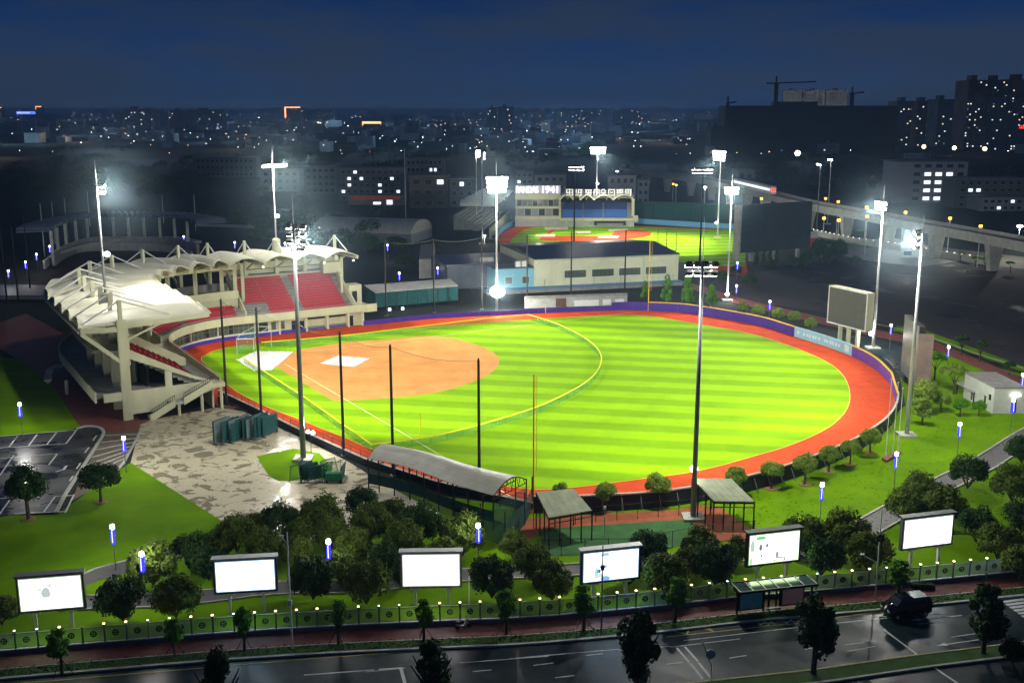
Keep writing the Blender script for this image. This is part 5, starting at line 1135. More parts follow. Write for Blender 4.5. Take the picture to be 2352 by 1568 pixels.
# tall white block behind far wall, left of the centre mast
wb = building([G(963, 640), G(995, 638), G(1000, 600), G(968, 602)], 0, 5.5, concrete_l, concrete, 'narrow grey white block behind the batting shed', 'service_tower')
cr_ = thing('construction_vehicle', 'yellow grey wheel loader parked between the pale hall and the batting shed', 'vehicle', (*G(1050, 640), 0)); q = G(1050, 642)
MB().box(q[0] - 2, q[1] - 1, .8, q[0] + 1.2, q[1] + 1, 2.2).obj('body', mat('faded_yellow_paint', (.3, .25, .08), .6, var=.2, scale=1), cr_); MB().box(q[0] - .8, q[1] - .8, 2.2, q[0] + .8, q[1] + .8, 3.4).obj('cab', glassw, cr_); MB().box(q[0] + 1.6, q[1] - 1.2, .3, q[0] + 2.6, q[1] + 1.2, 1.2).obj('bucket', grey_steel, cr_)
for x in (-1.4, .8): MB().tube((q[0] + x, q[1] - 1.15, .7), (q[0] + x, q[1] - .9, .7), .7, n=14).obj('wheel', black, cr_)
# big dark board of the second field
bd = thing('video_board', 'huge dark panelled back of the second field video board', 'video board', (*G(1780, 600), 0))
a = G(1698, 604); b_ = G(1858, 590); A3 = Vector((*a, 0)); B3 = Vector((*b_, 0)); d = (B3 - A3).normalized(); nn = Vector((d.y, -d.x, 0)); LS = (B3 - A3).length; z0b, ztb = 3.2, 18.4
bdm = mat('blue_grey_cladding', (.05, .075, .085), .5, var=.1, scale=.2)
for i in range(6):
    for j in range(4): sbx('cladding_panel', bdm, LS * i / 6, LS * (i + 1) / 6 - .04, 0, .25 + random.uniform(-.02, .02), z0b + (ztb - z0b) * j / 4, z0b + (ztb - z0b) * (j + 1) / 4 - .06, bd)
sbx('body', bdm, 0, LS, -2.5, -.01, z0b, ztb, bd); sbx('side_wall', concrete_l, -.7, -.02, -2.6, .3, .2, ztb + .1, bd)
for f_ in (.18, .5, .85): sbx('leg', concrete_l, LS * f_, LS * f_ + 1.0, -1.8, -.8, 0, z0b, bd)
# small white building on the right lawn
wr, wl = G(2348, 955), G(2272, 958); sl = mat('white_render', (.55, .57, .52), .7, var=.1, scale=.5)
hz = Zat(G(2278, 948), 905); c0, c1, c2 = G(2279, 950), G(2212, 912), G(2352, 950)
k1, k2 = Vector(c1) - Vector(c0), Vector(c2) - Vector(c0); c3 = tuple(Vector(c0) + k1 + k2)
hzz = 4.2
wbld = building([c0, c2, c3, c1], 0, hzz, sl, concrete, 'small white flat roofed building at the right edge of the lawn', 'service_building', windows=((0, .55, .72, .2, 2.4, black), (3, .28, .34, .4, 2.2, glassw), (3, .72, .78, .6, 2.4, glassw), (3, .86, .94, 2.0, 3.0, glassw)))
MB().box(c0[0] + 2.6, c0[1] - .35, 3.1, c0[0] + 4.2, c0[1] - .15, 3.22).obj('wall_lamp', lamp_white, wbld)
gr_ = thing('garage_canopy', 'low dark canopy beside the small white building', 'canopy', (*G(2220, 905), 0)); MB().prism([G(2195, 905), G(2235, 928), G(2252, 915), G(2213, 896)], 1.9, 2.1).obj('roof', concrete_l, gr_)
for p in ((2197, 905), (2235, 926), (2250, 915)): MB().bar((*G(*p), 0), (*G(*p), 1.9), .15).obj('post', dark_steel, gr_)
# gatehouse
gh = building([G(2068, 592), G(2115, 592), G(2115, 580), G(2068, 580)], 0, 3.2, concrete_l, white, 'small white gatehouse on the pale forecourt before the viaduct', 'gatehouse', windows=((0, .12, .55, .8, 2.3, glassw),))
vsheet('gate_forecourt', [(1900, 560), (2050, 545), (2180, 580), (2200, 600), (2120, 612), (2000, 600), (1900, 580)], .0, mat('pale_paving', (.2, .2, .19), .5, var=.3, scale=.4))
point('gate_light', (*G(2090, 597, 5), 5), 1500)
# ================================================================== second field
vsheet('second_field_track', [(1143, 552), (1152, 535), (1185, 520), (1260, 515), (1400, 515), (1700, 529), (1720, 640), (1560, 600), (1300, 575), (1150, 568)], .02, track_red)
m2t = turf_m.copy(); m2t.name = 'second_striped_turf'
for nd in m2t.node_tree.nodes:
    if nd.type == 'MAPPING': nd.inputs['Rotation'].default_value = (0, 0, R(-8))
    if nd.type == 'MATH' and nd.operation == 'MULTIPLY_ADD': nd.inputs[1].default_value = 2 * math.pi / 9.0
sheet('second_field_grass', smooth_line([G(*p) for p in [(1172, 556), (1185, 540), (1210, 527), (1260, 519), (1360, 517), (1500, 522), (1640, 529), (1702, 533), (1712, 600), (1690, 612), (1560, 602), (1460, 585), (1300, 575), (1180, 567)]], 3, True), .05, m2t)
ZQ = lambda pts: [G(*p) for p in ZP(2000, 650, 3.485, pts)]
sheet('second_field_clay', ZQ([(530, 1080), (720, 940), (770, 940), (640, 1035), (1380, 1030), (1600, 985), (1570, 1010), (1590, 960), (1700, 945), (1900, 942), (2050, 955), (2110, 990), (2090, 1020), (2000, 1045), (1800, 1070), (1600, 1088), (1300, 1100), (900, 1098), (620, 1092)][:1] + [(720, 940), (770, 942), (650, 1032), (1420, 1028), (1560, 1010), (1600, 960), (1700, 947), (1900, 943), (2050, 955), (2112, 990), (2090, 1022), (2000, 1045), (1800, 1070), (1600, 1088), (1300, 1100), (900, 1098), (620, 1092)]), .09, track_red)
for pts, lab in (([(620, 910), (950, 905), (945, 940), (625, 940)], 'pale tarpaulin at the back left of the second field diamond'), ([(1045, 965), (1260, 960), (1275, 990), (1090, 995)], 'pale tarpaulin in the middle of the second field diamond'),
                 ([(500, 1015), (780, 1005), (760, 1045), (495, 1040)], 'pale tarpaulin at the front left of the second field diamond'), ([(1515, 935), (1785, 930), (1770, 955), (1510, 958)], 'pale tarpaulin at the back right of the second field diamond'), ([(1390, 1028), (1668, 1028), (1640, 1062), (1360, 1056)], 'pale tarpaulin at the front right of the second field diamond')):
    P = ZQ(pts); t = thing('tarpaulin', lab, 'tarpaulin', (*P[0], .1), 0, 'pale tarpaulins on the second field'); MB().prism(P, .1, .25).obj('cover', mat('cream_tarpaulin', (.7, .62, .45), .6, var=.1, scale=.5), t)
wl2 = smooth_line([G(1140, 556), G(1150, 535), G(1180, 518), G(1205, 513), G(1260, 511), G(1380, 511), G(1470, 514), G(1600, 522), G(1705, 528)], 4)
wall_panels('field_wall', 'sky blue padded wall round the far side of the second field', 'wall', wl2, 2.2, sky_pad, 7, th=.4)
gn = thing('net_screen', 'dark green netting screen behind the second field wall', 'screen', (*G(1500, 510), 0))
pts = [G(1455, 508), G(1540, 512), G(1620, 515), G(1700, 520)]
for i in range(3): wall_strip(pts[i:i + 2], 1, 9, .1).obj('net_panel', wind_mesh, gn)
for p in walk(pts, 9): MB().bar((p[0], p[1], 0), (p[0], p[1], 9.3), .3).obj('post', dark_steel, gn)
sn_ = thing('safety_net', 'thin dark net poles in front of the second field outfield', 'net', (*G(1540, 600), 0))
for x, y, t_ in ((1510, 590, 520), (1530, 594, 522), (1552, 600, 520)):
    q = G(x, y); MB().tube((*q, 0), (*q, 9), .12, n=6).obj('post', dark_steel, sn_)
# second grandstand: media block, right wing with scalloped roof, left wing
g2 = thing('grandstand', 'second grandstand with illuminated rooftop lettering, scalloped white roof and blue seats', 'grandstand', (*G(1290, 515), 0))
def g2f(x, y): return Vector(G(x, y))
D0 = 454.0
def fx(x, dep=D0): # picture x at a given distance
    return (x - 1176) * dep * cp / FP * (1 + 0) / 1.0 * (1 / cp) * ((FP * cp) / FP) if False else (x - 1176) * (dep * cp + (CH - 6) * sp) / FP
def b2(name, m, xa, xb, z0, z1, dep=D0, thick=1.0, par=g2):
    return MB().box(fx(xa, dep), dep, z0, fx(xb, dep), dep + thick, z1).obj(name, m, par)
zz = lambda y, dep=D0: Zat((0, dep), y)
grw = mat('stand_render', (.32, .33, .29), .7, var=.12, scale=.3)
b2('media_block', grw, 1184, 1286, 0, zz(442), D0 + 1, 14); b2('roof_band', cream_in, 1183, 1287, zz(458), zz(447), D0, 1)
b2('sign_board', mat('sign_board_face', (.35, .34, .42), .6, var=.1, scale=.4, emit=(.3, .3, .4), es=.12), 1184, 1287, zz(445) - .2, zz(426), D0 + .3, .5)
for k in range(8): b2('window', glassg if k % 3 else glassw, 1188 + k * 12, 1198 + k * 12, zz(473), zz(460), D0 + .8, .2)
for k in range(6): b2('window', glassw if k % 2 else grey_steel, 1190 + k * 16, 1203 + k * 16, zz(495), zz(480), D0 + .8, .2)
b2('balcony', cream_in, 1183, 1287, zz(479), zz(474), D0 - .5, 1.5); b2('balcony', cream_in, 1183, 1287, zz(503), zz(496), D0 - 1, 2); b2('corner_column', cream_in, 1284, 1288, zz(503), zz(447), D0 - .2, 1)
b2('front_wall', concrete_l, 1183, 1457, 0, zz(503), D0 - 1.5, 1.0); b2('wall_slab', cream_in, 1286, 1460, zz(506), zz(500), D0 - 2.5, 1.6)
b2('dugout', black, 1365, 1438, .8, zz(506), D0 - 2.6, .5); b2('dugout_bench', grey_steel, 1372, 1432, .8, 1.6, D0 - 3.0, .35)
# seats of the right wing
for k in range(12):
    z_ = zz(500) + k * .5; dep = D0 + k * .9; sbm = seat_blue if k < 6 else mat('shaded_blue_seat', (.012, .04, .14), .6, var=.2, scale=2)  # upper rows: shade under the roof put into a darker seat colour
    b2('seating_step', concrete, 1288, 1455, z_ - 1, z_, dep, .9)
    for xa, xb in ((1292, 1338), (1341, 1384), (1387, 1440)): b2('seat_row', sbm, xa, xb, z_ + .01, z_ + .55, dep + .3, .45)
b2('back_wall', mat('dark_olive_wall', (.05, .05, .035), .8, var=.2, scale=.3), 1287, 1455, 2, zz(456), D0 + 14, .5)
b2('end_column', cream, 1451, 1457, 0, zz(457), D0 + 1, 1.2); b2('end_box', cream_in, 1455, 1466, 2, zz(495), D0 - 1.5, 3)
bx_ = [1289, 1307, 1326, 1349, 1373, 1402, 1427, 1456][::1]
bays = [(1286, 1313), (1313, 1342), (1342, 1365), (1365, 1405), (1405, 1456)]
bays = [(1286, 1316), (1316, 1333), (1333, 1364), (1364, 1408), (1408, 1456)]
for xa, xb in bays:
    mb = MB(); NA = 10; dep = D0 - 6
    for k in range(NA):
        t0, t1 = k / NA, (k + 1) / NA
        f = lambda t, y, dz: ((fx(xa + (xb - xa) * t, dep)), dep + y, zz(459, dep) + 2.2 * math.sin(math.pi * t) + dz)
        mb.hexa([f(t0, 0, -.3), f(t1, 0, -.3), f(t1, 18, .3), f(t0, 18, .3), f(t0, 0, .1), f(t1, 0, .1), f(t1, 18, 1.0), f(t0, 18, 1.0)])
    mb.obj('roof_membrane', membrane, g2, smooth=False)
# left wing roof
lwf = MB()
P0, P1 = G(1105, 472, 13), G(1186, 462, 13)
for k in range(7):
    t0, t1 = k / 7, (k + 1) / 7; mb = MB()
    for j in range(5):
        u0, u1 = j / 5, (j + 1) / 5
        def ff(t, u, y): 
            p = lerp(G(1108, 475), G(1186, 460), t + u * 0); return p
        A_ = Vector(G(1146, 548)); B_ = Vector(G(1187, 507))
        def pt(t, s_, back): 
            p = A_.lerp(B_, t); d_ = (B_ - A_).normalized(); n2 = Vector((-d_.y, d_.x)); p = p + n2 * back; return (p.x, p.y)
        T0 = t0 + (t1 - t0) * u0; T1 = t0 + (t1 - t0) * u1; h0_ = 12.6 + 1.3 * math.sin(math.pi * u0); h1_ = 12.6 + 1.3 * math.sin(math.pi * u1)
        mb.hexa([(*pt(T0, 0, 1), h0_ - .3), (*pt(T1, 0, 1), h1_ - .3), (*pt(T1, 0, 15), h1_ - .3), (*pt(T0, 0, 15), h0_ - .3), (*pt(T0, 0, 1), h0_), (*pt(T1, 0, 1), h1_), (*pt(T1, 0, 15), h1_ + .6), (*pt(T0, 0, 15), h0_ + .6)])
    mb.obj('roof_membrane', membrane, g2)
for k in range(9):
    mb = MB(); mb.hexa([(*pt(0.02, 0, 6 + k * 1.3), 3), (*pt(.98, 0, 6 + k * 1.3), 3), (*pt(.98, 0, 7.3 + k * 1.3), 3), (*pt(.02, 0, 7.3 + k * 1.3), 3), (*pt(0.02, 0, 6 + k * 1.3), 4 + k * .6), (*pt(.98, 0, 6 + k * 1.3), 4 + k * .6), (*pt(.98, 0, 7.3 + k * 1.3), 4 + k * .6), (*pt(.02, 0, 7.3 + k * 1.3), 4 + k * .6)]); mb.obj('seating_step', concrete, g2)
MB().hexa([(*pt(0, 0, 3), 0), (*pt(1, 0, 3), 0), (*pt(1, 0, 3.8), 0), (*pt(0, 0, 3.8), 0), (*pt(0, 0, 3), 4), (*pt(1, 0, 3), 4), (*pt(1, 0, 3.8), 4), (*pt(0, 0, 3.8), 4)]).obj('front_wall', cream_in, g2)
# rooftop lettering
def letters(txt, xa, xb, z0, z1, dep, m, par, squash=1):
    cu = bpy.data.curves.new('sign_text', 'FONT'); cu.body = txt; cu.extrude = .12; cu.offset = .02; cu.size = 1; cu.space_character = .95
    tmp = bpy.data.objects.new('tmp', cu); COL.objects.link(tmp); dg = bpy.context.evaluated_depsgraph_get(); me = bpy.data.meshes.new_from_object(tmp.evaluated_get(dg)); bpy.data.objects.remove(tmp)
    xs = [v.co.x for v in me.vertices]; ys = [v.co.y for v in me.vertices]; w0, w1, h0_, h1_ = min(xs), max(xs), min(ys), max(ys)
    X0, X1 = fx(xa, dep), fx(xb, dep)
    for v in me.vertices:
        x, y, z = v.co; v.co = (X0 + (X1 - X0) * (x - w0) / (w1 - w0), dep - z * 1.5, z0 + (z1 - z0) * (y - h0_) / (h1_ - h0_))
    me.materials.clear(); me.materials.append(m); o = bpy.data.objects.new('lettering', me); COL.objects.link(o); o.parent = par; o.matrix_parent_inverse = Matrix.Translation(-Vector(par.location)); return o
sign_w = emi('sign_letters_white', (1, .98, 1), 2.2)
letters('PANDAS', 1185.5, 1236, zz(443), zz(428), D0 - .1, sign_w, g2); letters('1941', 1245, 1281, zz(443), zz(427.5), D0 - .1, sign_w, g2)
# roof sign: eight square characters made of strokes, on a frame
rs = thing('roof_sign', 'row of eight square illuminated characters on a frame above the scalloped roof', 'sign', (*G(1370, 515), 14)); sgm = emi('sign_letters_cream', (1, 1, .85), .85)
ch_x = [1300, 1322, 1343, 1361, 1377, 1396, 1415, 1434]
strokes = [[(0, .9, 1, 1), (0, 0, .12, 1), (.45, .1, .57, 1), (.85, 0, 1, 1), (0, 0, 1, .12), (0, .45, 1, .57)], [(0, 0, .14, 1), (.3, .3, .44, 1), (.44, .45, 1, .58), (.7, 0, .84, 1), (0, 0, 1, .12), (.3, .85, 1, .97)],
           [(0, .8, 1, .95), (.1, .1, .24, .9), (.5, .3, .62, .9), (.8, 0, .94, .9), (0, .4, 1, .52)], [(.1, .85, 1, 1), (.1, .1, .25, 1), (.55, 0, .7, 1), (0, .45, 1, .6), (.1, .0, 1, .12), (.85, .3, 1, .9)],
           [(.1, .65, .3, .8), (.25, .82, .75, 1), (.7, .65, .95, .8), (.25, .42, .75, .56), (.1, .1, .25, .55), (.75, .1, .9, .55), (.1, 0, .9, .13)], [(0, 0, .16, 1), (0, .84, 1, 1), (.84, .1, 1, 1), (0, 0, 1, .15), (.32, .35, .68, .5), (.32, .5, .45, .68), (.55, .5, .68, .68)],
           [(0, .86, 1, 1), (0, .43, 1, .56), (0, 0, 1, .13), (.1, 0, .22, 1), (.45, 0, .57, 1), (.8, 0, .92, 1), (0, .66, 1, .76)], [(0, .86, 1, 1), (0, .6, 1, .7), (0, .3, 1, .42), (0, 0, 1, .12), (.05, 0, .2, 1), (.45, .3, .55, 1), (.8, 0, .95, 1)]]
dep = D0 - 1; zlo, zhi = zz(449.5, dep), zz(434.5, dep)
for x, st_k in zip(ch_x, strokes):
    mb = MB(); X0 = fx(x, dep); X1 = fx(x + 15.5, dep)
    for a, b_, c, d_ in st_k: mb.box(X0 + (X1 - X0) * a, dep - .35, zlo + (zhi - zlo) * b_, X0 + (X1 - X0) * c, dep, zlo + (zhi - zlo) * d_)
    mb.obj('character', sgm, rs)
fr = MB(); 
for z_ in (zz(452, dep), zz(455, dep)): fr.box(fx(1298, dep), dep - .1, z_, fx(1452, dep), dep + .1, z_ + .18)
for x in (1303, 1330, 1346, 1362, 1392, 1420, 1450): fr.bar((fx(x, dep), dep, zz(459, dep)), (fx(x + 4, dep), dep, zlo), .35)
fr.obj('support_frame', cream, rs)
# glow of the sign handled by the letters themselves; added points without fittings lift the roof edge
point('roof_edge_fill', (fx(1370, D0 - 8), D0 - 10, 15.5), 3500, rad=1); point('stand_fill', (fx(1235, D0 - 12), D0 - 14, 11), 2500, rad=1)

# ================================================================== unlit stadium at the left
g3 = thing('unlit_stadium', 'unlit third stadium with wavy membrane roof left beyond the grandstand', 'stadium', (*G(280, 590), 0))
arcp = smooth_line([G(118, 545, 9), G(150, 528, 9), (G(200, 515, 9)), G(260, 512, 9), G(330, 512, 9), G(400, 515, 9), G(452, 528, 9)], 6); n = len(arcp)
for i in range(n - 1):
    a, b_ = arcp[i], arcp[i + 1]; cxn = Vector(G(290, 600)); na = (Vector(a) - cxn).normalized() * 10; nb = (Vector(b_) - cxn).normalized() * 10; mb = MB()
    for k in range(4):
        t0, t1 = k / 4, (k + 1) / 4; z0_, z1_ = 11.2 + 1.2 * math.sin(math.pi * t0), 11.2 + 1.2 * math.sin(math.pi * t1); p, q = lerp(a, b_, t0), lerp(a, b_, t1)
        mb.hexa([(*p, z0_ - .3), (*q, z1_ - .3), (q[0] + nb.x, q[1] + nb.y, z1_ - .3), (p[0] + na.x, p[1] + na.y, z0_ - .3), (*p, z0_), (*q, z1_), (q[0] + nb.x, q[1] + nb.y, z1_), (p[0] + na.x, p[1] + na.y, z0_)])
    mb.obj('roof_membrane', mat('unlit_membrane', (.1, .13, .2), .6, var=.15, scale=.3), g3)  # unlit look of the roof put into this dark blue colour
    if i % 3 == 0: MB().bar((*a, 0), (*a, 11), .8).obj('column', concrete_l, g3)
wall_strip(arcp, 0, 4.2, 1).obj('seating_wall', concrete, g3)
wall_strip([(x, y - 7) for x, y in arcp], 0, 2.6, .6).obj('front_wall', concrete_l, g3)
rp2 = smooth_line([G(130, 600), G(200, 580), G(290, 568), G(400, 565), G(455, 575)], 5); wall_strip(rp2, 2.4, 3.3, 3).obj('ramp', concrete_l, g3)
wall_strip([G(455, 525), G(560, 528), G(640, 535)], 1, 2, 2).obj('walkway', concrete_l, g3)
vsheet('dark_clay_yard', [(60, 655), (180, 590), (330, 560), (640, 560), (800, 600), (780, 700), (200, 655)], -.05, mat('dark_clay', (.035, .014, .012), .9, var=.3, scale=.1))
tl = building([G(-60, 688), G(123, 688), G(118, 664), G(-60, 660)], 0, .8, concrete, mat('blue_grey_roof', (.07, .1, .14), .5, var=.2, scale=.2), 'long low blue grey roof at the left edge behind the grandstand', 'low_shed')
for i, (x, y, t_) in enumerate(((103, 590, 468), (127, 560, 462), (155, 545, 455), (207, 520, 440), (376, 512, 448), (450, 530, 447))):
    q = G(x, y); o = MB().tube((*q, 0), (*q, min(20, Zat(q, t_))), .22, .14, n=7).obj('net_pole', galv); LABEL_JOBS.append((o, 'thin grey net pole round the unlit stadium')); tag(o, '', 'pole', 'grey net poles round the unlit stadium')
for i, (x, y, t_) in enumerate(((17, 700, 498), (42, 690, 520), (70, 670, 497), (932, 500, 342))):
    q = G(x, y); o = MB().tube((*q, 0), (*q, Zat(q, t_)), .25, .12, n=7).obj('net_pole', black if i < 3 else galv); LABEL_JOBS.append((o, 'slender dark mast' if i < 3 else 'slender pale telecom mast')); tag(o, '', 'pole')

# ================================================================== viaduct, train, street lamps
via = thing('viaduct', 'grey concrete rail viaduct curving in from the centre to the right edge', 'viaduct', (*G(2170, 570), 0))
ZV = 10.5
vp = smooth_line([G(1440, 389, ZV), G(1520, 399, ZV), G(1620, 412, ZV), G(1720, 433, ZV), G(1850, 466, ZV), G(1990, 490, ZV), G(2100, 511, ZV), G(2230, 533, ZV), G(2352, 556, ZV), G(2500, 585, ZV)], 8)
for i, a in enumerate(walk(vp, 24)[:-1]):
    b_ = walk(vp, 24)[i + 1]; wall_strip([a[:2], b_[:2]], ZV - 2.4, ZV - .6, 5).obj('girder', concrete_l, via); wall_strip([a[:2], b_[:2]], ZV - .598, ZV - .2, 9.5).obj('deck', concrete_l, via)
    for s_ in (-1, 1):
        dx, dy = -math.sin(a[2]) * 4.7 * s_, math.cos(a[2]) * 4.7 * s_; dx2, dy2 = -math.sin(b_[2]) * 4.7 * s_, math.cos(b_[2]) * 4.7 * s_
        wall_strip([(a[0] + dx, a[1] + dy), (b_[0] + dx2, b_[1] + dy2)], ZV - .198, ZV + .9, .25).obj('parapet', concrete_l, via)
for a in walk(vp, 30):
    c, s_ = math.cos(a[2]), math.sin(a[2]); f = lambda x, y, z: (a[0] + c * x - s_ * y, a[1] + s_ * x + c * y, z)
    MB().hexa([f(-1, -1.3, 0), f(1, -1.3, 0), f(1, 1.3, 0), f(-1, 1.3, 0), f(-1.3, -2.6, ZV - 2.41), f(1.3, -2.6, ZV - 2.41), f(1.3, 2.6, ZV - 2.41), f(-1.3, 2.6, ZV - 2.41)]).obj('pier', concrete_l, via)
tr = thing('train', 'white metro train with red tail light on the viaduct left of the big dark board', 'train', (*G(1740, 437, ZV), ZV))
ta, tb_ = Vector(G(1690, 427, ZV)), Vector(G(1776, 448, ZV)); tdir = (tb_ - ta).normalized(); nt_ = Vector((-tdir.y, tdir.x)); LT = (tb_ - ta).length
def tbx(name, m, x0, x1, y0, y1, z0, z1):
    f = lambda x, y, z: (ta.x + tdir.x * x + nt_.x * y, ta.y + tdir.y * x + nt_.y * y, z)
    return MB().hexa([f(x0, y0, z0), f(x1, y0, z0), f(x1, y1, z0), f(x0, y1, z0), f(x0, y0, z1), f(x1, y0, z1), f(x1, y1, z1), f(x0, y1, z1)]).obj(name, m, tr)
for k in range(3): tbx('carriage', white, LT * k / 3 + .3, LT * (k + 1) / 3 - .3, -1.4, 1.4, ZV + .2, ZV + 3.8)
tbx('window_band', win_white, 1, LT - 1, -1.46, -1.41, ZV + 1.8, ZV + 2.8); tbx('tail_light', lamp_red, LT - .28, LT - .1, -.9, .9, ZV + 1.5, ZV + 2.8)
def lamp_post(p, h, lab, m=lamp_white, arm=True, poles=galv, grp=None, size=.5, light=0, sec=None):
    q = G(*p); t = thing('street_lamp', lab, 'street lamp', (*q, 0), 0, grp); MB().tube((*q, 0), (*q, h), .16, .1, n=7).obj('pole', poles, t)
    MB().ball((q[0], q[1], h), size, 10, 6, .45).obj('lamp_head', m, t)
    if sec: MB().box(q[0] + .5, q[1] - .3, h - .1, q[0] + 1.3, q[1] - .2, h + .7).obj('amber_signal', sec, t)
    if light: point('street_light', (q[0], q[1] - .5, h - .8), light)
    return t
SL = [((2070, 565), 8.6, 1.5, 2500), ((2337, 575), 8.5, 1.5, 2500), ((1618, 470), 9, 1.3, 500), ((1417, 430), 10, 1.3, 0), ((1095, 500), 10, 1.2, 1500), ((1372, 420), 16, 1.0, 0), ((1113, 560), 3, .7, 300)]
for p, h, s_, l_ in SL: LABEL_JOBS.append((lamp_post(p, h, '', grp='white street lamps beyond the fields', size=s_ * .7, light=l_), 'white street lamp'))
am = [(1545, 455), (1552, 458), (2005, 500) if False else (1891, 520), (1834, 505), (1748, 470), (1990, 515), (2060, 545) if False else (1895, 470), (1924, 478), (1989, 492), (2078, 505), (2180, 520), (1925, 525), (2250, 540)]
for i, p in enumerate(am):
    q = G(p[0], p[1] + 8, 9 if i > 1 else 0); hh = 12.5 if i > 1 else 9; t = thing('signal_lamp', '', 'signal lamp', (*q, 0), 0, 'amber lamps along the viaduct'); MB().tube((*q, 0), (*q, hh), .12, n=6).obj('pole', galv, t); MB().box(q[0] - .5, q[1] - .1, hh, q[0] + .5, q[1] + .1, hh + .75).obj('amber_signal', lamp_amber, t); LABEL_JOBS.append((t, 'small amber signal lamp on a pole'))
# long pale boundary wall with string lights under the viaduct
wl = thing('boundary_wall', 'long pale boundary wall with a row of small lamps under the viaduct', 'wall', (*G(2000, 570), 0))
wpl = smooth_line([G(1868, 540), G(1960, 560), G(2060, 582) if False else G(2050, 572), G(2150, 590), G(2260, 608), G(2290, 616)], 5); wall_strip(wpl, 0, 2.2, .3).obj('wall', concrete_l, wl)
for p in walk(wpl, 3.2): MB().box(p[0] - .16, p[1] - .15, 2.21, p[0] + .16, p[1] + .15, 2.45).obj('wall_lamp', emi('wall_lamp_cream', (1, .85, .6), 3), wl)
vsheet('viaduct_road', [(1880, 535), (2100, 560), (2352, 590), (2500, 600), (2500, 640), (2330, 615), (2280, 612), (2060, 578), (1870, 548)], -.03, mat('lit_road', (.16, .16, .13), .7, var=.2, scale=.1))
vsheet('viaduct_verge', [(1900, 545), (1960, 552), (2010, 566), (1990, 570), (1900, 555)], .03, lawn_m)
for q_, p_ in (((2190, 590), 4000), ((2000, 560), 4000), ((2320, 600), 4000), ((1600, 470), 1500)): point('road_light', (*G(*q_), 9), p_, (1, .95, .8))
rb = building([G(1860, 568), G(1878, 566), G(1876, 552), G(1858, 553)], 0, 3.2, mat('orange_red_wall', (.6, .07, .02), .6, var=.1, scale=.5), white, 'small orange red hut right of the big dark board', 'hut')
# ================================================================== trees
def crown_mesh(name, kind, seed, nleaf=1900):
    rnd = random.Random(seed); v = []; f = []
    lobes = []
    if kind == 'round':
        for k in range(34):
            t = rnd.uniform(0, 2 * math.pi); p = math.acos(rnd.uniform(-.4, 1)); r = rnd.uniform(.56, .72)
            lobes.append((r * math.sin(p) * math.cos(t), r * math.sin(p) * math.sin(t), .72 * r * math.cos(p), rnd.uniform(.22, .36)))
    elif kind == 'cone':
        for k in range(24):
            z = rnd.uniform(-.9, .9); r = .55 * (1 - (z + .9) / 2.1); t = rnd.uniform(0, 2 * math.pi); lobes.append((r * math.cos(t), r * math.sin(t), z, rnd.uniform(.2, .34)))
    elif kind == 'loose':
        for k in range(30):
            t = rnd.uniform(0, 2 * math.pi); z = rnd.uniform(-.9, .9); r = rnd.uniform(.1, .72) * math.sqrt(max(.05, 1 - z * z)); lobes.append((r * math.cos(t), r * math.sin(t), z, rnd.uniform(.2, .36)))
    elif kind == 'umbrella':
        for k in range(22):
            t = rnd.uniform(0, 2 * math.pi); r = rnd.uniform(.1, .8); lobes.append((r * math.cos(t), r * math.sin(t), .5 * (1 - r * r) + rnd.uniform(-.15, .1), rnd.uniform(.2, .33)))
    for i in range(nleaf):
        lx, ly, lz, lr = rnd.choice(lobes)
        t = rnd.uniform(0, 2 * math.pi); cz = rnd.uniform(-.8, 1); s = math.sqrt(1 - cz * cz); rr = lr * rnd.uniform(.72, 1.1)
        n = Vector((s * math.cos(t), s * math.sin(t), cz)); c = Vector((lx, ly, lz)) + n * rr
        n = (n + Vector((rnd.uniform(-.7, .7), rnd.uniform(-.7, .7), rnd.uniform(-.4, .7)))).normalized(); a = n.orthogonal().normalized(); b = n.cross(a); ang = rnd.uniform(0, 3.1)
        a, b = a * math.cos(ang) + b * math.sin(ang), b * math.cos(ang) - a * math.sin(ang); q = rnd.uniform(.02, .048) * (1.5 if kind != 'round' else 1)
        j = len(v); v += [tuple(c + a * q * 1.3), tuple(c + b * q), tuple(c - a * q * 1.3 + n * q * .3), tuple(c - b * q)]; f.append((j, j + 1, j + 2, j + 3))
    me = bpy.data.meshes.new(name); me.from_pydata(v, [], f); me.update(); return me
def trunk_mesh(name, seed, multi=1):
    rnd = random.Random(seed); mb = MB()
    if multi == 1:
        mb.tube((0, 0, 0), (.02, 0, .5), .05, .035, n=7)
    for k in range(6 if multi == 1 else 8):
        t = 2 * math.pi * k / 6 + rnd.uniform(-.3, .3); z0 = .35 if multi == 1 else .05; mb.tube((.0, 0, z0), (.3 * math.cos(t), .3 * math.sin(t), z0 + .4), .022, .008, n=5)
    return mb.mesh(name)
CR = {}
for mname, mt in (('a', leaf_a), ('b', leaf_b), ('c', leaf_c), ('d', leaf_d)):
    for kind in ('round', 'cone', 'loose', 'umbrella'):
        CR[mname, kind] = []
def crown(mk_, kind, variant):
    L = CR[mk_, kind]; variant %= 3
    while len(L) <= variant:
        me = crown_mesh('crown_' + kind, kind, 100 * len(L) + hash_(kind) + 7, 5600 if kind == 'round' else 3600)
        me.materials.append({'a': leaf_a, 'b': leaf_b, 'c': leaf_c, 'd': leaf_d}[mk_]); L.append(me)
    return L[variant]
def hash_(s): return sum(ord(c) for c in s)
TR = [trunk_mesh('trunk', 1), trunk_mesh('trunk_multi', 2, 8)]
for t in TR: t.materials.append(bark)
mulch = MB().tube((0, 0, 0), (0, 0, .06), .75, .7, n=14).mesh('soil_ring'); mulch.materials.append(soil)
tcount = 0
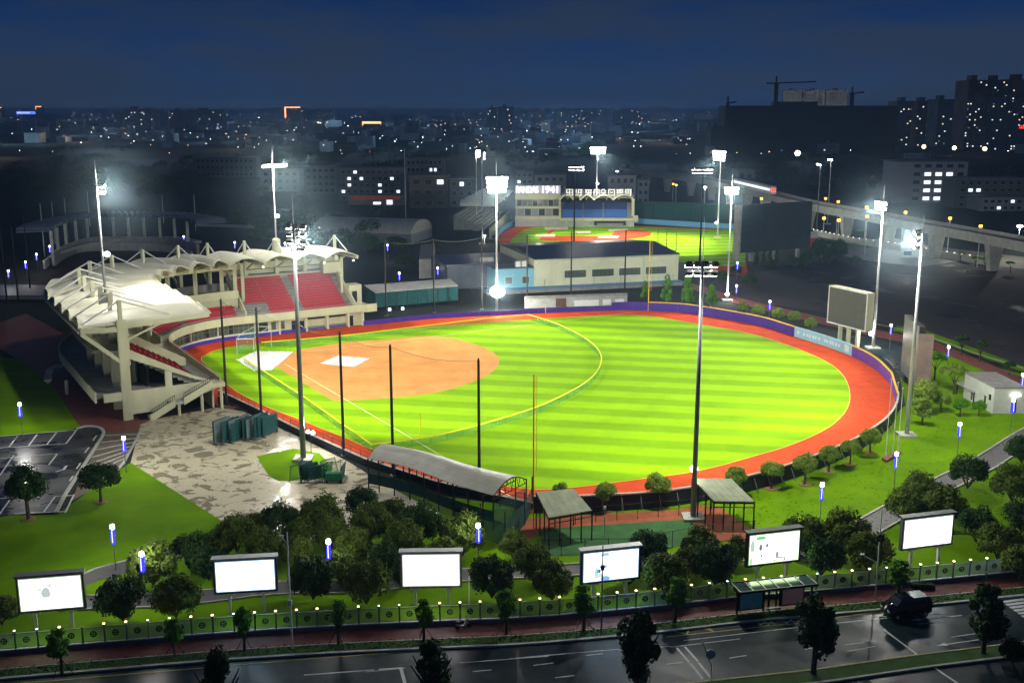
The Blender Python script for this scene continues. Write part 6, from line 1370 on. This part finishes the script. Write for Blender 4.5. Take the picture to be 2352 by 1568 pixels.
def tree(p, rx, top, mk_, kind, desc, cat='tree', name='tree', group='trees', low=.25, stakes=False, ring_=False, multi=False, h=None, widthy=None):
    """p: survey point of the foot, rx: crown half width in survey px, top: survey row of the top"""
    global tcount; tcount += 1
    q = G(*p); ht = h or Zat(q, top); r = rx * math.hypot(q[0], q[1], CH) / FP; t = thing(name, desc, cat, (*q, 0), random.uniform(0, 6.28), group)
    c = bpy.data.objects.new('crown', crown(mk_, kind, tcount)); COL.objects.link(c); c.parent = t
    zc0 = ht * low; hh = (ht - zc0) / 2
    if kind == 'round': c.scale = (r, r, hh * 1.35); c.location = (0, 0, zc0 + hh * .82)
    elif kind == 'umbrella': c.scale = (r, r, hh); c.location = (0, 0, ht - hh * .75)
    else: c.scale = (r, r, hh * .92); c.location = (0, 0, zc0 + hh)
    k = bpy.data.objects.new('trunk', TR[1 if multi else 0]); COL.objects.link(k); k.parent = t; s = ht * 1.0; k.scale = (s * .75, s * .75, s)
    if ring_:
        m_ = bpy.data.objects.new('soil_ring', mulch); COL.objects.link(m_); m_.parent = t; m_.location = (0, 0, .02); m_.scale = (1.15, 1.15, 1)
    if stakes:
        mb = MB()
        for a in (0.5, 2.6, 4.7): mb.tube((1.0 * math.cos(a), 1.0 * math.sin(a), 0), (0, 0, ht * .38), .035, n=5)
        lobj('stake', mb.mesh('stakes'), bark, t)
    LABEL_JOBS.append((t, desc)); return t
# young trees on the verge
for p, top, rx, mk_, d in (((143, 1548), 1448, 31, 'b', 'young tree with drooping leaves'), ((402, 1508), 1418, 27, 'b', 'slender dark young tree'), ((562, 1495), 1396, 24, 'b', 'slender young tree'), ((778, 1480), 1378, 28, 'b', 'dim young tree'),
                           ((974, 1472), 1374, 29, 'b', 'brightly lit fresh green young tree'), ((1163, 1458), 1355, 32, 'b', 'young tree'), ((1341, 1450), 1347, 34, 'b', 'young tree'), ((1550, 1428), 1322, 33, 'b', 'bushy young tree'), ((2062, 1380), 1288, 28, 'b', 'dark young tree')):
    tree(p, rx, top, mk_, 'loose', d, group='young trees on the grass verge', low=.38, stakes=True)
for p, top, rx, d in (((505, 1720), 1492, 42, 'dark leafy tree'), ((992, 1665), 1466, 58, 'dark ragged tree'), ((1462, 1612), 1408, 52, 'tall dark ragged tree'), ((1868, 1548), 1372, 55, 'dark tree with clear trunk'), ((2258, 1500), 1338, 52, 'dark tree with clear trunk')):
    tree(p, rx, top, 'a' if False else 'd', 'loose', d + ' on the grass median', group='trees on the road median', low=.22)
for p, top, rx in (((2325, 1520), 1462, 32),): tree(p, rx, top, 'd', 'round', 'small dark shrub at the lower right edge', 'shrub', 'shrub', 'shrubs', low=.05)
# round camphor trees behind the billboards
RT = [(283, 1372, 58), (405, 1368, 55), (353, 1292, 56), (440, 1262, 48), (545, 1222, 50), (610, 1250, 46), (645, 1195, 50), (682, 1262, 40), (742, 1182, 54), (832, 1152, 42), (852, 1195, 50), (902, 1178, 40), (965, 1200, 56), (812, 1250, 48), (928, 1238, 52),
      (720, 1325, 56), (842, 1332, 60), (1062, 1225, 56), (1130, 1322, 56), (1224, 1290, 48), (1268, 1332, 50), (1490, 1262, 52), (1527, 1315, 57), (1606, 1250, 48), (1642, 1295, 56), (1842, 1222, 50), (1938, 1222, 58), (1885, 1275, 52), (1992, 1262, 54),
      (2112, 1125, 46), (2222, 1082, 44), (2076, 1160, 46), (2165, 1158, 50), (2240, 1202, 46), (2290, 1240, 50), (2325, 1110, 50), (2345, 1185, 44), (2345, 1290, 44), (5, 1400, 38), (2345, 1030, 36), (690, 1220, 42), (590, 1210, 40), (480, 1292, 44), (498, 1248, 40), (765, 1222, 44), (884, 1282, 46), (1018, 1272, 44), (1180, 1250, 38), (1440, 1306, 42), (1582, 1284, 40), (1692, 1262, 34), (930, 1312, 38), (780, 1298, 42)]
for i, (x, y, r) in enumerate(RT):
    foot = (x, y + r * .98); lit_ = i in (2, 7, 13, 17)
    t = tree(foot, r * 1.02, y - r * 1.02, 'a' if i % 3 else 'd', 'round', 'dark round broad crowned tree' if not lit_ else 'round tree with one side lit yellow green', group='round dark trees behind the billboards', low=.1, multi=True)
# small clipped trees along the near outfield wall
for x, y, ft_, r in ((1287, 1128, 1172, 22), (1391, 1135, 1174, 29), (1511, 1116, 1163, 33), (1688, 1096, 1140, 28), (1771, 1087, 1122, 30), (1848, 1066, 1112, 30), (1903, 1048, 1084, 27), (1952, 1032, 1066, 26), (1998, 1006, 1040, 25)):
    tree((x, ft_), r, y - r * 1.12, 'c', 'round', 'small round clipped olive green tree with pale soil ring', group='small round trees along the near outfield wall', low=.32, ring_=True)
for x, y, ft_, r, k_ in ((1481, 664, 690, 13, 'cone'), (1532, 662, 698, 20, 'cone'), (1578, 664, 702, 22, 'cone'), (1634, 680, 706, 18, 'cone')): tree((x, ft_), r, y - r * 1.45, 'b', k_, 'conical bright green tree', group='conical trees behind the far outfield wall', low=.12)
for x, y, r in ((1706, 703, 15), (1741, 712, 17), (1786, 720, 16), (1823, 726, 17), (1861, 740, 16)): tree((x, y + 18), r, y - r * .95, 'c', 'round', 'small pale round clipped tree', group='pale round trees behind the outfield wall', low=.15)
# two broad trees by the car park
for p, top, rx in (((66, 1192), 1060, 46), ((232, 1152), 1055, 50)):
    tree(p, rx, top, 'd', 'round', 'dense dark tree with stout trunk', group='dense trees beside the car park', low=.28, ring_=True)
# trees and shrubs of the right lawn
for x, y, ft_, r, k_, mk_ in ((2190, 872, 905, 28, 'umbrella', 'c'), (2146, 838, 872, 24, 'umbrella', 'b'), (2120, 900, 950, 30, 'round', 'c'), (2118, 940, 975, 26, 'loose', 'c'), (2160, 920, 945, 22, 'round', 'c'), (2205, 932, 955, 18, 'round', 'b'), (2248, 935, 955, 17, 'round', 'b'), (2208, 788, 815, 16, 'umbrella', 'd'), (2250, 800, 830, 15, 'umbrella', 'd'), (2318, 845, 862, 12, 'umbrella', 'd')):
    tree((x, ft_), r, y - r * 1.2, mk_, k_, 'leafy spreading tree', group='trees on the right lawn', low=.25)
# dark conifers and shrubs round the big board
for i, x in enumerate((1737, 1753, 1768, 1783)): tree((x, 612), 9, 574, 'd', 'cone', 'small dark conifer', group='dark conifers under the big board', low=.02)
for x, y, ft_, r in ((1880, 560, 600, 20), (1925, 565, 600, 22), (1905, 585, 608, 18), (1850, 590, 612, 16), (1690, 620, 632, 14), (1820, 600, 615, 14), (1965, 598, 612, 14), (1720, 640, 655, 18), (1660, 632, 650, 14)): tree((x, ft_), r, y - r, 'd', 'round', 'dark bushy tree', group='dark bushes near the big board', low=.05)
# palms and trees beneath the viaduct
for x, ft_, top in ((2205, 600, 578), (2240, 612, 588), (2262, 618, 590), (2320, 625, 600), (2290, 605, 586), (1975, 540, 528), (2140, 560, 545)): tree((x, ft_), 10, top, 'b', 'umbrella', 'small roadside palm like tree', group='small trees beneath the viaduct', low=.4)
# dark trees of the middle distance
rnd = random.Random(3); 
MD = [(620, 520, 40), (660, 500, 38), (700, 505, 44), (760, 515, 48), (810, 520, 44), (850, 530, 46), (900, 530, 36), (720, 545, 40), (780, 550, 44), (840, 560, 38), (910, 560, 30), (600, 540, 30), (545, 500, 34), (480, 495, 30), (590, 480, 36), (700, 460, 30), (990, 440, 26), (1012, 450, 20), (870, 485, 26), (930, 600, 25), (1045, 500, 12), (1075, 505, 10)]
for x, y, r in MD: tree((x, y + r * .5), r, y - r * .7, 'd', 'round', 'very dark tree mass', group='dark trees beyond the grandstand', low=.02)
wood = []
for i in range(170):
    x = rnd.uniform(-20, 1020) if i % 3 else rnd.uniform(1150, 2380); y = rnd.uniform(345, 480) if x < 620 else rnd.uniform(350, 400); 
    if x > 1480: y = rnd.uniform(372, 455)
    q = G(x, y); s_ = rnd.uniform(5, 9); wood.append((q, s_))
mbw = MB()
base = crown_mesh('clump', 'round', 55, 260)
bv = [tuple(v.co) for v in base.vertices]; bf = [tuple(p.vertices) for p in base.polygons]
for q, s_ in wood:
    for k in range(3):
        ox, oy = rnd.uniform(-14, 14), rnd.uniform(-14, 14); j = len(mbw.v); mbw.v += [(q[0] + ox + a * s_, q[1] + oy + b * s_, s_ * .75 + c * s_ * .9) for a, b, c in bv]; mbw.f += [tuple(j + k_ for k_ in f_) for f_ in bf]
mbw.obj('distant_wood', leaf_d, kind='stuff')
# grass tufts in the rough lawn edges
mbg = MB(); 
for i in range(2600):
    x = rnd.uniform(1500, 2340); y = rnd.uniform(930, 1230); q = G(x, y); h_ = rnd.uniform(.04, .1); a = rnd.uniform(0, 3.1); dx, dy = math.cos(a) * .25, math.sin(a) * .25
    if math.hypot(q[0] - 10, q[1] - 205) < 72: continue
    mbg.poly([(q[0] - dx, q[1] - dy, .012), (q[0] + dx, q[1] + dy, .02), (q[0] + dx * .3, q[1] + dy * .3, h_)])
mbg.obj('grass_tufts', lawn_m, kind='stuff')
mh = MB()
for line, w_ in ((off(3.1), .5), (off(4.3), .4), (off(3.7), .4)):
    for p in walk(line, .35):
        for k in range(4):
            x, y = p[0] + rnd.uniform(-.3, .3), p[1] + rnd.uniform(-.45, .45); a = rnd.uniform(0, 3.1); dx, dy = math.cos(a) * .12, math.sin(a) * .12; mh.poly([(x - dx, y - dy, .08), (x + dx, y + dy, .08), (x + dy * .5, y + dx * .5, rnd.uniform(.12, .2))])
mh.obj('verge_grass', lawn_dark, kind='stuff')

# ================================================================== the distant city
cw = [mat('far_wall_%d' % i, c, .8, var=.3, scale=.05) for i, c in enumerate(((.13, .17, .21), (.22, .26, .3), (.08, .11, .14), (.4, .43, .44), (.2, .16, .16), (.02, .035, .035)))]
def city_block(x0, x1, ytop, ybase, m, lab, lit=.06, wm=None, depth=18, wsz=(1.5, 1.3), floor=3.2, col=3.4, group=None, name='city_building', outline=None, roofbits=True, cat='building'):
    a, b_ = G(x0, ybase), G(x1, ybase); h = Zat((0, a[1]), ytop); wdt = b_[0] - a[0]; t = thing(name, lab, cat, (a[0], a[1], 0), 0, group)
    lobj('wall', MB().box(0, 0, 0, wdt, depth, h).mesh('city_wall'), m, t)
    if roofbits: lobj('roof_house', MB().box(wdt * .3, depth * .3, h + .01, wdt * .55, depth * .7, h + h * .05 + 2).mesh('roof_house'), m, t)
    nx_, nz_ = max(1, int(wdt / col)), max(1, int(h / floor)); ml = {}
    for i in range(nx_):
        for k in range(nz_):
            if rnd.random() < lit:
                w_ = wm or rnd.choice((win_white, win_white, win_warm, win_dim)); ml.setdefault(w_.name, (w_, MB()))[1].box(i * col + .6, -.12, k * floor + .9, i * col + .6 + wsz[0] * min(1.5, max(1, a[1] / 1300)), -.02, k * floor + .9 + wsz[1] * min(1.5, max(1, a[1] / 1300)))
    for nm, (w_, mb) in ml.items():
        o = lobj('lit_windows', mb.mesh('lit_windows'), w_, t); o['kind'] = 'stuff'
    if outline and outline[0] is neon_blue:
        lobj('neon_sign', MB().box(-1, -1.2, h * .55, wdt, -.4, h * .55 + 14).mesh('neon_sign'), neon_blue, t); lobj('neon_lettering', MB().box(2, -2, h * .55 + 4, wdt * .7, -1.21, h * .55 + 10).mesh('neon_lettering'), win_white, t)
    elif outline:
        lobj('neon_outline', MB().box(-.5, -.6, h, wdt * outline[1], -.1, h + h * .05 + 1).box(-.5, -.6, h * .35, .5 + wdt * .06, -.1, h).mesh('neon_outline'), outline[0], t)
    return t
K = [
 (0, 6, 248, 272, 2, 'slim building outlined in orange neon at the far left edge', .05, None, (neon_orange, 1)), (40, 83, 252, 275, 2, 'building carrying the bright blue neon sign on the far left skyline', .05, None, (neon_blue, 1)), (84, 97, 246, 272, 0, 'slim tower with an orange neon arch outline beside the blue sign', .05, None, (neon_orange, 1)),
 (262, 283, 256, 292, 3, 'pale floodlit slab left of the dark twin roofed tower', .03, None, None), (283, 335, 250, 304, 0, 'dark tower with a few lit bays at the left of the skyline cluster', .07, None, None), (322, 356, 252, 302, 1, 'pale grey ribbed tower in the left skyline cluster', .04, None, None), (360, 388, 256, 296, 3, 'pale slab right of the ribbed tower', .02, None, None),
 (390, 428, 253, 300, 0, 'dark slab with bright top floor lights, left one of the wide pair', .08, None, None), (430, 512, 252, 300, 2, 'widest dark slab of the left skyline cluster', .06, None, None), (655, 700, 248, 282, 4, 'reddish building outlined in orange neon left of centre', .04, None, (neon_orange, .8)), (702, 770, 254, 280, 2, 'wide dark blue box building right of the orange outlined one', .05, None, None),
 (1120, 1142, 247, 305, 0, 'left part of the dark twin block on the central skyline', .05, None, None), (1143, 1180, 245, 306, 2, 'tall dark block on the central skyline', .05, None, None), (1184, 1215, 253, 290, 0, 'reddish dark slab right of the tall central block', .08, None, None), (1218, 1250, 252, 288, 4, 'second slab right of the tall central block', .08, None, None), (1272, 1325, 250, 292, 0, 'dark slab with a bright corner sign right of centre', .07, None, None), (1335, 1400, 253, 290, 1, 'greyish slab right of the bright corner sign', .05, None, None), (1410, 1470, 254, 292, 2, 'long low dark slab right of centre on the skyline', .06, None, None),
 (1662, 2055, 243, 352, 5, 'vast dark building under construction wrapped in netting on the right', .002, None, None), (1632, 1664, 292, 352, 5, 'lower dark wing at the left of the building under construction', .0, None, None),
 (1796, 1840, 207, 262, 4, 'left pinkish tower behind the construction site', .16, None, None), (1842, 1892, 207, 262, 1, 'middle pinkish tower behind the construction site', .16, None, None), (1894, 1944, 206, 262, 4, 'right pinkish tower behind the construction site', .14, None, None),
 (2056, 2098, 232, 335, 0, 'first dark apartment tower right of the construction site', .13, None, None), (2100, 2145, 232, 336, 4, 'second dark apartment tower right of the construction site', .12, None, None), (2147, 2185, 228, 338, 0, 'third dark apartment tower right of the construction site', .13, None, None), (2187, 2211, 236, 338, 2, 'narrow dark apartment tower before the tallest towers', .1, None, None),
 (2212, 2262, 184, 345, 4, 'tallest left apartment tower at the right of the skyline', .14, None, None), (2264, 2305, 184, 345, 0, 'tallest middle apartment tower at the right of the skyline', .16, None, None), (2307, 2370, 182, 345, 4, 'tallest right apartment tower cut by the picture edge', .18, None, None)]
for x0, x1, yt, yb, mi, lab, lit, wm, outl in K:
    city_block(x0, x1, yt, yb, cw[mi], lab, lit * (.6 if x0 < 1700 else .75), wm, outline=outl, group='towers on the skyline', depth=40)
# nearer blocks told apart
def near_block(x0, x1, yt, yb, m, lab, rows, cols, litset, roofm=concrete, wm=win_white, u0=.05, u1=.95, dk=glassw, frac=.55, depth=16):
    a, b_ = G(x0, yb), G(x1, yb); h = Zat((0, a[1]), yt); wdt = b_[0] - a[0]; t = thing('city_building', lab, 'building', (a[0], a[1], 0), 0, 'nearer city blocks')
    lobj('wall', MB().box(0, 0, 0, wdt, depth, h).mesh('wall'), m, t); lobj('roof', MB().box(-.5, -.6, h + .01, wdt + .5, depth + .5, h + .5).mesh('roof'), roofm, t)
    for r_ in range(rows):
        for c in range(cols):
            x = wdt * (u0 + (u1 - u0) * (c + .5) / cols); z = h * (r_ + .5) / rows; ww = wdt * (u1 - u0) / cols * frac / 2; wh = h / rows * .22
            f = lobj('window', MB().box(x - ww - .1, -.06, z - wh - .1, x + ww + .1, .0, z + wh + .1).mesh('window'), concrete_l, t)
            lit_ = (r_, c) in litset if not callable(litset) else litset(r_, c)
            lobj('pane', MB().box(x - ww, -.1, z - wh, x + ww, -.061, z + wh).mesh('pane'), (wm if lit_ else dk), f)
    return t
near_block(2046, 2216, 372, 465, mat('office_wall', (.3, .32, .4), .7, var=.1, scale=.2), 'pale office block with rows of brightly lit windows on the right', 5, 5, lambda r_, c: c in (1, 2, 3) and r_ < 4 or (c == 0 and r_ in (0, 3) and False), roofm=mat('teal_roof', (.05, .1, .12), .5, var=.1, scale=.2), frac=.6, u0=.25, u1=.98)
near_block(2190, 2352, 412, 478, mat('dim_wall', (.1, .12, .14), .7, var=.2, scale=.1), 'dim low block with scattered lit windows right of the lit office', 4, 8, {(1, 1), (1, 3), (1, 4), (1, 5), (2, 2), (2, 1), (0, 3)})
near_block(775, 930, 388, 462, mat('dorm_wall', (.13, .16, .19), .7, var=.2, scale=.1), 'dormitory block with scattered bright windows and a red lit shop below', 5, 10, {(1, 0), (2, 1), (3, 1), (3, 3), (1, 6), (2, 6), (3, 8), (1, 9), (4, 2)})
sh_ = thing('shop', 'red lit shop row at the foot of the dormitory block', 'shop', (*G(800, 470), 0)); sq_ = G(800, 471); MB().box(sq_[0], sq_[1], 0, sq_[0] + 30, sq_[1] + 4, 5).obj('wall', concrete, sh_); MB().box(sq_[0] + 2, sq_[1] - .3, 3.0, sq_[0] + 27, sq_[1] - .05, 4.6).obj('shop_sign', emi('dim_red_sign', (.5, .08, .06), .16), sh_); MB().box(sq_[0] + 20, sq_[1] - .2, .3, sq_[0] + 23, sq_[1] - .05, 2.6).obj('lit_door', win_white, sh_); MB().box(sq_[0] + 13, sq_[1] - .2, .3, sq_[0] + 17, sq_[1] - .05, 1.6).obj('lit_door', win_white, sh_)
near_block(445, 590, 362, 408, mat('pale_dim_wall', (.12, .15, .19), .7, var=.15, scale=.1), 'pale dim block with small roof lamps beyond the dark trees', 3, 12, set())
near_block(1395, 1460, 404, 470, mat('white_dim_wall', (.34, .37, .42), .7, var=.1, scale=.1), 'white block behind the second grandstand roof sign', 3, 4, set(), depth=20)
near_block(940, 1030, 406, 478, mat('brown_dim_wall', (.11, .11, .1), .7, var=.2, scale=.1), 'plain brownish block left of the second field masts', 3, 3, {(2, 2)}); near_block(1032, 1090, 412, 476, cw[2], 'dark block left of the second field masts', 3, 3, {(2, 1)})
near_block(700, 775, 384, 445, cw[1], 'dim grey block left of the dormitory', 4, 5, set()); near_block(930, 1020, 365, 415, cw[1], 'grey block with two bright upper windows behind the brownish one', 3, 8, {(1, 5), (1, 6)}); near_block(600, 690, 392, 440, cw[0], 'dim blue grey block in the mist under the left mast', 3, 5, set()); near_block(1184, 1225, 395, 440, cw[1], 'grey terrace house left above the second grandstand', 3, 3, {(1, 0)}); near_block(1228, 1300, 402, 442, cw[3], 'pale gabled house above the lettering sign', 2, 4, set())
near_block(1463, 1490, 414, 470, cw[1], 'narrow dim block right of the white block', 3, 2, set())
near_block(1692, 1732, 392, 440, cw[1], 'small grey block above the train', 2, 2, {(0, 1)})
near_block(2250, 2352, 455, 485, cw[1], 'lowest dim building at the right edge behind the viaduct', 2, 6, {(0, 2), (1, 4)})
# crane
def crane(p, top, jib, lab):
    q = G(*p); z = Zat(q, top); t = thing('tower_crane', lab, 'crane', (*q, 0)); MB().bar((*q, 0), (*q, z), 4.5).obj('tower', dark_steel, t); MB().bar((q[0] - jib * .25, q[1], z), (q[0] + jib, q[1], z + 2), 1.6).obj('jib', dark_steel, t); MB().bar((*q, z), (*q, z + 8), 2).obj('cab_top', dark_steel, t)
crane((1775, 350), 192, 46, 'large dark tower crane left above the construction building'); crane((1948, 350), 216, 14, 'small crane arm at the right end of the construction building'); crane((1667, 350), 238, 10, 'tiny crane arm at the left end of the construction building')
o = MB().ball(G3(1832, 352, 8), 2.6, 10, 6).obj('site_lamp', emi('site_lamp', (1, 1, .85), 10)); tag(o, 'single bright round site lamp at the foot of the construction building', 'lamp')
for x, y, lab in ((2122, 325, 'left'), (2192, 328, 'middle'), (2262, 330, 'right')):
    o = MB().ball(G3(x, y + 12, 8), 2.2, 10, 6).obj('site_lamp', emi('warm_site_lamp', (1, .8, .4), 8)); tag(o, f'{lab} one of three warm flood lamps under the apartment towers', 'lamp', 'warm lamps under the towers')
o = MB().box(*G(2336, 345), 26, G(2352, 345)[0] + 8, G(2336, 345)[1] + 1, 30).obj('neon_sign', lamp_red); tag(o, 'red neon sign at the right edge below the tallest towers', 'sign')
o = MB().box(*G(832, 290), 2, G(875, 290)[0], G(832, 290)[1] + 3, 14).obj('neon_bridge', neon_orange); tag(o, 'glowing orange neon bridge outline left of centre on the skyline', 'bridge lights')
mbb = MB(); qx = G(832, 289); 
# low rise sprawl: individual small buildings
SPR = []
for i in range(255):
    y = 262 + 100 * rnd.random() ** 1.5 + (6 if i % 2 else 0); x = rnd.uniform(-10, 2360)
    if y > 330 and (x < 650): y = rnd.uniform(290, 325)
    if 1640 < x < 2370 and y < 345: x = rnd.uniform(200, 1620)
    q = G(x, y); hpx = rnd.uniform(5, 17) if y < 300 else rnd.uniform(10, 26); wpx = rnd.uniform(14, 48)
    SPR.append((x, x + wpx, y - hpx, y))
SPR.sort(key=lambda s: s[3])
for x0, x1, yt, yb in SPR:
    wi = rnd.choice((0, 1, 2, 0, 1, 2, 3)); lt = rnd.choice((.0, .02, .03, .06)); sh = 'wide low' if (x1 - x0) > 34 else ('narrow' if (x1 - x0) < 22 else 'boxy')
    ds = f"{sh} {('blue grey', 'grey', 'dark', 'pale')[wi]} {'lit ' if lt > .02 else ''}far building"
    o = city_block(x0, x1, yt, yb, cw[wi], ds, lt, group='low rise buildings of the distant city', depth=25, roofbits=rnd.random() < .4); LABEL_JOBS.append((o, ds))
for i in range(64):
    y = 268 + 75 * rnd.random(); x = rnd.uniform(0, 1560); q = G(x, y, 14)
    point('city_street_fill', (q[0], q[1], 22), 13000 * (q[1] / 900) ** 1.5, rnd.choice(((.45, .7, 1), (.6, .85, 1), (1, .75, .5), (.5, .8, 1))), 2)  # random fill points for the city's street lamps, added to lift the facades
# scattered lamps of streets and yards in the distance
for mt, n_, nm in ((distant_lamp, 300, 'distant_street_lights'), (emi('far_orange', (1, .5, .2), 16), 120, 'distant_orange_lights'), (lamp_red, 22, 'distant_red_lights')):
    mb = MB()
    for i in range(n_):
        y = 258 + 95 * rnd.random() ** 1.6; x = rnd.uniform(0, 2352)
        if x > 1640 and y < 345: continue
        if y > 320 and x < 700 and rnd.random() < .8: continue
        q = G(x, y, 9); s_ = q[1] / FP * rnd.uniform(.3, .7); mb.ball((q[0], q[1], 9), s_, 5, 4, rnd.choice((1, .6)))
    mb.obj(nm, mt, kind='stuff')

# ================================================================== labels by place
LM = [((130, 1366), 'the leftmost billboard'), ((567, 1325), 'the second billboard'), ((990, 1310), 'the third billboard'), ((1400, 1310), 'the fourth billboard'), ((1775, 1262), 'the fifth billboard'), ((2122, 1230), 'the rightmost billboard'),
      ((1780, 1370), 'the bus shelter'), ((2080, 1385), 'the dark van'), ((697, 1055), 'the near left floodlight mast'), ((1020, 1120), 'the curved canopy'), ((1300, 1150), 'the left square canopy'), ((1665, 1150), 'the right square canopy'), ((1592, 1185), 'the near right floodlight mast'),
      ((70, 1080), 'the car park'), ((232, 1110), 'the stepped paving'), ((310, 930), 'the grandstand end stairs'), ((1935, 770), 'the scoreboard'), ((2082, 1000), 'the right lawn mast'), ((2280, 920), 'the small white building'), ((2180, 1100), 'the asphalt path'), ((2300, 1380), 'the zebra crossing'), ((1489, 714), 'the yellow foul pole'),
      ((1780, 560), 'the big dark board'), ((1670, 690), 'the mast behind the far wall'), ((920, 690), 'the green batting shed'), ((1050, 640), 'the wheel loader'), ((90, 600), 'the unlit stadium left side'), ((400, 560), 'the unlit stadium right side'), ((640, 590), 'the grandstand roof'), ((2090, 590), 'the gatehouse'), ((2280, 560), 'the right end of the viaduct'), ((1370, 470), 'the roof sign'), ((1740, 437), 'the train'), ((975, 510), 'the barrel roofed hall'), ((1550, 460), 'the lamps above the second field'), ((1900, 480), 'the dim mast pair'), ((2055, 1040), 'the flagpoles'), ((130, 870), 'the curved entrance ramp'), ((2240, 1200), 'the right tree cluster'), ((800, 540), 'the dark grove'), ((480, 490), 'the dark slope left of the misty mast'), ((1290, 480), 'the second grandstand'), ((2140, 500), 'the viaduct bend')]
LM += [((62, 285), 'the blue neon sign'), ((180, 290), 'the left skyline gap'), ((300, 304), 'the dark tower cluster'), ((470, 300), 'the widest skyline slab'), ((580, 300), 'the skyline before the orange outline'), ((680, 282), 'the orange outlined building'), ((760, 300), 'the wide dark blue box building'), ((860, 290), 'the orange neon bridge'), ((960, 300), 'the skyline beside the neon bridge'), ((1060, 310), 'the roofs before the central block'), ((1150, 305), 'the tall central block'), ((1230, 290), 'the twin slabs right of centre'), ((1300, 292), 'the bright corner sign'), ((1370, 300), 'the greyish slab'), ((1450, 292), 'the long low dark slab'), ((1560, 300), 'the skyline before the construction'), ((1850, 352), 'the construction building'), ((2280, 345), 'the tallest towers'), ((850, 380), 'the dormitory block'), ((520, 380), 'the pale dim block'), ((1100, 380), 'the far mast pair'), ((1350, 370), 'the second grandstand roofs'), ((1550, 370), 'the far viaduct roofs')]
lmw = [(Vector(G(*p)), n_, p) for p, n_ in LM]
ordw = {1: [''], 2: ['left one near', 'right one near'], 3: ['leftmost near', 'middle one near', 'rightmost near']}
jobs = {}
for o, d in LABEL_JOBS:
    bpy.context.view_layer.update() if False else None
    loc = Vector(o.location[:2]) if o.type == 'EMPTY' else Vector((o.data.vertices[0].co.x, o.data.vertices[0].co.y))
    # distance judged on the survey picture so that far things use landmarks near them in view
    def sc_(l):
        z = 0; k = l.y * cp + CH * sp; return Vector((1176 + FP * l.x / k, 784 - FP * (l.y * sp - CH * cp) / k))
    s0_ = sc_(loc); best = min(lmw, key=lambda L_: (sc_(L_[0]) - s0_).length)
    jobs.setdefault((d, best[1]), []).append((s0_.x, s0_.y, o))
nums = ['first', 'second', 'third', 'fourth', 'fifth', 'sixth', 'seventh', 'eighth', 'ninth', 'tenth', 'eleventh', 'twelfth'] + [f'number {k}' for k in range(13, 60)]
for (d, lmn), L_ in jobs.items():
    L_.sort(key=lambda a: (a[0], a[1]))
    for i, (_, _, o) in enumerate(L_):
        if len(L_) == 1: o['label'] = f'{d} nearest {lmn}'
        elif len(L_) <= 3: o['label'] = f'{d}, {ordw[len(L_)][i]} {lmn}'
        else: o['label'] = f'{d}, {nums[i]} from left near {lmn}'
        w_ = o['label']
        for cut in (' with pale soil ring', ' round the unlit stadium', ' broad crowned', ' left side', ' yellow green', ' with white head', ' from left', ' nearest', ' and blue light strip'):
            if len(w_.split()) > 16: w_ = w_.replace(cut, '', 1)
        o['label'] = w_
# ================================================================== the air
hz_ = MB().box(-8900, -58, -1.2, 8900, 15800 , 62); me = hz_.mesh('haze'); hm = bpy.data.materials.new('haze'); hm.use_nodes = True; n = hm.node_tree.nodes; l = hm.node_tree.links; n.clear()
pv = n.new('ShaderNodeVolumePrincipled'); pv.inputs['Color'].default_value = (.38, .62, 1, 1); pv.inputs['Density'].default_value = .00013; pv.inputs['Anisotropy'].default_value = .2
oo = n.new('ShaderNodeOutputMaterial'); l.new(pv.outputs[0], oo.inputs['Volume']); me.materials.append(hm)
ho = bpy.data.objects.new('haze', me); COL.objects.link(ho); ho['kind'] = 'stuff'

mm_ = bpy.data.materials.new('mist'); mm_.use_nodes = True; n = mm_.node_tree.nodes; l = mm_.node_tree.links; n.clear()
pv = n.new('ShaderNodeVolumePrincipled'); pv.inputs['Color'].default_value = (.6, .85, 1, 1); pv.inputs['Anisotropy'].default_value = .1
tcm = n.new('ShaderNodeTexCoord'); gr = n.new('ShaderNodeTexGradient'); gr.gradient_type = 'SPHERICAL'; l.new(tcm.outputs['Object'], gr.inputs[0])
pw = n.new('ShaderNodeMath'); pw.operation = 'POWER'; pw.inputs[1].default_value = 1.6; l.new(gr.outputs['Fac'], pw.inputs[0])
ml = n.new('ShaderNodeMath'); ml.operation = 'MULTIPLY'; ml.inputs[1].default_value = .0028; l.new(pw.outputs[0], ml.inputs[0]); l.new(ml.outputs[0], pv.inputs['Density'])
oo = n.new('ShaderNodeOutputMaterial'); l.new(pv.outputs[0], oo.inputs['Volume'])
mist_me = MB().ball((0, 0, 0), 1, 24, 16).mesh('mist', True); mist_me.materials.append(mm_)
for q, z, r in MIST:
    o = bpy.data.objects.new('mist', mist_me); COL.objects.link(o); o.location = (q[0], q[1], z); o.scale = (r, r, r); o['kind'] = 'stuff'
